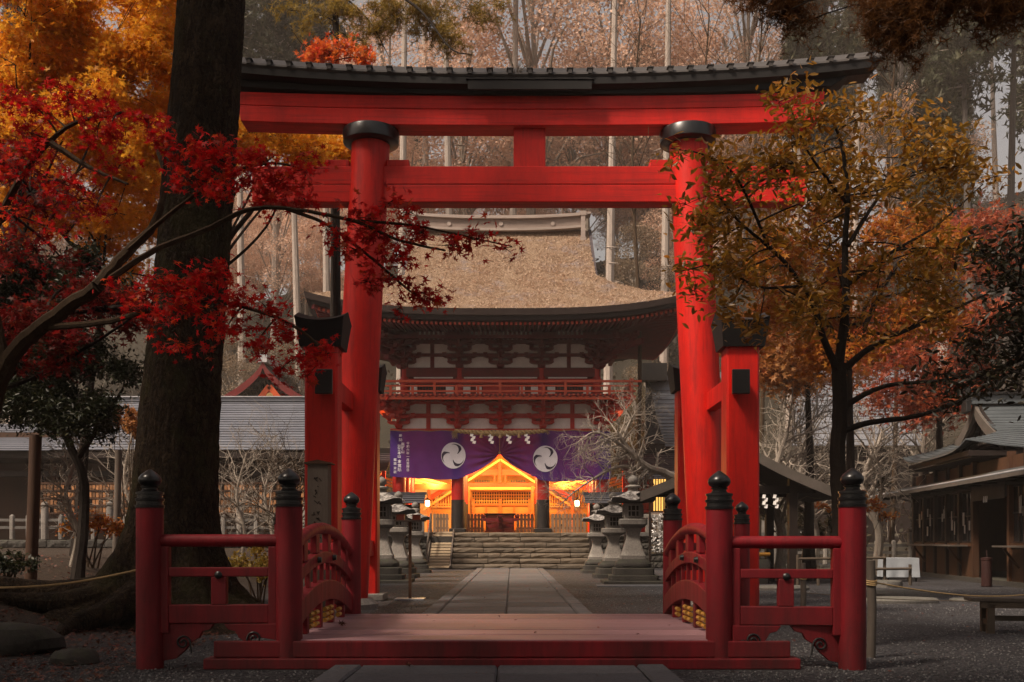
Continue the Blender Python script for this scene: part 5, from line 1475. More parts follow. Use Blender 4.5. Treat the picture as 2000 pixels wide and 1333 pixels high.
def far_shrine():
    d = 58; t = thing('far_shrine_hall', 'far dark-roofed shrine hall with an orange pediment above the silver roof', 'shrine hall', P(526, 800, d))
    zb = P(0, 800, d).z; ap = P(526, 712, d); hw = 3.3
    def side(sg):
        mb = MB()
        def f(i, j):
            u_ = i; w_ = hw*(u_**1.35); z = ap.z-(ap.z-zb)*u_**.85
            return (ap.x+sg*w_, d-1.5+j*9, z)
        mb.grid(f, 12, 1); 
        if sg < 0: mb.f = [q[::-1] for q in mb.f]
        mb.build('roof_slope', M['barkroof'], t)
        mb = MB(); V = []
        for i in range(13):
            x, y, z = f(i/12, 0); V += [(x, y-.02, z), (x, y-.02, z-.45), ]
        mb.add(V, [(2*i, 2*i+1, 2*i+3, 2*i+2) for i in range(12)]); mb.build('barge_board', M['gatedark'], t)
    side(-1); side(1)
    a = P(527, 755, d-1.0); b0 = P(504, 785, d-1.0); b1 = P(551, 785, d-1.0)
    mb = MB(); mb.add([a, b0, b1], [(0, 1, 2)]); mb.build('pediment', M['gatedark'], t)
    for sg, q in ((-1, b0), (1, b1)):
        mb = MB(); mb.beam(a+Vector((0, -.1, 0)), q+Vector((0, -.1, 0)), .1, .30); mb.build('gable_board', M['gateorange2'], t)
        mb = MB(); mb.beam(a+Vector((0, -.17, -.42)), q+Vector((-sg*.5, -.17, 0)), .04, .06); mb.build('white_line', M['plaster'], t)
    mb = MB(); mb.tube([P(527, 774, d-1.2), P(527, 774, d-1.35)], .2, 10); mb.build('gable_boss', M['gold'], t)
    mb = MB(); mb.add([P(512, 781, d-1.08), P(542, 781, d-1.08), P(527, 764, d-1.08)], [(0, 1, 2)]); mb.build('gable_panel', M['gateorange2'], t)
    mb = MB(); mb.beam(ap+Vector((0, -1.6, .1)), ap+Vector((0, 7.5, .1)), .5, .5); mb.build('ridge', M['palemetal'], t)
    mb = MB(); mb.box(ap.x-2.6, ap.x+2.6, d-.9, d+7, 0, zb); mb.build('wall', M['wooddark'], t)
M['gateorange2'] = std('bright_orange_gable', (.65, .11, .03), .5, (.5, .08, .02))
far_shrine()

# ------------------------------------------------------------------ right: grey-roofed hall, water pavilion, tea house
def right_hall():
    d0, d1 = 45.5, 49.5; t = thing('grey_roof_hall', 'hall with a steep grey ribbed roof and black barge board right of the gate', 'hall', (10, 46, 0))
    A = P(1262, 745, d1); B = P(1276, 872, d0); x1 = 11.2
    course_roof(t, (A.x, d1, A.z), (x1, d1, A.z), (B.x+.2, d0, B.z), (x1, d0, B.z), 18, M['metalroof'], .04, sag=.35)
    mb = MB(); V = []
    N = 10
    for i in range(N+1):
        u_ = i/N; p = Vector((A.x, d1, A.z)).lerp(Vector((B.x, d0, B.z)), u_)-Vector((0, 0, .35*math.sin(math.pi*u_)))
        w_ = .05+.35*u_
        V += [p+Vector((-w_, -.12, .12)), p+Vector((.12+.4*u_, -.15, .10)), p+Vector((.12+.4*u_, -.15, -.7)), p+Vector((-w_, -.12, -.9))]
    fs = []
    for i in range(N):
        a = i*4; b = a+4; fs += [(a, b, b+1, a+1), (a+1, b+1, b+2, a+2), (a+2, b+2, b+3, a+3), (a+3, b+3, b, a)]
    mb.add(V, fs+[(0, 1, 2, 3), (N*4+3, N*4+2, N*4+1, N*4)]); mb.build('barge_board', M['kasagi'], t)
    mb = MB(); mb.box(A.x-.1, x1, d1-.3, d1+.3, A.z, A.z+.4); mb.build('ridge', M['metalroof'], t)
    mb = MB(); mb.box(A.x-.3, A.x+.9, d1-.9, d1-.2, A.z-.1, A.z+.75); mb.build('ridge_end', M['kasagi'], t)
    mb = MB(); mb.box(B.x+.6, x1-.5, d0+1.2, d0+1.4, .8, B.z+.5); mb.build('wall', M['gatedark'], t)
    mb = MB(); mb.box(B.x+.1, x1, d0-.02, d0+.12, B.z-.28, B.z-.04); mb.build('eave_fascia', M['wooddark'], t)
    for k in range(2):
        x = B.x+.8+k*1.6; mb = MB(); mb.box(x-.1, x+.1, d0+1.0, d0+1.18, .8, B.z); mb.build('post', M['gatered'], t)
    # tall lit window behind the corridor's end
    a, b = P(1275, 998, 43.0), P(1301, 928, 43.0)
    w_ = thing('lit_window_bay', 'tall yellow lit window bay with thin black bars right of the corridor', 'window bay', ((a.x+b.x)/2, 43.0, GZ))
    mb = MB(); mb.box(a.x, b.x, 43.0, 43.05, a.z, b.z); mb.build('glow_pane', M['warmpane'], w_)
    mb = MB(); mb.box(a.x-.15, b.x+.15, 43.06, 43.2, .5, b.z+.2); mb.build('backing', M['woodbrown'], w_)
    for k in range(6):
        x = a.x+(b.x-a.x)*k/5; mb = MB(); mb.box(x-.02, x+.02, 42.94, 42.98, a.z-.05, b.z); mb.build('bar', M['iron'], w_)
    mb = MB(); mb.box(a.x-.1, b.x+.1, 42.9, 42.99, a.z-.32, a.z-.06); mb.build('sill_board', M['plaster'], w_)
    # a second roof further right, glimpsed through the trees
    t = thing('far_grey_roof', 'far grey roof glimpsed through the trees on the right', 'hall', P(1660, 900, 52))
    course_roof(t, P(1560, 722, 58), P(1800, 722, 58), P(1545, 870, 52), P(1800, 870, 52), 14, M['metalroof'], .04)
    q = P(1545, 870, 52); mb = MB(); mb.box(q.x+.5, P(1790, 0, 52).x, 52.8, 53, 0, q.z); mb.build('wall', M['wooddark'], t)
M['warmpane'] = emit('warm_lit_pane', (1.0, .50, .11), 1.2)
right_hall()
def knots():
    d = 30.5; b = P(1286, 1078, d); t = thing('fortune_paper_rack', 'rack of white knotted fortune papers by the back finial on the right', 'paper rack', (b.x, d, 0))
    for x in (-.26, .26):
        mb = MB(); mb.box(b.x+x-.03, b.x+x+.03, d, d+.06, 0, 1.95); mb.build('post', M['wooddark'], t)
    for k in range(6):
        z = .7+k*.24; mb = MB(); mb.tube([(b.x-.26, d+.03, z), (b.x+.26, d+.03, z)], .006, 4); mb.build('cord', M['rope'], t)
    r = np.random.RandomState(4); pos = []
    for s_ in (-.13, .04, .16):
        n = 120; pos.append(np.stack([b.x+s_+r.normal(0, .035, n), d-.02+r.normal(0, .02, n), r.uniform(.72, 1.9, n)], 1))
    leaf_part('knotted_papers', np.concatenate(pos), .09, LEAF_QUAD, M['paper'], t, r, 1.2)
knots()
def pavilion():
    cx, cy = 5.55, 25.6; t = thing('water_pavilion', 'small open pavilion with dark curved roof and white paper streamers', 'pavilion', (cx, cy, 0))
    zr = 3.5
    for sg in (-1, 1):
        def f(i, j):
            return (cx+sg*2.45*i, cy-1.6+3.2*j, zr-1.25*i**.75)
        for (m, dz, nm) in ((M['barkroof'], 0, 'roof_slope'), (M['wooddark'], -.14, 'roof_underside')):
            mb = MB(); mb.grid(lambda i, j: (f(i, j)[0], f(i, j)[1], f(i, j)[2]+dz), 14, 2)
            if sg < 0: mb.f = [q[::-1] for q in mb.f]
            mb.build(nm, m, t)
        mb = MB(); V = []
        for i in range(15):
            p = f(i/14, 0); V += [(p[0], p[1]-.03, p[2]+.03), (p[0], p[1]-.03, p[2]-.22), (p[0], p[1]+.06, p[2]-.22), (p[0], p[1]+.06, p[2]+.03)]
        fs = []
        for i in range(14):
            a = i*4; b = a+4; fs += [(a, b, b+1, a+1), (a+1, b+1, b+2, a+2), (a+2, b+2, b+3, a+3), (a+3, b+3, b, a)]
        mb.add(V, fs); mb.build('barge_board', M['woodgrey2'], t)
        for y in (-1.1, 1.1):
            mb = MB(); mb.box(cx+sg*1.35-.1, cx+sg*1.35+.1, cy+y-.1, cy+y+.1, .0, 2.65); mb.build('post', M['wooddark'], t)
    for y in (-1.1, 1.1):
        mb = MB(); mb.box(cx-1.9, cx+1.9, cy+y-.08, cy+y+.08, 2.25, 2.43); mb.build('tie_beam', M['wooddark'], t)
    mb = MB(); mb.box(cx-.2, cx+.2, cy-1.65, cy+1.65, zr-.02, zr+.16); mb.build('ridge', M['wooddark'], t)
    b = MB(); b.lathe([(.85, 0), (.9, .5), (.85, .62), (.7, .62), (.66, .5), (.05, .48)], (cx+.1, cy, 0), 24, 5); o = b.build('stone_basin', M['darkstone']); tag(o, 'dark stone water basin under the small pavilion', 'basin')
    mb = MB(); mb.tube([(cx-.7, cy-.7, .74), (cx+.9, cy-.7, .74)], .05, 8); o = mb.build('bamboo_rack', M['bamboo']); tag(o, 'pale bamboo pole laid across the stone basin', 'pole')
    for k, px in enumerate((1493, 1514)):
        p = P(px, 966, cy-1.3); s_ = thing('paper_streamer', 'white zigzag paper streamer, %s of the two under the small pavilion' % ('left' if k == 0 else 'right'), 'paper streamer', p, 0, 'paper streamers under the pavilion')
        mb = MB(); x, z = p.x-.04, p.z
        for i in range(4):
            q = (i % 2)*.05; mb.add([(x+q, p.y, z), (x+q+.07, p.y-.02, z-.01), (x+q+.05, p.y-.03, z-.10), (x+q-.02, p.y-.01, z-.09)], [(0, 3, 2, 1)]); z -= .08
        mb.build('folded_paper', M['paper'], s_)
M['woodgrey2'] = std('grey_barge_wood', (.12, .10, .085), .75, (.07, .06, .05), scale=3, bscale=30)
pavilion()
def tea_house():
    A = Vector((12.75, 31.5, 0)); u = Vector((-.118, -.993, 0)).normalized(); w_ = Vector((.993, -.118, 0)).normalized(); Z = Vector((0, 0, 1))
    t = thing('tea_house', 'dark timber building with grey curved hip roof, open doorway and windows with painted autumn reflections', 'building', A)
    def L(a, b, z): return A+u*a+w_*b+Z*z
    Mx = Matrix(((u.x, w_.x, 0, A.x), (u.y, w_.y, 0, A.y), (0, 0, 1, 0), (0, 0, 0, 1)))
    def bx(a0, a1, b0, b1, z0, z1, nm, m, par=t, bev=0):
        mb = MB(); mb.box(a0, a1, b0, b1, z0, z1, Mx); return mb.build(nm, m, par, bevel=bev)
    WD, WB = M['wooddark'], M['woodbrown']
    # low plinth and walls; doorway between a=2.6 and a=4.0
    bx(-.2, 11, -.1, 5, 0, .12, 'plinth', M['darkstone'])
    bx(0, 5.5, .0, .12, .12, .95, 'wall', WB); bx(8.0, 11, .0, .12, .12, .95, 'wall', WB)
    bx(0, 11, .02, .14, 2.45, 3.1, 'wall', WB); bx(-.0, .12, .14, 5, .12, 3.1, 'wall', WB); bx(10.9, 11, .14, 5, .12, 3.1, 'wall', WD)
    bx(4.5, 9, 2.6, 2.7, .12, 2.45, 'inner_wall', WD); bx(.12, 10.9, .14, 5, 2.46, 2.5, 'inner_ceiling', WD)
    for a in (0, 1.1, 2.2, 3.3, 4.4, 5.5, 8.0, 9.0, 10.0, 11):
        bx(a-.07, a+.07, -.07, .09, .12, 3.2, 'post', WD if a not in (5.5, 8.0) else WB)
    bx(-.1, 11.1, -.09, .02, 2.40, 2.55, 'head_beam', WD); bx(-.1, 5.5, -.05, .02, .93, 1.02, 'sill_beam', WB); bx(8.0, 11.1, -.05, .02, .93, 1.02, 'sill_beam', WB)
    bx(5.6, 7.9, -.11, -.095, 2.1, 2.52, 'sign_board', M['woodgrey2'], bev=.02)
    for k, (a0, a1) in enumerate(((.1, 1.0), (1.2, 2.1), (2.3, 3.2), (3.4, 4.3), (4.5, 5.4), (8.1, 8.95), (9.08, 9.95), (10.08, 10.95))):
        wn = bx(a0, a1, .03, .05, 1.03, 2.39, 'window', M['windowglass'])
        for z in (1.03, 1.72, 2.36): bx(a0, a1, .0, .028, z, z+.035, 'glazing_bar', WD, wn)
        bx((a0+a1)/2-.018, (a0+a1)/2+.018, .0, .027, 1.03, 2.39, 'glazing_bar', WD, wn)
        if k >= 5: bx(a0+.01, a1-.01, .052, .07, 1.95, 2.36, 'glow_pane', M['autumnpane'], wn)  # emissive strip stands for the autumn reflection in the glass
        r = random.Random(k)
        for q in range(3):
            aa = r.uniform(a0, a1-.2); zz = r.uniform(1.2, 1.9)
            bx(aa, aa+r.uniform(.08, .16), -.004, -.0005, zz, zz+r.uniform(.2, .4), 'notice', M['noticepaper'], wn)
    # counters below the windows
    for (a0, a1) in ((.9, 5.2), (8.2, 10.8)):
        bx(a0, a1, -.50, -.08, .93, .97, 'counter', M['woodgrey'])
        for a in (a0+.5, a1-.5):
            mb = MB(); mb.beam(L(a, -.08, .45), L(a, -.42, .91), .05, .05); mb.build('counter_brace', WB, t)
    # main roof: gable looks out over the doorway side, ridge runs back from it
    AC = 4.45
    def L2(a, b, z): return A+w_*a+u*(AC+b-1.85)+Z*z
    M2 = Matrix(((w_.x, u.x, 0, A.x+u.x*(AC-1.85)), (w_.y, u.y, 0, A.y+u.y*(AC-1.85)), (0, 0, 1, 0), (0, 0, 0, 1)))
    def bx2(a0, a1, b0, b1, z0, z1, nm, m, par=t, bev=0):
        mb = MB(); mb.box(a0, a1, b0, b1, z0, z1, M2); return mb.build(nm, m, par, bevel=bev)
    zr, ze = 4.8, 3.30
    def prof(v): return zr-(zr-ze)*(v**.72)
    RM = M['teahouseroof']
    a_r0 = .45; b_r = 1.85
    nn = 16
    def slope_pt(a, v, sgn):   # v 0 ridge -> 1 eave
        b = b_r-sgn*(b_r+1.0)*v
        return a, b, prof(v)
    vg = .6
    def wv(v): return 0 if v <= vg else 1.15*((v-vg)/(1-vg))**1.1
    for sgn in (1, -1):
        for i in range(nn):
            v0, v1 = i/nn, (i+1)/nn+.012
            q = []
            for v in (v0, min(1, v1)):
                a0 = a_r0-.1-wv(v); _, b, z = slope_pt(0, v, sgn)
                row = []
                for k in range(13):
                    a = a0+(9.0-a0)*k/12; lift = .26*max(0, 1-(a-a0)/2.4)**2*v**2
                    row.append(L2(a, b, z+lift+(.03 if v == min(1, v1) else 0)))
                q.append(row)
            mb = MB(); V = q[0]+q[1]+[p-Z*.035 for p in q[1]]
            fs = [(k, k+1, 14+k, 13+k) if sgn < 0 else (k+1, k, 13+k, 14+k) for k in range(12)]+[(13+k, 14+k, 27+k, 26+k) for k in range(12)]
            mb.add(V, fs, False); mb.build('roof_course', RM, t)
    # hip end below the gable
    for i in range(8):
        v0 = vg+(1-vg)*i/8; v1 = min(1, vg+(1-vg)*(i+1)/8+.01); rows = []
        for v in (v0, v1):
            row = []
            for k in range(13):
                f_ = -1+2*k/12; b = b_r+f_*(b_r+1.0)*v; lift = .26*abs(f_)**4*v**2
                row.append(L2(a_r0-.1-wv(v), b, prof(v)+lift+(.03 if v == v1 else 0)))
            rows.append(row)
        mb = MB(); V = rows[0]+rows[1]+[p-Z*.035 for p in rows[1]]
        mb.add(V, [(k, k+1, 14+k, 13+k) for k in range(12)]+[(13+k, 14+k, 27+k, 26+k) for k in range(12)]); mb.build('roof_course', RM, t)
    # gable
    G = [L2(a_r0+.25, b_r-(b_r+1.0)*v*s_, prof(v)-.12) for s_, vs in ((1, [vg, .4, .25, .1, 0]), (-1, [.1, .25, .4, vg])) for v in vs]
    mb = MB(); mb.add(G, [tuple(range(len(G)))]); mb.build('gable_wall', WD, t)
    for sgn in (1, -1):
        for (off, m, h) in ((0, M['woodgrey2'], .26), (.10, WD, .36)):
            mb = MB(); V = []
            for i in range(13):
                v = (vg+.04)*i/12; _, b, z = slope_pt(0, v, sgn)
                V += [L2(a_r0-.14+off, b, z+.05), L2(a_r0-.14+off, b, z-h), L2(a_r0-.06+off, b, z-h), L2(a_r0-.06+off, b, z+.05)]
            fs = []
            for i in range(12):
                a = i*4; b = a+4; fs += [(a, b, b+1, a+1), (a+1, b+1, b+2, a+2), (a+2, b+2, b+3, a+3), (a+3, b+3, b, a)]
            mb.add(V, fs); mb.build('barge_board', m, t)
    for k in range(9):
        b = b_r-.75+k*.19; zt = prof(abs(b-b_r)/(b_r+1.0))-.25
        mb = MB(); mb.box(a_r0+.18, a_r0+.24, b-.03, b+.03, prof(vg)-.05, max(zt, prof(vg)), M2); mb.build('gable_slat', M['woodgrey2'], t)
    bx2(a_r0-.25, 9.0, b_r-.16, b_r+.16, zr-.02, zr+.22, 'ridge', RM); bx2(a_r0-.3, 9.0, b_r-.24, b_r+.24, zr+.222, zr+.29, 'ridge_cap', M['kasagi'])
    bx2(a_r0-.4, a_r0-.25, b_r-.2, b_r+.2, zr-.25, zr+.42, 'ridge_end', M['kasagi'], bev=.03)
    # eave edge, soffit
    bx2(-.7, 9.0, 4.55, 4.61, ze-.13, ze+.0, 'eave_fascia', WD); bx2(-.66, -.6, -.85, 4.55, ze-.12, ze+.02, 'eave_fascia', WD); bx2(-.6, 9.0, -.85, 4.55, ze-.16, ze-.132, 'eave_soffit', WD); bx2(.3, 8, -.2, 3.9, 2.5, ze-.163, 'upper_wall', WD)
    # lower pent roof along the front, with its row of clips
    for i in range(5):
        v0, v1 = i/5, (i+1)/5
        mb = MB(); V = [L(-4, -.75*v0, 2.80-.26*v0), L(11.4, -.75*v0, 2.80-.26*v0), L(11.4, -.75*v1-.02, 2.80-.26*v1+.02), L(-4, -.75*v1-.02, 2.80-.26*v1+.02)]
        V += [V[3]-Z*.03, V[2]-Z*.03]; mb.add(V, [(0, 3, 2, 1), (3, 4, 5, 2)]); mb.build('pent_roof_course', RM, t)
    mb = MB(); mb.beam(L(-4, -.80, 2.51), L(11.4, -.80, 2.51), .05, .09); mb.build('gutter', M['woodgrey2'], t)
    mb = MB(); mb.beam(L(-4, -.74, 2.60), L(11.4, -.74, 2.60), .03, .03); mb.build('snow_rail', M['palemetal'], t)
    for i in range(14):
        mb = MB(); mb.box(-3.6+i*1.1, -3.56+i*1.1, -.7, -.1, 2.46, 2.50, Mx); mb.build('rafter', WD, t)
    for a in (-3.9, -1.9): bx(a-.06, a+.06, -.72, -.6, 0, 2.48, 'porch_post', WD)
    # things at the tea house
    p = L(6.75, -.16, 2.2)
    s_ = thing('paper_streamer', 'white paper streamer over the dark doorway of the timber building', 'paper streamer', p)
    mb = MB()
    for q in range(3):
        o_ = u*(-.12+q*.11); mb.add([p+o_, p+o_+u*.07-Z*.02, p+o_+u*.03-Z*.17, p+o_-u*.04-Z*.15], [(0, 3, 2, 1)])
    mb.build('folded_paper', M['paper'], s_)
    p = L(8.3, -.65, 0); mb = MB(); mb.lathe([(.10, 0), (.12, .02), (.12, .62), (.13, .63), (.13, .68), (.02, .70)], p, 16); mb.tube([p+Z*.70, p+Z*.86], .012, 6)
    o = mb.build('round_bin', M['bindark']); tag(o, 'dark red cylindrical bin beside the dark doorway', 'bin')
    for i, a in enumerate((-.3, .5, 1.1)):
        pass
    return L
M['bindark'] = std('dark_red_bin', (.035, .009, .007), .7, (.02, .006, .005))
M['teahouseroof'] = std('patinated_roof', (.10, .115, .125), .42, (.055, .065, .07), scale=1.5, bscale=20, bump=.15, spec=.5, objvar=.25)
def glass():
    b = NB('dark_window_glass'); p = b.pbsdf((.02, .022, .024), .08, .6); return b.done(p)
M['windowglass'] = glass()
M['autumnpane'] = emit('transom_reflection_glow', (.9, .22, .04), .42)  # glow painted in for autumn leaves mirrored in the windows
M['noticepaper'] = std('pinned_paper', (.45, .42, .38), .8, (.25, .2, .18), scale=20)
TL = tea_house()
def cloth_table():
    a, b = P(1731, 1131, 26.2), P(1795, 1091, 26.2)
    t = thing('cloth_covered_table', 'small table under a white cloth beside the timber building', 'table', ((a.x+b.x)/2, 26.2, 0))
    mb = MB()
    def f(i, j):
        per = i*4; k = int(per) % 4; g = per-int(per); x0, x1, y0, y1 = a.x, b.x, 26.2, 26.8
        x, y = ((x0+(x1-x0)*g, y0), (x1, y0+(y1-y0)*g), (x1-(x1-x0)*g, y1), (x0, y1-(y1-y0)*g))[k]
        fl = .025*math.sin(i*60)*j; cx, cy = (x0+x1)/2, 26.5
        return (x+(x-cx)*(.02+fl*1.2)*j, y+(y-cy)*(.05+fl*3)*j, b.z-(b.z-.12)*j)
    mb.grid(f, 80, 6); mb.build('cloth', M['whitecloth'], t)
    mb = MB(); mb.box(a.x, b.x, 26.2, 26.8, b.z-.004, b.z+.012); mb.build('cloth_top', M['whitecloth'], t, bevel=.01)
    for x in (a.x+.06, b.x-.06):
        for y in (26.25, 26.75):
            mb = MB(); mb.box(x-.02, x+.02, y-.02, y+.02, 0, b.z-.01); mb.build('leg', M['iron'], t)
M['whitecloth'] = std('white_cloth', (.36, .39, .42), .8, (.28, .3, .33), scale=3, fine=.1)
cloth_table()
def bench(x, y, rz, lab):
    t = thing('wooden_bench', lab, 'bench', (x, y, 0), rz)
    for i in range(3):
        mb = MB(); mb.box(-.1, 1.9, -.2+i*.135, -.075+i*.135, .375, .42); mb.build('seat_board', M['woodgrey'], t, local=True, bevel=.006)
    for a in (.12, 1.6):
        for b in (-.15, .13):
            mb = MB(); mb.box(a-.04, a+.04, b-.04, b+.04, 0, .372); mb.build('leg', M['wooddark2'], t, local=True)
        mb = MB(); mb.box(a-.03, a+.03, -.109, .089, .10, .16); mb.build('stretcher', M['wooddark2'], t, local=True)
    mb = MB(); mb.box(.162, 1.558, -.03, .03, .14, .20); mb.build('stretcher', M['wooddark2'], t, local=True)
    mb = MB(); mb.box(.0, 1.8, -.19, -.16, .30, .373); mb.build('apron', M['wooddark2'], t, local=True)
M['wooddark2'] = std('bench_wood', (.09, .065, .045), .7, (.05, .04, .03), scale=3, bscale=30)
bench(5.55, 11.9, R(-12), 'low weathered wooden bench on the gravel at the right edge')
# flat garden stones and log edging right of the path
r_ = random.Random(21)
for k, (px0, px1, py, d, h, lab) in enumerate(((1478, 1592, 1150, 21.5, .10, 'long pale flat stone seen through the right fence opening'), (1712, 1775, 1130, 22.8, .16, 'rounded grey stone below the cloth-covered table'),
                                   (1715, 1862, 1160, 19.0, .13, 'long dark flat stone in the gravel, upper of two'), (1695, 1850, 1180, 17.0, .10, 'long dark flat stone in the gravel, lower of two'),
                                   (1880, 2010, 1178, 17.4, .06, 'flat dark stone left of the bench'))):
    a, b = P(px0, py, d), P(px1, py, d); mb = MB(); n = 20
    prof = []
    def jt(r, z, a_): return .06*math.sin(a_*3+k)+.03*math.sin(a_*7+2*k)
    cx = (a.x+b.x)/2; hw = (b.x-a.x)/2
    mb.lathe([(1, 0), (1.02, h*.5), (.95, h*.9), (.6, h), (.02, h*1.02)], (0, 0, 0), n, 0, 0, jt)
    mb.v = [(cx+v[0]*hw, d+.45+v[1]*.42, v[2]) for v in mb.v]
    tag(mb.build('flat_stone', M['rock']), lab, 'stone', 'flat stones in the gravel')
for k, (px0, px1, py, d, lab) in enumerate(((1560, 1690, 1092, 24.0, 'upper horizontal dark rail behind the right newel post'), (1600, 1740, 1113, 24.0, 'lower horizontal dark rail behind the right newel post'))):
    a, b = P(px0, py, d), P(px1+40, py-2, d); mb = MB(); mb.tube([a, b], .032, 8)
    for x in (0, .5, 1):
        q = a.lerp(b, x); mb.tube([(q.x, q.y+.08, 0), (q.x, q.y+.08, q.z+.1)], .04, 8)
    tag(mb.build('log_rail', M['wooddark2']), lab, 'rail', 'log rails by the timber building')
# rope barrier on rustic posts at the right, and the rope round the big tree at the left
def rope_post(px, pyt, d, lab, r0=.042):
    p = P(px, pyt, d); t = thing('rustic_post', lab, 'post', (p.x, d, 0), 0, 'rustic posts carrying the rope')
    mb = MB(); mb.tube([(p.x, d, -.02), (p.x+.01, d, p.z*.5), (p.x-.005, d, p.z)], r0, 12); mb.build('stake', M['woodgrey'], t)
    mb = MB()
    for k in range(3): mb.tube([(p.x+math.cos(a_)*(r0+.008), d+math.sin(a_)*(r0+.008), p.z-.22+k*.018+.01*math.sin(a_)) for a_ in [i*.5236 for i in range(13)]], .008, 5)
    mb.build('rope_wrap', M['rope'], t); return p
p1 = rope_post(1701, 1095, 9.3, 'rustic grey stake wrapped with rope right of the bridge')
p2 = rope_post(1568, 1100, 14.2, 'rustic stake with a thin rope seen through the right fence'); 
def sag(a, b, s_, m, lab, r0=.008, nm='rope'):
    mb = MB(); mb.tube([Vector(a).lerp(Vector(b), i/16)-Vector((0, 0, s_*math.sin(math.pi*i/16))) for i in range(17)], r0, 5); tag(mb.build(nm, m), lab, 'rope')
sag((p1.x, 9.3, p1.z-.2), (6.6, 11.6, .55), .12, M['rope'], 'straw rope sagging from the rustic stake towards the bench')
sag((p2.x, 14.2, .35), (6.9, 13.2, .30), .05, M['wooddark2'], 'thin dark wire low over the gravel on the right', .006, 'wire')
sag(P(-60, 1148, 9.2), P(275, 1112, 9.6), .06, M['rope'], 'thin straw rope stretched in front of the big tree', .011)
# boulders in the dark corner on the left
for k, (x, y, sx, sy, h, lab) in enumerate(((-4.9, 9.6, .5, .35, .32, 'flat dark boulder on the dark bank before the big tree'), (-4.35, 7.6, .34, .3, .42, 'dark mossy boulder at the lower left corner'), (-3.9, 8.9, .22, .2, .16, 'small dark stone at the foot of the left newel post'))):
    mb = MB()
    def jt(r, z, a_): return .10*math.sin(a_*2+k*1.7+z*3)+.06*math.sin(a_*5+k)
    mb.lathe([(.8, 0), (1.0, .25), (.97, .55), (.75, .85), (.4, .98), (.02, 1.0)], (0, 0, 0), 18, 0, 0, jt)
    z0 = gh(x, y)-.03; mb.v = [(x+v[0]*sx, y+v[1]*sy, z0+v[2]*h) for v in mb.v]; tag(mb.build('boulder', M['darkstone']), lab, 'boulder')
# ------------------------------------------------------------------ distant cedars and broadleaf trees on the hill
def cedar_proto(seed, H, c0, n, m_bark, spread=2.6):
    rs = np.random.RandomState(seed); mb = MB()
    lean = rs.normal(0, .012, 2)
    mb.tube([(lean[0]*z, lean[1]*z, z) for z in np.linspace(0, H, 9)], [.33*(1-.82*(z/H)) for z in np.linspace(0, H, 9)], 8)
    pos = []; br = MB()
    nb = int(n/26)
    for k in range(nb):
        f = rs.beta(1.1, 1.0); z = H*(c0+(1-c0)*f); L = spread*(1-f*.82)*rs.uniform(.6, 1.15); a = rs.uniform(0, 6.28)
        e = np.array([math.cos(a)*L, math.sin(a)*L, -L*rs.uniform(.05, .45)]); s_ = np.array([lean[0]*z, lean[1]*z, z])
        br.tube([tuple(s_), tuple(s_+e*.5+[0, 0, .15]), tuple(s_+e)], [.05, .03, .01], 3, False)
        t = rs.uniform(.2, 1.05, 26)[:, None]
        pos.append(s_+e*t+rs.normal(0, .32, (26, 3))*[1, 1, .75]-np.array([0, 0, .25])*t)
    for k in range(10):          # dead stubs below the crown
        z = H*rs.uniform(.15, c0); a = rs.uniform(0, 6.28); L = rs.uniform(.4, 1.3)
        br.tube([(0, 0, z), (math.cos(a)*L, math.sin(a)*L, z-.15)], [.03, .008], 3, False)
    return mb, br, np.concatenate(pos), rs
def make_cedar(seed, H, c0, n, loc, label, bark, leafm, group, size=.42):
    mb, br, pos, rs = cedar_proto(seed, H, c0, n, bark)
    t = thing('cedar_tree', label, 'tree', (0, 0, 0), 0, group)
    mb.build('trunk', bark, t, local=True); br.build('branches', bark, t, local=True, kind='stuff')
    leaf_part('crown', pos, size, CLUMP, leafm, t, rs, .6); t.location = loc; return t
def make_broad(seed, H, Rr, n, loc, label, bark, leafm, group, size=.30, low=.35, name='broadleaf_tree'):
    rs = np.random.RandomState(seed); mb = MB(); t = thing(name, label, 'tree', (0, 0, 0), 0, group)
    mb.tube([(0, 0, 0), (.1, 0, H*.3), (-.1, .1, H*.6), (.1, 0, H*.85)], [.25, .2, .13, .04], 7)
    pos = []
    for k in range(34):
        a = rs.uniform(0, 6.28); f = rs.uniform(low, 1); rr = Rr*math.sqrt(max(.05, 1-((f-.6)/.42)**2))*rs.uniform(.5, 1)
        c = np.array([math.cos(a)*rr, math.sin(a)*rr, H*f]); mb.tube([(0, 0, H*max(.25, f-.25)), tuple(c*.6+np.array([0, 0, H*f*.38])), tuple(c)], [.08, .05, .015], 4, False)
        m_ = n//34; d = rs.normal(0, 1, (m_, 3)); d /= np.linalg.norm(d, axis=1)[:, None]
        pos.append(c+d*(rs.uniform(.3, 1, m_)**.5)[:, None]*np.array([1, 1, .62])*Rr*.36)
    mb.build('trunk', bark, t, local=True)
    leaf_part('crown', np.concatenate(pos), size, LEAF_QUAD, leafm, t, rs, 1.0); t.location = loc; return t
G1 = 'cedars on the wooded hill'; G2 = 'broadleaf trees on the wooded hill'
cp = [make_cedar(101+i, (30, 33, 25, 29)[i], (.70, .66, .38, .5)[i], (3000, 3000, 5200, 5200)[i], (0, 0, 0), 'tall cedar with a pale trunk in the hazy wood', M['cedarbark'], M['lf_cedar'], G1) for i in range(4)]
bp = [make_broad(201+i, (15, 12, 17)[i], (4.6, 3.8, 5.2)[i], 17000, (0, 0, 0), 'tan broadleaf tree in the hazy wood', M['palebark'], M['lf_hazetan'], G2, .19) for i in range(3)]
used = set()
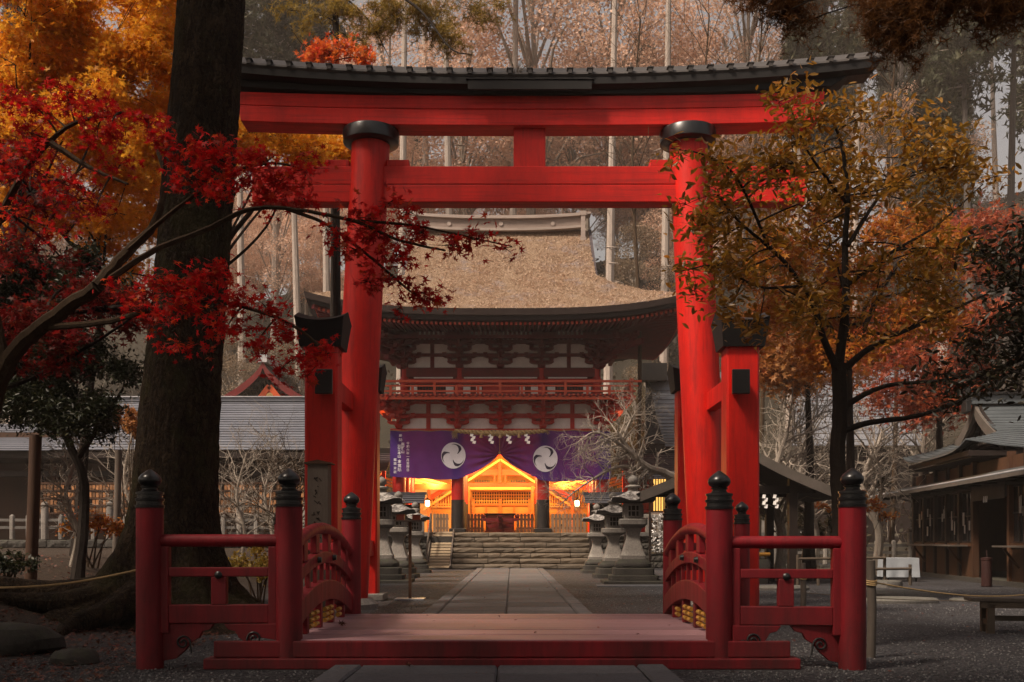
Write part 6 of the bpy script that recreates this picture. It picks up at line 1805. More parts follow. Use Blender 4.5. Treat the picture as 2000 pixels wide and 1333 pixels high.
def put_tree(protos, k, x, y, s_, rz, lab):
    p = protos[k]; z = hill_h(x, y)-.3 if y > 46.5 else 0
    if p.name not in used:
        used.add(p.name); p.location = (x, y, z); p.rotation_euler.z = rz; p.scale = s_ if hasattr(s_, '__len__') else (s_,)*3; p['label'] = lab; return p
    return dup(p, (x, y, z), rz, s_, lab)
named = [(475, 66, 'pale cedar trunk nearest the big tree, above the left side post'), (535, 78, 'broad pale cedar trunk between the big tree and the left torii column'), (587, 70, 'pale cedar trunk just left of the left torii column'),
         (640, 74, 'cedar trunk right behind the left torii column'), (782, 68, 'pale cedar trunk at the left end of the thatched ridge'), (832, 84, 'leaning pale cedar above the left end of the thatched ridge'),
         (882, 76, 'slim pale cedar above the thatched ridge, left of the torii strut'), (1000, 80, 'cedar trunk above the middle of the thatched ridge, under the torii strut'),
         (1185, 62, 'bright white cedar trunk just right of the thatched ridge'), (1296, 72, 'pale cedar trunk beside the right torii column'),
         (1660, 66, 'pale cedar trunk under the right tip of the torii beam'), (1748, 74, 'cedar trunk behind the small right-hand tree'), (1905, 60, 'dark tall cedar near the right edge'), (1965, 64, 'straight cedar trunk at the right edge')]
rr = random.Random(77)
for i, (px, d, lab) in enumerate(named):
    put_tree(cp, i % 2, (px-1000)/F*d, d, (1, 1, rr.uniform(1.12, 1.28) if not 700 < px < 1350 else 1.65), rr.uniform(0, 6.28), lab)
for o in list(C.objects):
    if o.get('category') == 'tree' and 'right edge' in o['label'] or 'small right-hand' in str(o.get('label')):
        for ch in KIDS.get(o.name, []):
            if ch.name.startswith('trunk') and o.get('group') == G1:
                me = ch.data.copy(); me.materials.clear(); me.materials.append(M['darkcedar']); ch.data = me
def dens(px):       # wood is thick on the right, thinner at the upper left where the sky shows
    return 1.0
for k in range(92):
    px = rr.uniform(-500, 2500); d = rr.uniform(66, 128)
    if px < 760 and px > 380 and d < 100: continue
    if 520 < px < 760 and rr.random() < .85: continue
    if 700 < px < 1520 and d < 112: continue
    put_tree(cp, rr.choice((0, 1, 2, 3, 3, 2)), (px-1000)/F*d, d, rr.uniform(.85, 1.2), rr.uniform(0, 6.28), 'hazy cedar among many in the wood on the far hillside')
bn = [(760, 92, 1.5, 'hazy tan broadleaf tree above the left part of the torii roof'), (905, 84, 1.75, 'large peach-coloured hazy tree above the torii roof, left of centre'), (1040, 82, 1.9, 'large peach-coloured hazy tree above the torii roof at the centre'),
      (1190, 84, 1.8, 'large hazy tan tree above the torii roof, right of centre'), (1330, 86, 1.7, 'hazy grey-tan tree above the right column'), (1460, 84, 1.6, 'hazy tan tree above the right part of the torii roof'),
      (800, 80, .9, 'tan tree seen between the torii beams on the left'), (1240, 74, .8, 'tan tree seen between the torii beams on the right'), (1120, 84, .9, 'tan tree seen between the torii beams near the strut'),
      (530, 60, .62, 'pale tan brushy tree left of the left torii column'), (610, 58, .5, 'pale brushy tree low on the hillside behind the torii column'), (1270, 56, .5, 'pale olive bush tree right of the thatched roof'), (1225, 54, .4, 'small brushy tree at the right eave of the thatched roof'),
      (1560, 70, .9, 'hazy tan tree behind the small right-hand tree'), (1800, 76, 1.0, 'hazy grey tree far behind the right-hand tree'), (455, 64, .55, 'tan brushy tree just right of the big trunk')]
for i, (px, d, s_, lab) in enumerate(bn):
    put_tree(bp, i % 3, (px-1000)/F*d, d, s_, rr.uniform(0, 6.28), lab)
for k in range(34):
    px = rr.uniform(-400, 1650) if k < 22 else rr.uniform(760, 1560); d = rr.uniform(60, 125) if k < 22 else rr.uniform(86, 112)
    if 500 < px < 740: continue
    put_tree(bp, rr.randrange(3), (px-1000)/F*d, d, rr.uniform(.5, 1.2), rr.uniform(0, 6.28), 'hazy tan broadleaf among many trees on the far hillside')
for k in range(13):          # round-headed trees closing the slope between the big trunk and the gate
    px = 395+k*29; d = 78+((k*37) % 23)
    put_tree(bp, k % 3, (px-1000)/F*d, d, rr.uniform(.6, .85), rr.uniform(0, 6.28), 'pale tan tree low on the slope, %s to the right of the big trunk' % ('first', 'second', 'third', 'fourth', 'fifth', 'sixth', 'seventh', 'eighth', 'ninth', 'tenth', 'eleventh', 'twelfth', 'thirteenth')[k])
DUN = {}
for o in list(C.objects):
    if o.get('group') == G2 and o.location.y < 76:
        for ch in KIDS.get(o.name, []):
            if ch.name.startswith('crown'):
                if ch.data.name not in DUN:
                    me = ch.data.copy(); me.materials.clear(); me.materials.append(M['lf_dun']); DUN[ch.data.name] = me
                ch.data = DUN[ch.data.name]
def undergrowth():
    rs = np.random.RandomState(8); pos = []
    for k in range(900):
        x = rs.uniform(-55, 60); y = rs.uniform(48, 92)
        if abs(x) > y*.62: continue
        h = rs.uniform(.5, 2.2); n = int(26*h); c = np.array([x, y, hill_h(x, y)])
        pos.append(c+np.abs(rs.normal(0, 1, (n, 3)))*[0, 0, h*.6]+rs.normal(0, 1, (n, 3))*[h*.6, h*.6, .1])
    P_ = np.concatenate(pos); me = mesh_np('undergrowth', *scatter(P_, .34, LEAF_QUAD, rs, 1.0)[:2])
    o = put('undergrowth', me, M['lf_shrub']); o['kind'] = 'stuff'; o['label'] = 'brushy undergrowth on the hillside under the cedars'
undergrowth()

# ------------------------------------------------------------------ the big old trunk on the left
def big_tree():
    b = Vector((-4.5, 13.0, 0)); t = thing('big_tree', 'huge old tree trunk with flaring roots left of the torii', 'tree', b)
    mb = MB(); V = []; n = 110; rows = []
    prof = [(-.15, 1.75), (.0, 1.45), (.15, 1.05), (.35, .83), (.6, .70), (.95, .61), (1.5, .545), (2.4, .495), (3.5, .475), (5, .455), (6.5, .44), (8, .425), (10, .40), (13, .37), (16, .33)]
    prof2 = []
    for (z0, r0), (z1, r1) in zip(prof[:-1], prof[1:]):
        m3 = max(3, int((z1-z0)/.07)); prof2 += [(z0+(z1-z0)*k/m3, r0+(r1-r0)*k/m3) for k in range(m3)]
    prof2.append(prof[-1])
    for (z, r) in prof2:
        cx = b.x+.065*z-.02*math.sin(z*.7); cy = b.y+.01*z; fl = max(0, 1-z/1.3)
        for k in range(n):
            a = 2*math.pi*k/n
            j = fl*(.22*math.sin(a*5+.5)+.12*math.sin(a*8+2))+.018*math.sin(a*4+z*.6)+.015*math.sin(a*7-z*.9)+.05*noise.noise(Vector((math.cos(a)*5, math.sin(a)*5, z*.9)))+.06*abs(noise.noise(Vector((math.cos(a)*13, math.sin(a)*13, z*1.6+4))))+.030*noise.noise(Vector((math.cos(a)*22, math.sin(a)*22, z*9)))
            ex = fl*.7*max(0, math.cos(a-R(190)))**4+fl*.35*max(0, math.cos(a-R(335)))**8
            rr_ = r*(1+j)+ex*.8*(r/.9)
            V.append((cx+math.cos(a)*rr_, cy+math.sin(a)*rr_*.92, z+.02*math.sin(a*9)*fl))
    m = len(prof2)
    mb.add(V, [(i*n+k, i*n+(k+1) % n, (i+1)*n+(k+1) % n, (i+1)*n+k) for i in range(m-1) for k in range(n)], True)
    mb.build('trunk', M['bark'], t, smooth_angle=180)
    mb = MB(); r = random.Random(4)
    for (a, L, r0) in ((198, 2.3, .24), (220, 1.7, .2), (170, 1.9, .22), (335, 1.9, .12), (300, 1.0, .14), (262, 1.5, .22)):
        pl = []; aa = R(a)
        for k in range(8):
            f = k/7; x = b.x+math.cos(aa)*(.75+L*f); y = b.y+math.sin(aa)*(.75+L*f); pl.append((x, y, max(gh(x, y), 0)+.42*(1-f)**1.6-.03)); aa += r.gauss(0, .08)
        mb.tube(pl, [r0*(1-.8*k/7) for k in range(8)], 9)
    mb.build('roots', M['bark'], t)
    # high limbs and a crown that overhangs the bridge
    rs = np.random.RandomState(31); lm = MB(); tw = MB(); L = []
    top = Vector((b.x+.9, b.y+.1, 13))
    for (z, e, r0) in ((10.5, (-1.5, 5.5, 11.5), .14), (11.5, (-10, 9, 13), .15), (12, (-9, 13, 15), .14), (12.5, (-6, 5, 14.5), .15), (13.5, (-9, 18, 16), .12), (10.8, (-8, 5, 12), .12), (13, (-5, 17, 16), .12)):
        s_ = Vector((b.x+.065*z, b.y, z)); e = Vector(e); pl = catmull([s_, s_.lerp(e, .5)+Vector((0, 0, .6)), e], 6); lm.tube(pl, [r0*(1-.7*i/(len(pl)-1)) for i in range(len(pl))], 7)
        for f in (.55, .75, .95, 1.0):
            c = pl[int(f*(len(pl)-1))]
            L.append(twig_spray(tw, rs, tuple(c), (1.7, 1.7, .8), 8, 520, .35, .015))
    for k in range(46):     # lower crown added out of view to shade the near bank
        x, y = rs.uniform(-12, -2.2), rs.uniform(1, 13); z = 1.1+.55*y+rs.uniform(2.0, 4.0)
        L.append(twig_spray(tw, rs, (x, y, z), (1.5, 1.5, .6), 6, 420, .3, .012))
    lm.build('limbs', M['bark'], t); tw.build('twigs', M['bark'], t, kind='stuff')
    leaf_part('foliage', np.concatenate(L), .20, LEAF_OVAL, M['lf_olive'], t, rs, .8)
big_tree()

# ------------------------------------------------------------------ near trees
def maple_red():
    base = P(-90, 1190, 8.6)
    limbs = [([(base.x, base.y, gh(base.x, base.y)-.1), P(-40, 900, 8.5), P(10, 720, 8.3), P(80, 640, 8.2), P(190, 560, 8.0)], .10, .055),
             ([P(190, 560, 8.0), P(250, 490, 8.1), P(300, 440, 8.2), P(322, 350, 8.3), P(290, 240, 8.4)], .055, .015),
             ([P(215, 545, 8.0), P(300, 490, 7.6), P(400, 450, 7.2), P(480, 412, 6.9), P(560, 408, 6.8), P(690, 432, 6.6), P(780, 470, 6.5), P(870, 490, 6.4)], .028, .007),
             ([P(560, 408, 6.8), P(640, 440, 6.7), P(720, 500, 6.6), P(790, 560, 6.6), P(830, 590, 6.6)], .014, .006),
             ([P(690, 432, 6.6), P(800, 440, 6.5), P(900, 460, 6.4), P(1000, 482, 6.3)], .012, .004),
             ([P(80, 640, 8.2), P(200, 630, 8.0), P(320, 600, 7.8), P(430, 590, 7.6), P(560, 630, 7.4), P(640, 690, 7.3)], .032, .008),
             ([P(10, 720, 8.3), P(-20, 500, 8.4), P(40, 350, 8.3), P(130, 250, 8.2), P(240, 220, 8.1)], .05, .010),
             ([P(240, 500, 8.1), P(330, 420, 8.0), P(430, 350, 7.8), P(520, 320, 7.6), P(600, 330, 7.5)], .025, .007),
             ([P(100, 280, 8.2), P(180, 330, 8.1), P(250, 360, 8.0)], .03, .01)]
    it = []
    for (px, py, rx, ry, n, d) in [
        (40, 190, 80, 30, 170, 8.2), (130, 180, 80, 26, 170, 8.2), (100, 225, 90, 26, 160, 8.3), (210, 215, 80, 28, 170, 8.1), (290, 240, 60, 24, 110, 8.1), (190, 265, 70, 24, 120, 8.0), (60, 260, 70, 22, 100, 8.2), (215, 255, 26, 16, 60, 7.9),
        (40, 330, 70, 30, 130, 8.2), (120, 360, 70, 30, 130, 8.1), (190, 400, 60, 24, 80, 8.1), (30, 420, 60, 26, 90, 8.2), (100, 450, 50, 22, 60, 8.2), (230, 330, 50, 20, 60, 8.1), (60, 290, 60, 22, 90, 8.1),
        (350, 300, 70, 28, 170, 7.8), (420, 310, 70, 28, 180, 7.6), (490, 320, 70, 30, 190, 7.5), (560, 350, 60, 30, 150, 7.4), (380, 350, 60, 24, 120, 7.7), (450, 370, 60, 26, 140, 7.6), (530, 390, 50, 22, 90, 7.5), (590, 385, 40, 20, 60, 7.4), (330, 270, 50, 20, 80, 7.9), (610, 330, 44, 18, 50, 7.5),
        (640, 450, 30, 16, 22, 6.6), (700, 425, 46, 18, 60, 6.6), (740, 460, 48, 26, 90, 6.6), (700, 490, 40, 26, 60, 6.6), (780, 500, 50, 26, 90, 6.5), (830, 455, 50, 18, 70, 6.5), (880, 480, 46, 18, 60, 6.4), (930, 470, 46, 14, 44, 6.35), (985, 484, 34, 12, 24, 6.3),
        (760, 545, 44, 22, 60, 6.6), (810, 570, 44, 22, 70, 6.6), (850, 590, 34, 18, 44, 6.6), (720, 550, 34, 24, 36, 6.6), (780, 600, 26, 16, 22, 6.6), (800, 415, 36, 12, 24, 6.5), (660, 480, 30, 20, 24, 6.6), (755, 400, 50, 16, 40, 6.6),
        (330, 560, 60, 28, 170, 7.6), (400, 555, 60, 24, 140, 7.6), (300, 600, 60, 24, 120, 7.8), (380, 610, 70, 28, 150, 7.6), (460, 590, 60, 26, 130, 7.5), (520, 600, 50, 24, 90, 7.4), (440, 650, 60, 26, 110, 7.5), (560, 650, 50, 24, 90, 7.4), (500, 670, 60, 26, 90, 7.4),
        (620, 700, 34, 26, 60, 7.2), (580, 700, 36, 22, 44, 7.3), (545, 725, 24, 34, 50, 7.3), (600, 735, 20, 18, 22, 7.2), (240, 570, 50, 22, 70, 7.9), (350, 670, 60, 24, 70, 7.7), (640, 690, 30, 16, 30, 7.2), (420, 530, 50, 18, 80, 7.5)]:
        it.append((px, py, rx*1.08, ry*(.95 if px < 300 else 1.2), int(n*(.85 if px < 300 else 1.05)), d))
    tree('red_maple', 'crimson maple reaching over from the left in front of the trunk and torii', limbs, clus(it, 8, 1), LEAF_MAPLE, .050, M['lf_red'], M['limb'], 51, jit=.055, tilt=.75, singles=290, ntw=7, r0=.0035, conn_r=.009)
    base = P(-260, 1150, 9.6)
    it = fill(-60, 300, 560, 720, 26, 8.6, 9.8, 70, 30, 120, 12)+fill(-40, 160, 280, 560, 14, 8.6, 9.6, 70, 30, 90, 13)
    tree('dark_maple', 'dark red-brown maple boughs low at the left edge', [([(base.x, base.y, .3), P(-200, 850, 9.4), P(-120, 700, 9.2), P(60, 620, 9.2), P(240, 600, 9.0)], .15, .02), ([P(-120, 700, 9.2), P(-60, 500, 9.2), P(60, 380, 9.1)], .07, .02),
          ([P(-90, 790, 9.0), P(60, 740, 8.9), P(200, 660, 8.8), P(300, 590, 8.7)], .03, .008)],
         clus(it, 9, 1), LEAF_MAPLE5, .06, M['lf_dkred'], M['darklimb'], 52, jit=.07, tilt=.75, ntw=8, r0=.004)
maple_red()
def maple_orange():
    def msk(x, y): return True
    for (seed, d0, d1, x0, x1, y0, y1, n, nl, lab, bx_) in (
            (61, 15.5, 19, -140, 345, -100, 300, 80, 800, 'golden orange maple filling the upper left, leaves lit from behind', -40),
            (62, 17.5, 21, -60, 350, 230, 570, 56, 760, 'yellow orange maple behind the crimson boughs at the left', 150),
            (63, 17, 20, 440, 670, 238, 340, 18, 520, 'orange maple boughs between the big trunk and the left torii column', 345)):
        dm = (d0+d1)/2; bb = P(bx_, 1060, dm); z0 = gh(bb.x, bb.y)-.1
        mid = (x0+x1)/2
        limbs = [([(bb.x, bb.y, z0), P(bx_+20, 800, dm), P(bx_+50, 560, dm), P(mid-20, (y0+y1)/2+60, dm)], .12, .04)]
        r = random.Random(seed)
        for k in range(9):
            s_ = P(bx_+50, 560, dm) if k % 2 else P(mid-20, (y0+y1)/2+60, dm)
            e = P(r.uniform(x0+20, x1-20), r.uniform(max(y0, 0)+10, y1-20), r.uniform(d0, d1)); limbs.append(([s_, s_.lerp(e, .5)+Vector((r.uniform(-.4, .4), 0, r.uniform(-.2, .6))), e], .035, .01))
        tree('orange_maple', lab, limbs, clus(fill(x0, x1, y0, y1, n, d0, d1, 62, 30, nl, seed), dm, seed), LEAF_MAPLE5, .082, M['lf_orange'], M['darklimb'], seed, jit=.15, tilt=.8, ntw=8, r0=.008, group='orange maples at the left')
    # small red-orange top showing over the torii beam
    d = 21; bb = P(660, 1090, d)
    tree('young_maple', 'red and orange maple top peeping over the left part of the torii roof', [([(bb.x, bb.y, 0), P(655, 500, d), P(650, 120, d)], .12, .02)],
         clus([(600, 108, 40, 20, 260), (650, 104, 44, 22, 300), (700, 112, 36, 16, 200), (625, 92, 30, 14, 120), (670, 88, 24, 12, 100)]+[(600+30*k, 300+20*(k % 2), 40, 24, 220) for k in range(3)]+[(580+34*k, 270, 36, 20, 200) for k in range(3)], d, 5), LEAF_MAPLE5, .10, M['lf_redorange'], M['darklimb'], 66, jit=.12, ntw=7, r0=.008)
maple_orange()
def evergreen_left():
    d = 15.5; bb = P(150, 1100, d)
    it = fill(-60, 250, 500, 840, 64, 14.6, 16.4, 46, 32, 1100, 71, lambda x, y: y > 480+abs(x-90)*.35 and not (x > 190 and y < 560))
    tree('evergreen_tree', 'dense dark evergreen under the orange leaves at the left', [([(bb.x, bb.y, gh(bb.x, bb.y)-.1), P(165, 950, d), P(120, 820, d), P(100, 600, d)], .11, .03), ([P(150, 900, d), P(215, 800, d), P(240, 760, d)], .05, .02)],
         clus(it, d, 3), LEAF_OVAL, .085, M['lf_green'], M['darklimb'], 71, jit=.12, ntw=8, r0=.005)
evergreen_left()
def right_tree():
    d = 10.2
    bb = P(1640, 1250, d)
    limbs = [([(bb.x, bb.y, -.05), P(1641, 1050, d), P(1636, 900, d), P(1640, 800, d), P(1638, 710, d)], .088, .075),
             ([P(1638, 710, d), P(1652, 600, d), P(1650, 480, d+.1), P(1655, 380, d+.1), P(1640, 270, d), P(1600, 200, d)], .055, .010),
             ([P(1640, 735, d), P(1612, 670, d-.1), P(1585, 590, d-.2), P(1530, 510, d-.3), P(1450, 440, d-.5), P(1400, 380, d-.6)], .045, .008),
             ([P(1650, 720, d), P(1700, 680, d), P(1770, 645, d+.2), P(1850, 610, d+.3), P(1960, 560, d+.4)], .040, .010),
             ([P(1643, 800, d), P(1690, 770, d), P(1740, 752, d-.1), P(1820, 745, d-.1), P(1930, 730, d)], .036, .010),
             ([P(1640, 845, d), P(1700, 825, d+.1), P(1780, 815, d+.1), P(1860, 790, d+.2), P(1960, 735, d+.3), P(2060, 690, d+.3)], .036, .012),
             ([P(1655, 480, d), P(1720, 380, d+.2), P(1780, 310, d+.3), P(1840, 280, d+.3)], .025, .006),
             ([P(1650, 560, d), P(1730, 500, d+.3), P(1830, 440, d+.5), P(1920, 360, d+.5)], .028, .006),
             ([P(1560, 560, d-.3), P(1480, 560, d-.6), P(1400, 520, d-.8), P(1330, 530, d-1)], .018, .005),
             ([P(1500, 480, d-.4), P(1440, 350, d-.8), P(1380, 305, d-1), P(1310, 290, d-1.1)], .018, .005),
             ([P(1655, 400, d), P(1580, 300, d-.3), P(1540, 200, d-.4)], .02, .005)]
    def msk(x, y):
        if y < 330 and x < 1480: return False
        return ((x-1650)/290)**2+((y-430)/235)**2 < 1.0
    it = fill(1340, 1960, 170, 660, 66, d-.8, d+.9, 62, 40, 60, 81, msk)
    it += [(1330, 300, 44, 20, 40, d-1.1), (1390, 315, 50, 24, 70, d-1), (1450, 330, 50, 24, 70, d-.9), (1520, 200, 40, 26, 50, d-.4), (1560, 180, 36, 22, 36, d-.4), (1600, 230, 50, 30, 70, d-.3), (1545, 260, 44, 26, 60, d-.4), (1340, 525, 40, 16, 34, d-1), (1400, 520, 50, 22, 56, d-.9), (1360, 575, 40, 18, 34, d-.8),
           (1880, 340, 60, 26, 70, d+.5), (1940, 345, 40, 20, 40, d+.5), (1690, 215, 40, 26, 40, d), (1430, 600, 50, 22, 50, d-.7), (1480, 640, 60, 20, 60, d-.5), (1370, 440, 40, 22, 50, d-.8), (1340, 400, 30, 16, 26, d-.9), (1420, 420, 50, 30, 80, d-.6), (1400, 370, 40, 20, 50, d-.7)]
    it = [(a, b_, c, e, int(n*1.75), f) for (a, b_, c, e, n, f) in it]
    tree('small_leafy_tree', 'small tree with brown-olive oval leaves in front of the right torii column', limbs, clus(it, d, 2), LEAF_OVAL, .098, M['lf_olive'], M['darklimb'], 81, jit=.11, tilt=.7, singles=290, ntw=7, r0=.004, conn_r=.010)
    it = fill(1800, 2080, 430, 790, 30, 9.0, 10.2, 56, 30, 130, 83, lambda x, y: x > 1990-abs(y-600)*.7 or (x > 1830 and 640 < y < 790 and x+y > 2560))
    bb = P(2200, 1200, 9.6)
    tree('shaded_tree', 'dark shaded leafy boughs hanging in at the right edge', [([(bb.x, bb.y, 0), P(2190, 800, 9.6), P(2120, 640, 9.6), P(1990, 560, 9.6)], .12, .02), ([P(2150, 700, 9.6), P(2040, 690, 9.6), P(1900, 740, 9.6)], .05, .01)],
         clus(it, 9.6, 2), LEAF_OVAL, .085, M['lf_green2'], M['darklimb'], 83, jit=.12, ntw=7)
    for (seed, dd, x0, x1, y0, y1, n, nl, lab, m) in (
            (85, 17.5, 1440, 1860, 380, 700, 42, 300, 'golden brown tree glowing behind the small leafy tree', 'lf_rust'), (86, 30, 1690, 1960, 620, 800, 22, 380, 'red-orange maple behind the timber building roof', 'lf_redmuted'), (87, 27, 1480, 1660, 640, 760, 18, 300, 'orange brown maple behind the right side post', 'lf_rust2'), (88, 33, 1880, 2080, 420, 560, 14, 260, 'pinkish red maple at the right edge', 'lf_redmuted')):
        bx_ = (x0+x1)/2+10; bb = P(bx_, 1080, dd); limbs = [([(bb.x, bb.y, 0), P(bx_, (y1+900)/2, dd), P(bx_-10, (y0+y1)/2, dd)], .016*dd*.4, .03)]
        r = random.Random(seed)
        for k in range(6):
            s_ = P(bx_, y1, dd); e = P(r.uniform(x0, x1), r.uniform(y0, y1), dd+r.uniform(-1, 1)); limbs.append(([s_, s_.lerp(e, .5)+Vector((0, 0, .3)), e], .06, .015))
        tree('autumn_tree', lab, limbs, clus(fill(x0, x1, y0, y1, n, dd-1.5, dd+1.5, 46, 26, nl, seed), dd, 2), LEAF_MAPLE5, .0052*dd, M[m], M['darklimb'], seed, jit=.010*dd, ntw=7, r0=.0004*dd, group='autumn trees behind the right-hand tree')
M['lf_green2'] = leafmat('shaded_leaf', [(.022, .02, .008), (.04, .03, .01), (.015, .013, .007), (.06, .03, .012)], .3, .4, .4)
M['lf_rust2'] = leafmat('orange_brown_leaf', [(.34, .11, .03), (.42, .20, .06), (.24, .12, .05), (.38, .15, .04)], .45)
right_tree()
def top_boughs():
    # pine standing behind the torii, its boughs over the beam
    d = 23; bb = P(655, 1120, d)
    it = [(700, 20, 70, 30, 330), (780, 30, 70, 30, 380), (850, 50, 60, 26, 320), (880, 90, 44, 14, 170), (820, 10, 80, 24, 300), (740, 60, 50, 22, 220), (920, 20, 40, 16, 120), (950, 40, 30, 10, 60), (630, 30, 40, 20, 70), (590, 60, 30, 20, 60), (690, 80, 40, 20, 60), (560, 20, 40, 20, 50), (710, 105, 30, 12, 50), (975, 12, 30, 8, 40), (900, -30, 90, 24, 260), (760, -40, 90, 30, 300)]
    pr = tree('pine_tree', 'pine with drooping golden-green boughs over the left half of the torii roof', [([(bb.x, bb.y, 0), P(655, 500, d), P(656, 100, d), P(655, -200, d)], .16, .05),
         ([P(656, -60, d), P(740, -30, d-1), P(820, 20, d-1.5), P(880, 95, d-1.8), P(925, 108, d-2)], .05, .01), ([P(656, -20, d), P(720, 40, d), P(760, 112, d)], .03, .006), ([P(656, -100, d), P(800, -60, d), P(980, 5, d)], .05, .008), ([P(655, 60, d), P(600, 90, d), P(570, 60, d)], .03, .008)],
         clus(it, d, 3), TUFT, .15, M['lf_pine'], M['darklimb'], 91, jit=.12, tilt=1.2, ntw=10, r0=.008)
    # cedar boughs at upper right, close to the camera and reaching over it: they shade the bridge
    d = 6.2; bb = Vector((7.6, 7.0, 0))
    it = [(1480, -10, 50, 22, 200, 7.5), (1540, 10, 40, 34, 260, 7.5), (1570, 45, 18, 26, 90, 7.5), (1520, 30, 30, 20, 90, 7.5), (1720, 0, 60, 26, 340, 6.6), (1780, 20, 70, 34, 420, 6.4), (1760, 70, 34, 36, 260, 6.4), (1850, 0, 60, 26, 280, 6.3), (1940, 10, 50, 22, 220, 6.3), (1990, 20, 40, 18, 160, 6.3), (1920, 40, 12, 20, 60, 6.3), (1720, 40, 30, 24, 150, 6.4), ]
    it = [(a, b_, c*.9, e_*.75, int(n*1.5), f) for (a, b_, c, e_, n, f) in it]
    cl = clus(it, d, 3, k=1.2)
    r = random.Random(6)
    limbs = [([bb, (7.4, 6.8, 4), (7.2, 6.5, 8), (7, 6.2, 12)], .32, .15), ([(7.2, 6.6, 6.5), (5.5, 6.4, 5.6), (4.4, 6.3, 4.9), (3.0, 6.6, 4.7)], .07, .015), ([(7.1, 6.3, 9), (4, 4, 9.4), (0, 2, 9.2), (-3.5, 1, 9)], .12, .03), ([(7.1, 6.3, 10), (5, 1, 10), (3, -3, 9.5)], .12, .03), ([(4, 4, 9.4), (1, 5, 9), (-2, 5.5, 9)], .08, .02), ([(0, 2, 9.2), (-1, -1, 9.3), (-3, -3, 9)], .06, .02)]
    tree('near_cedar', 'cedar with browned drooping boughs at the upper right, close to the camera', limbs, cl, TUFT, .062, M['lf_browned'], M['darklimb'], 93, jit=.085, tilt=1.2, ntw=10, r0=.006, conn_r=.012)
    # unseen cedar added over the camera; its crown keeps the bridge in shade
    r = random.Random(6); cl = []
    for k in range(110):
        x = r.uniform(-6.5, 5.5); y = r.uniform(-7, 4.6); z = r.uniform(5.4, 9.5)
        if y > 1: z = max(z, 1.1+.62*(y+1.5)+1.6)
        cl.append((Vector((x, y, z)), (1.5, 1.5, .5), 330))
    limbs = [([(-5.5, -2.5, 0), (-5.4, -2.4, 4), (-5.2, -2.2, 8), (-5, -2, 13)], .4, .2), ([(-5.3, -2.3, 5.6), (-2, -1, 6.6), (2, 1, 6.6), (5, 3, 6.9)], .12, .03), ([(-5.3, -2.3, 6.5), (-3, 1, 7.2), (0, 3.5, 7.4)], .1, .03), ([(-5.2, -2.2, 7.5), (-1, -4, 7.8), (4, -4.5, 8)], .12, .03)]
    tree('added_shade_cedar', 'unseen cedar added behind the viewer so its crown shades the bridge', limbs, cl, CLUMP, .20, M['lf_cedar'], M['darklimb'], 95, jit=.3, tilt=1.0, ntw=6, r0=.01)
    r = random.Random(16); cl = []  # second unseen cedar, added to darken the left bank
    for k in range(80):
        x = r.uniform(-17, -6.5); y = r.uniform(-6, 9); z = r.uniform(6, 12)
        z = max(z, 1.1+.62*max(0, y+1.5)+1.6)
        cl.append((Vector((x, y, z)), (1.6, 1.6, .6), 330))
    limbs = [([(-12, 0, 0), (-11.8, 0, 5), (-11.5, 0, 10), (-11.4, 0, 15)], .45, .2), ([(-11.8, 0, 6), (-10, 4, 8.2), (-9, 7, 9.5)], .12, .03), ([(-11.7, 0, 7), (-14, 3, 8.5)], .12, .03), ([(-11.7, 0, 7), (-9, -2, 8.5)], .12, .03)]
    tree('added_side_cedar', 'cedar off the left edge whose crown shades the bank and the bridge', limbs, cl, CLUMP, .22, M['lf_cedar'], M['darklimb'], 97, jit=.3, tilt=1.0, ntw=6, r0=.01)
top_boughs()
# ------------------------------------------------------------------ bare trees and shrubs
bare_tree('bare_tree', 'pale leafless tree reaching towards the purple curtain from the right', [P(1345, 1100, 29.5), P(1338, 960, 29.5), P(1300, 925, 29.3), P(1265, 912, 29), P(1230, 880, 28.8), P(1205, 845, 28.6)], .17, .05, M['palebark'], 301, .78, 3, 4, spread=.9, up=.0, start=.5,
          extra=(([P(1280, 922, 29.2), P(1225, 912, 28.9), P(1190, 918, 28.7), P(1130, 955, 28.4), P(1095, 985, 28.3)], .07, .015), ([P(1235, 885, 28.8), P(1195, 858, 28.5), P(1160, 845, 28.3), P(1125, 866, 28.2)], .06, .012), ([P(1215, 860, 28.7), P(1230, 825, 28.6), P(1245, 800, 28.5)], .05, .012)))
for k, (px, d, H, seed, lab) in enumerate(((1520, 26.8, 5.0, 311, 'pale bare tree between the right side post and the small leafy tree'), (1585, 29, 5.4, 312, 'pale bare tree just left of the small tree trunk'), (1710, 31, 5.6, 313, 'pale bare tree with a mottled leaning trunk left of the timber building'), (1830, 33, 6.0, 315, 'bare pale tree rising behind the timber building roof'))):
    b = P(px, 0, d); b.z = 0
    bare_tree('bare_tree', lab, [b, b+Vector((.1, 0, H*.25)), b+Vector((-.2-.1*k, 0, H*.5)), b+Vector((.3*(-1)**k, .2, H*.8))], .16, .06, M['palebark'], seed, 1.7, 3, 4, spread=.85, up=.2, start=.4, buds=(M['lf_shrub'], 1, .07), group='pale bare trees on the right')
for k, (px, d, pt, lab) in enumerate(((1240, 40, 40, 'tall thin bare tree above the torii roof over the right column'), (1375, 42, 30, 'tall thin bare tree above the torii roof, right of the right column'), (1480, 38, 20, 'tall thin bare tree above the right part of the torii roof'), (1740, 36, 90, 'tall thin bare tree standing between the torii tip and the right edge'))):
    b = P(px, 0, d); b.z = 0; tp = P(px+10, pt, d)
    bare_tree('thin_bare_tree', lab, [b, b+Vector((.2, 0, tp.z*.4)), b+Vector((-.1, 0, tp.z*.75)), tp], .10, .03, M['limb'], 320+k, 3.2, 4, 3, spread=.6, up=.6, start=.55, group='tall thin bare trees behind the torii')
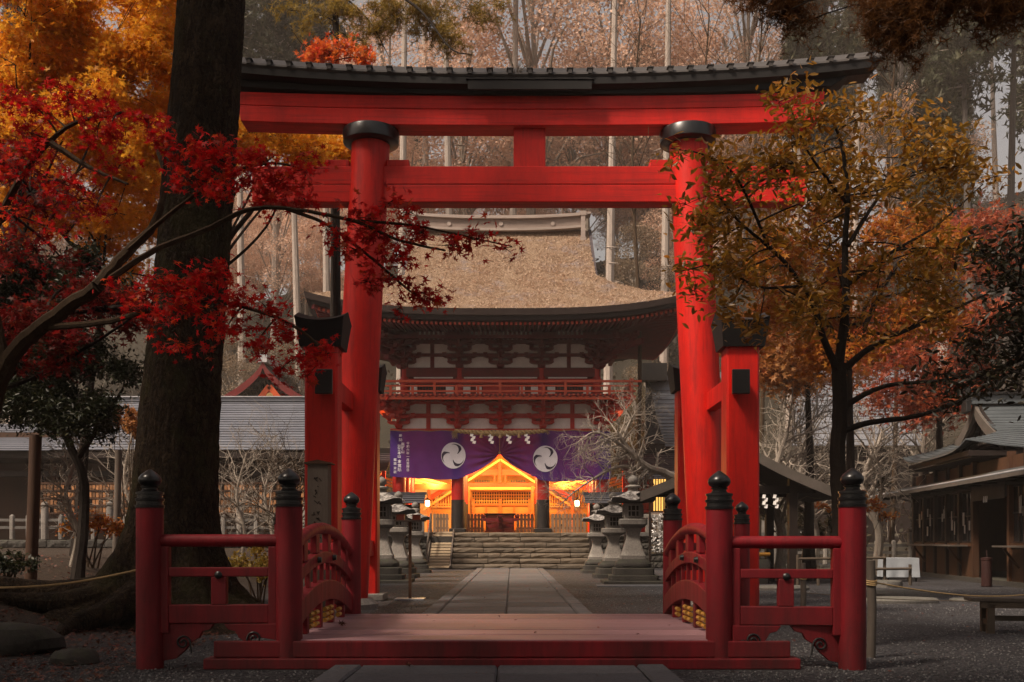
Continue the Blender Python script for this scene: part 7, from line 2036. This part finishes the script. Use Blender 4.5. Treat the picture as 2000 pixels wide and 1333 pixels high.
for k, (px, d, H, m, lab) in enumerate(((470, 25.5, 3.6, 'palebark', 'pale twiggy bare shrub just right of the big trunk'), (525, 27, 4.0, 'palebark', 'grey twiggy bare shrub before the silver roof'), (575, 24, 3.4, 'limb', 'twiggy bare shrub beside the left side post'), (140, 17, 2.6, 'palebark', 'thin pale sapling with bare curved stems at the left'), (250, 27, 4.2, 'palebark', 'bare twiggy shrub left of the big trunk'))):
    b = P(px, 0, d); b.z = gh(b.x, d)-.05
    bare_tree('bare_shrub', lab, [b, b+Vector((.1, 0, H*.25)), b+Vector((-.1, 0, H*.5)), b+Vector((.15, 0, H*.8))], .06, .025, M[m], 340+k, 1.2 if k != 3 else .5, 3, 4, spread=.9, up=.25, start=.3, group='bare twiggy shrubs on the left bank', cat='shrub')
def low_shrub(px, py, d, rx, ry, n, m, lab, seed, size=.07):
    c = P(px, py, d); z0 = gh(c.x, c.y); rs = np.random.RandomState(seed); t = thing('low_shrub', lab, 'shrub', (c.x, c.y, z0)); tw = MB(); mb = MB()
    L = []
    for k in range(7):
        e = c+Vector((rs.uniform(-1, 1)*rx*d/F, rs.uniform(-.4, .4), rs.uniform(-.3, .8)*ry*d/F)); b = Vector((c.x+rs.uniform(-.1, .1), c.y, z0)); mb.tube([b, b.lerp(e, .5)+Vector((0, 0, .1)), e], [.018, .012, .006], 5)
        L.append(twig_spray(tw, rs, tuple(e), (rx*d/F*.5, .35, ry*d/F*.55), 6, n//7, .05, .003))
    mb.build('stems', M['limb'], t); tw.build('twigs', M['limb'], t, kind='stuff'); leaf_part('foliage', np.concatenate(L), size, LEAF_QUAD, m, t, rs, .9)
low_shrub(180, 1030, 17.5, 60, 34, 1800, M['lf_rust'], 'rust-brown low shrub on the bank left of the big trunk', 401)
low_shrub(500, 1100, 14.6, 40, 40, 1500, M['lf_pine'], 'yellowish low shrub behind the left wing fence', 402)
low_shrub(250, 830, 24, 34, 40, 1500, M['lf_rust2'], 'orange-tinged shrub just left of the big trunk', 403, .1)
low_shrub(1670, 1000, 28, 60, 30, 1500, M['lf_rust'], 'brownish shrub in the dark beyond the right newel post', 404, .1)
low_shrub(10, 1110, 13.5, 50, 26, 900, M['lf_green'], 'dark low shrub at the left edge of the leaf-strewn bank', 405)
low_shrub(1640, 960, 33, 80, 60, 3500, M['lf_green2'], 'dark evergreen shrub behind the pavilion roof', 406, .12)
low_shrub(1560, 1030, 31, 80, 40, 2500, M['lf_green2'], 'dark shrub under the pavilion roof', 407, .12)
def gate_side_trees():
    for k, (px, d, H, lab) in enumerate(((1250, 50, .55, 'olive-brown tree at the right corner of the gate roof'), (735, 50, .45, 'small olive tree left of the gate balcony'))):
        t = dup(bp[k], ((px-1000)/F*d, d, hill_h(0, d)-.3), 1.3*k, H, lab)
        for ch in KIDS[t.name]:
            if ch.name.startswith('crown'):
                me = ch.data.copy(); me.materials.clear(); me.materials.append(M['lf_shrub2']); ch.data = me
M['lf_shrub2'] = leafmat('olive_brown_leaf', [(.10, .085, .04), (.16, .11, .045), (.07, .06, .03)], .3)
gate_side_trees()
def litter():
    rs = np.random.RandomState(12); n = 9000
    n = 16000; x = rs.uniform(-13, -3.2, n); y = rs.uniform(7.5, 19, n)
    pos = np.array([(a, b, gh(a, b)+.015+abs(rs.normal(0, .012))) for a, b in zip(x, y) if rs.rand() < math.exp(-max(0, b-13.5)/2.5)])
    me = mesh_np('fallen_leaves', *scatter(pos, .045, LEAF_MAPLE5, rs, .35)[:2]); o = put('fallen_leaves', me, M['lf_litter']); o['kind'] = 'stuff'; o['label'] = 'red-brown fallen maple leaves on the left bank'
    x = rs.uniform(-3, 9, 420); y = rs.uniform(7, 26, 420)
    pos = np.array([(a, b, .012) for a, b in zip(x, y) if not (-1.35 < a < 1.2)])
    me = mesh_np('scattered_leaves', *scatter(pos, .035, LEAF_MAPLE5, rs, .3)[:2]); o = put('scattered_leaves', me, M['lf_litter']); o['kind'] = 'stuff'; o['label'] = 'a few fallen leaves on the gravel'
    for (px, py, d, z, s_) in ((670, 1222, 9.9, .262, .05), (800, 1298, 8.32, .05, .05)):
        q = P(px, py, d); rs2 = np.random.RandomState(int(px)); k = np.array([(q.x+rs2.normal(0, .02), d, z+rs2.uniform(0, .02)) for _ in range(4)])
        me = mesh_np('dry_leaf', *scatter(k, s_, LEAF_MAPLE, rs2, .9)[:2]); o = put('dry_leaf', me, M['lf_litter']); tag(o, 'curled dry leaf lying on the bridge deck' if px < 700 else 'curled dry brown leaf lying before the bridge sill', 'leaf')
def deck_leaves():
    rs = np.random.RandomState(44); pos = [(rs.uniform(-1.7, 1.7), rs.uniform(8.7, 11.4), .252) for _ in range(16)]+[(rs.uniform(-1.2, 1.1), rs.uniform(12.3, 26), .06) for _ in range(40)]+[(rs.uniform(-1.4, 1.2), rs.uniform(7.7, 8.3), .05) for _ in range(5)]
    me = mesh_np('strewn_leaves', *scatter(np.array(pos), .026, LEAF_MAPLE5, rs, .4)[:2]); o = put('strewn_leaves', me, M['lf_litter']); o['kind'] = 'stuff'; o['label'] = 'a few small dry leaves strewn on the deck and path'

def pebbles():
    rs = np.random.RandomState(19); n = 26000
    y = 6.5+16*rs.uniform(0, 1, n)**1.5; x = rs.uniform(-1, 1, n)*y*.55
    ok = (np.abs(x+.07) > 1.45) & ~((y > 8.3) & (y < 11.7) & (x > -2.7) & (x < 2.5)) & (x > -4.6); x, y = x[ok], y[ok]
    oct_ = (np.array([(1, 0, 0), (-1, 0, 0), (0, 1, 0), (0, -1, 0), (0, 0, .6), (0, 0, -.6)]), np.array([(0, 2, 4), (2, 1, 4), (1, 3, 4), (3, 0, 4), (2, 0, 5), (1, 2, 5), (3, 1, 5), (0, 3, 5)]))
    me = mesh_np('gravel', *scatter(np.stack([x, y, np.full(len(x), .004)], 1), .013, oct_, rs, .5)[:2]); o = put('gravel', me, M['pebble']); o['kind'] = 'stuff'; o['label'] = 'loose grey gravel beside the path and the bridge'
M['pebble'] = leafmat('pebble', [(.05, .05, .053), (.14, .135, .135), (.09, .085, .085), (.26, .25, .245), (.035, .034, .036)], 0, .8, .3)
pebbles()
M['lf_litter'] = leafmat('dead_leaf', [(.10, .03, .02), (.16, .05, .03), (.07, .03, .02), (.20, .10, .06), (.22, .04, .03)], .15)
litter()
deck_leaves()
# weeds growing on top of the torii beam
def weed():
    p = Vector((P(1008, 150, 15.55).x, 15.62, 8.38)); rs = random.Random(3); mb = MB()
    for k in range(26):
        d = Vector((rs.uniform(-1, 1), rs.uniform(-.4, .2), rs.uniform(.1, 1.1))); mb.tube([p, p+d*.14+Vector((0, 0, .03)), p+d*rs.uniform(.2, .42)], [.005, .004, .002], 3, False)
    tag(mb.build('dry_weed', M['palebark']), 'dry twiggy weed growing on the middle of the torii roof', 'weed')
weed()
# ------------------------------------------------------------------ haze
def haze():
    mb = MB(); mb.box(-142, 142, -55, 188, -1.2, 75); o = mb.build('haze', None, kind='stuff')
    m = bpy.data.materials.new('haze_air'); m.use_nodes = True; t_ = m.node_tree; t_.nodes.clear()
    out = t_.nodes.new('ShaderNodeOutputMaterial'); v = t_.nodes.new('ShaderNodeVolumePrincipled')
    v.inputs['Color'].default_value = (1.0, .86, .76, 1); v.inputs['Density'].default_value = .0009; v.inputs['Anisotropy'].default_value = .0
    t_.links.new(v.outputs[0], out.inputs['Volume']); o.data.materials.append(m); o['label'] = 'warm morning haze in the valley'
haze()
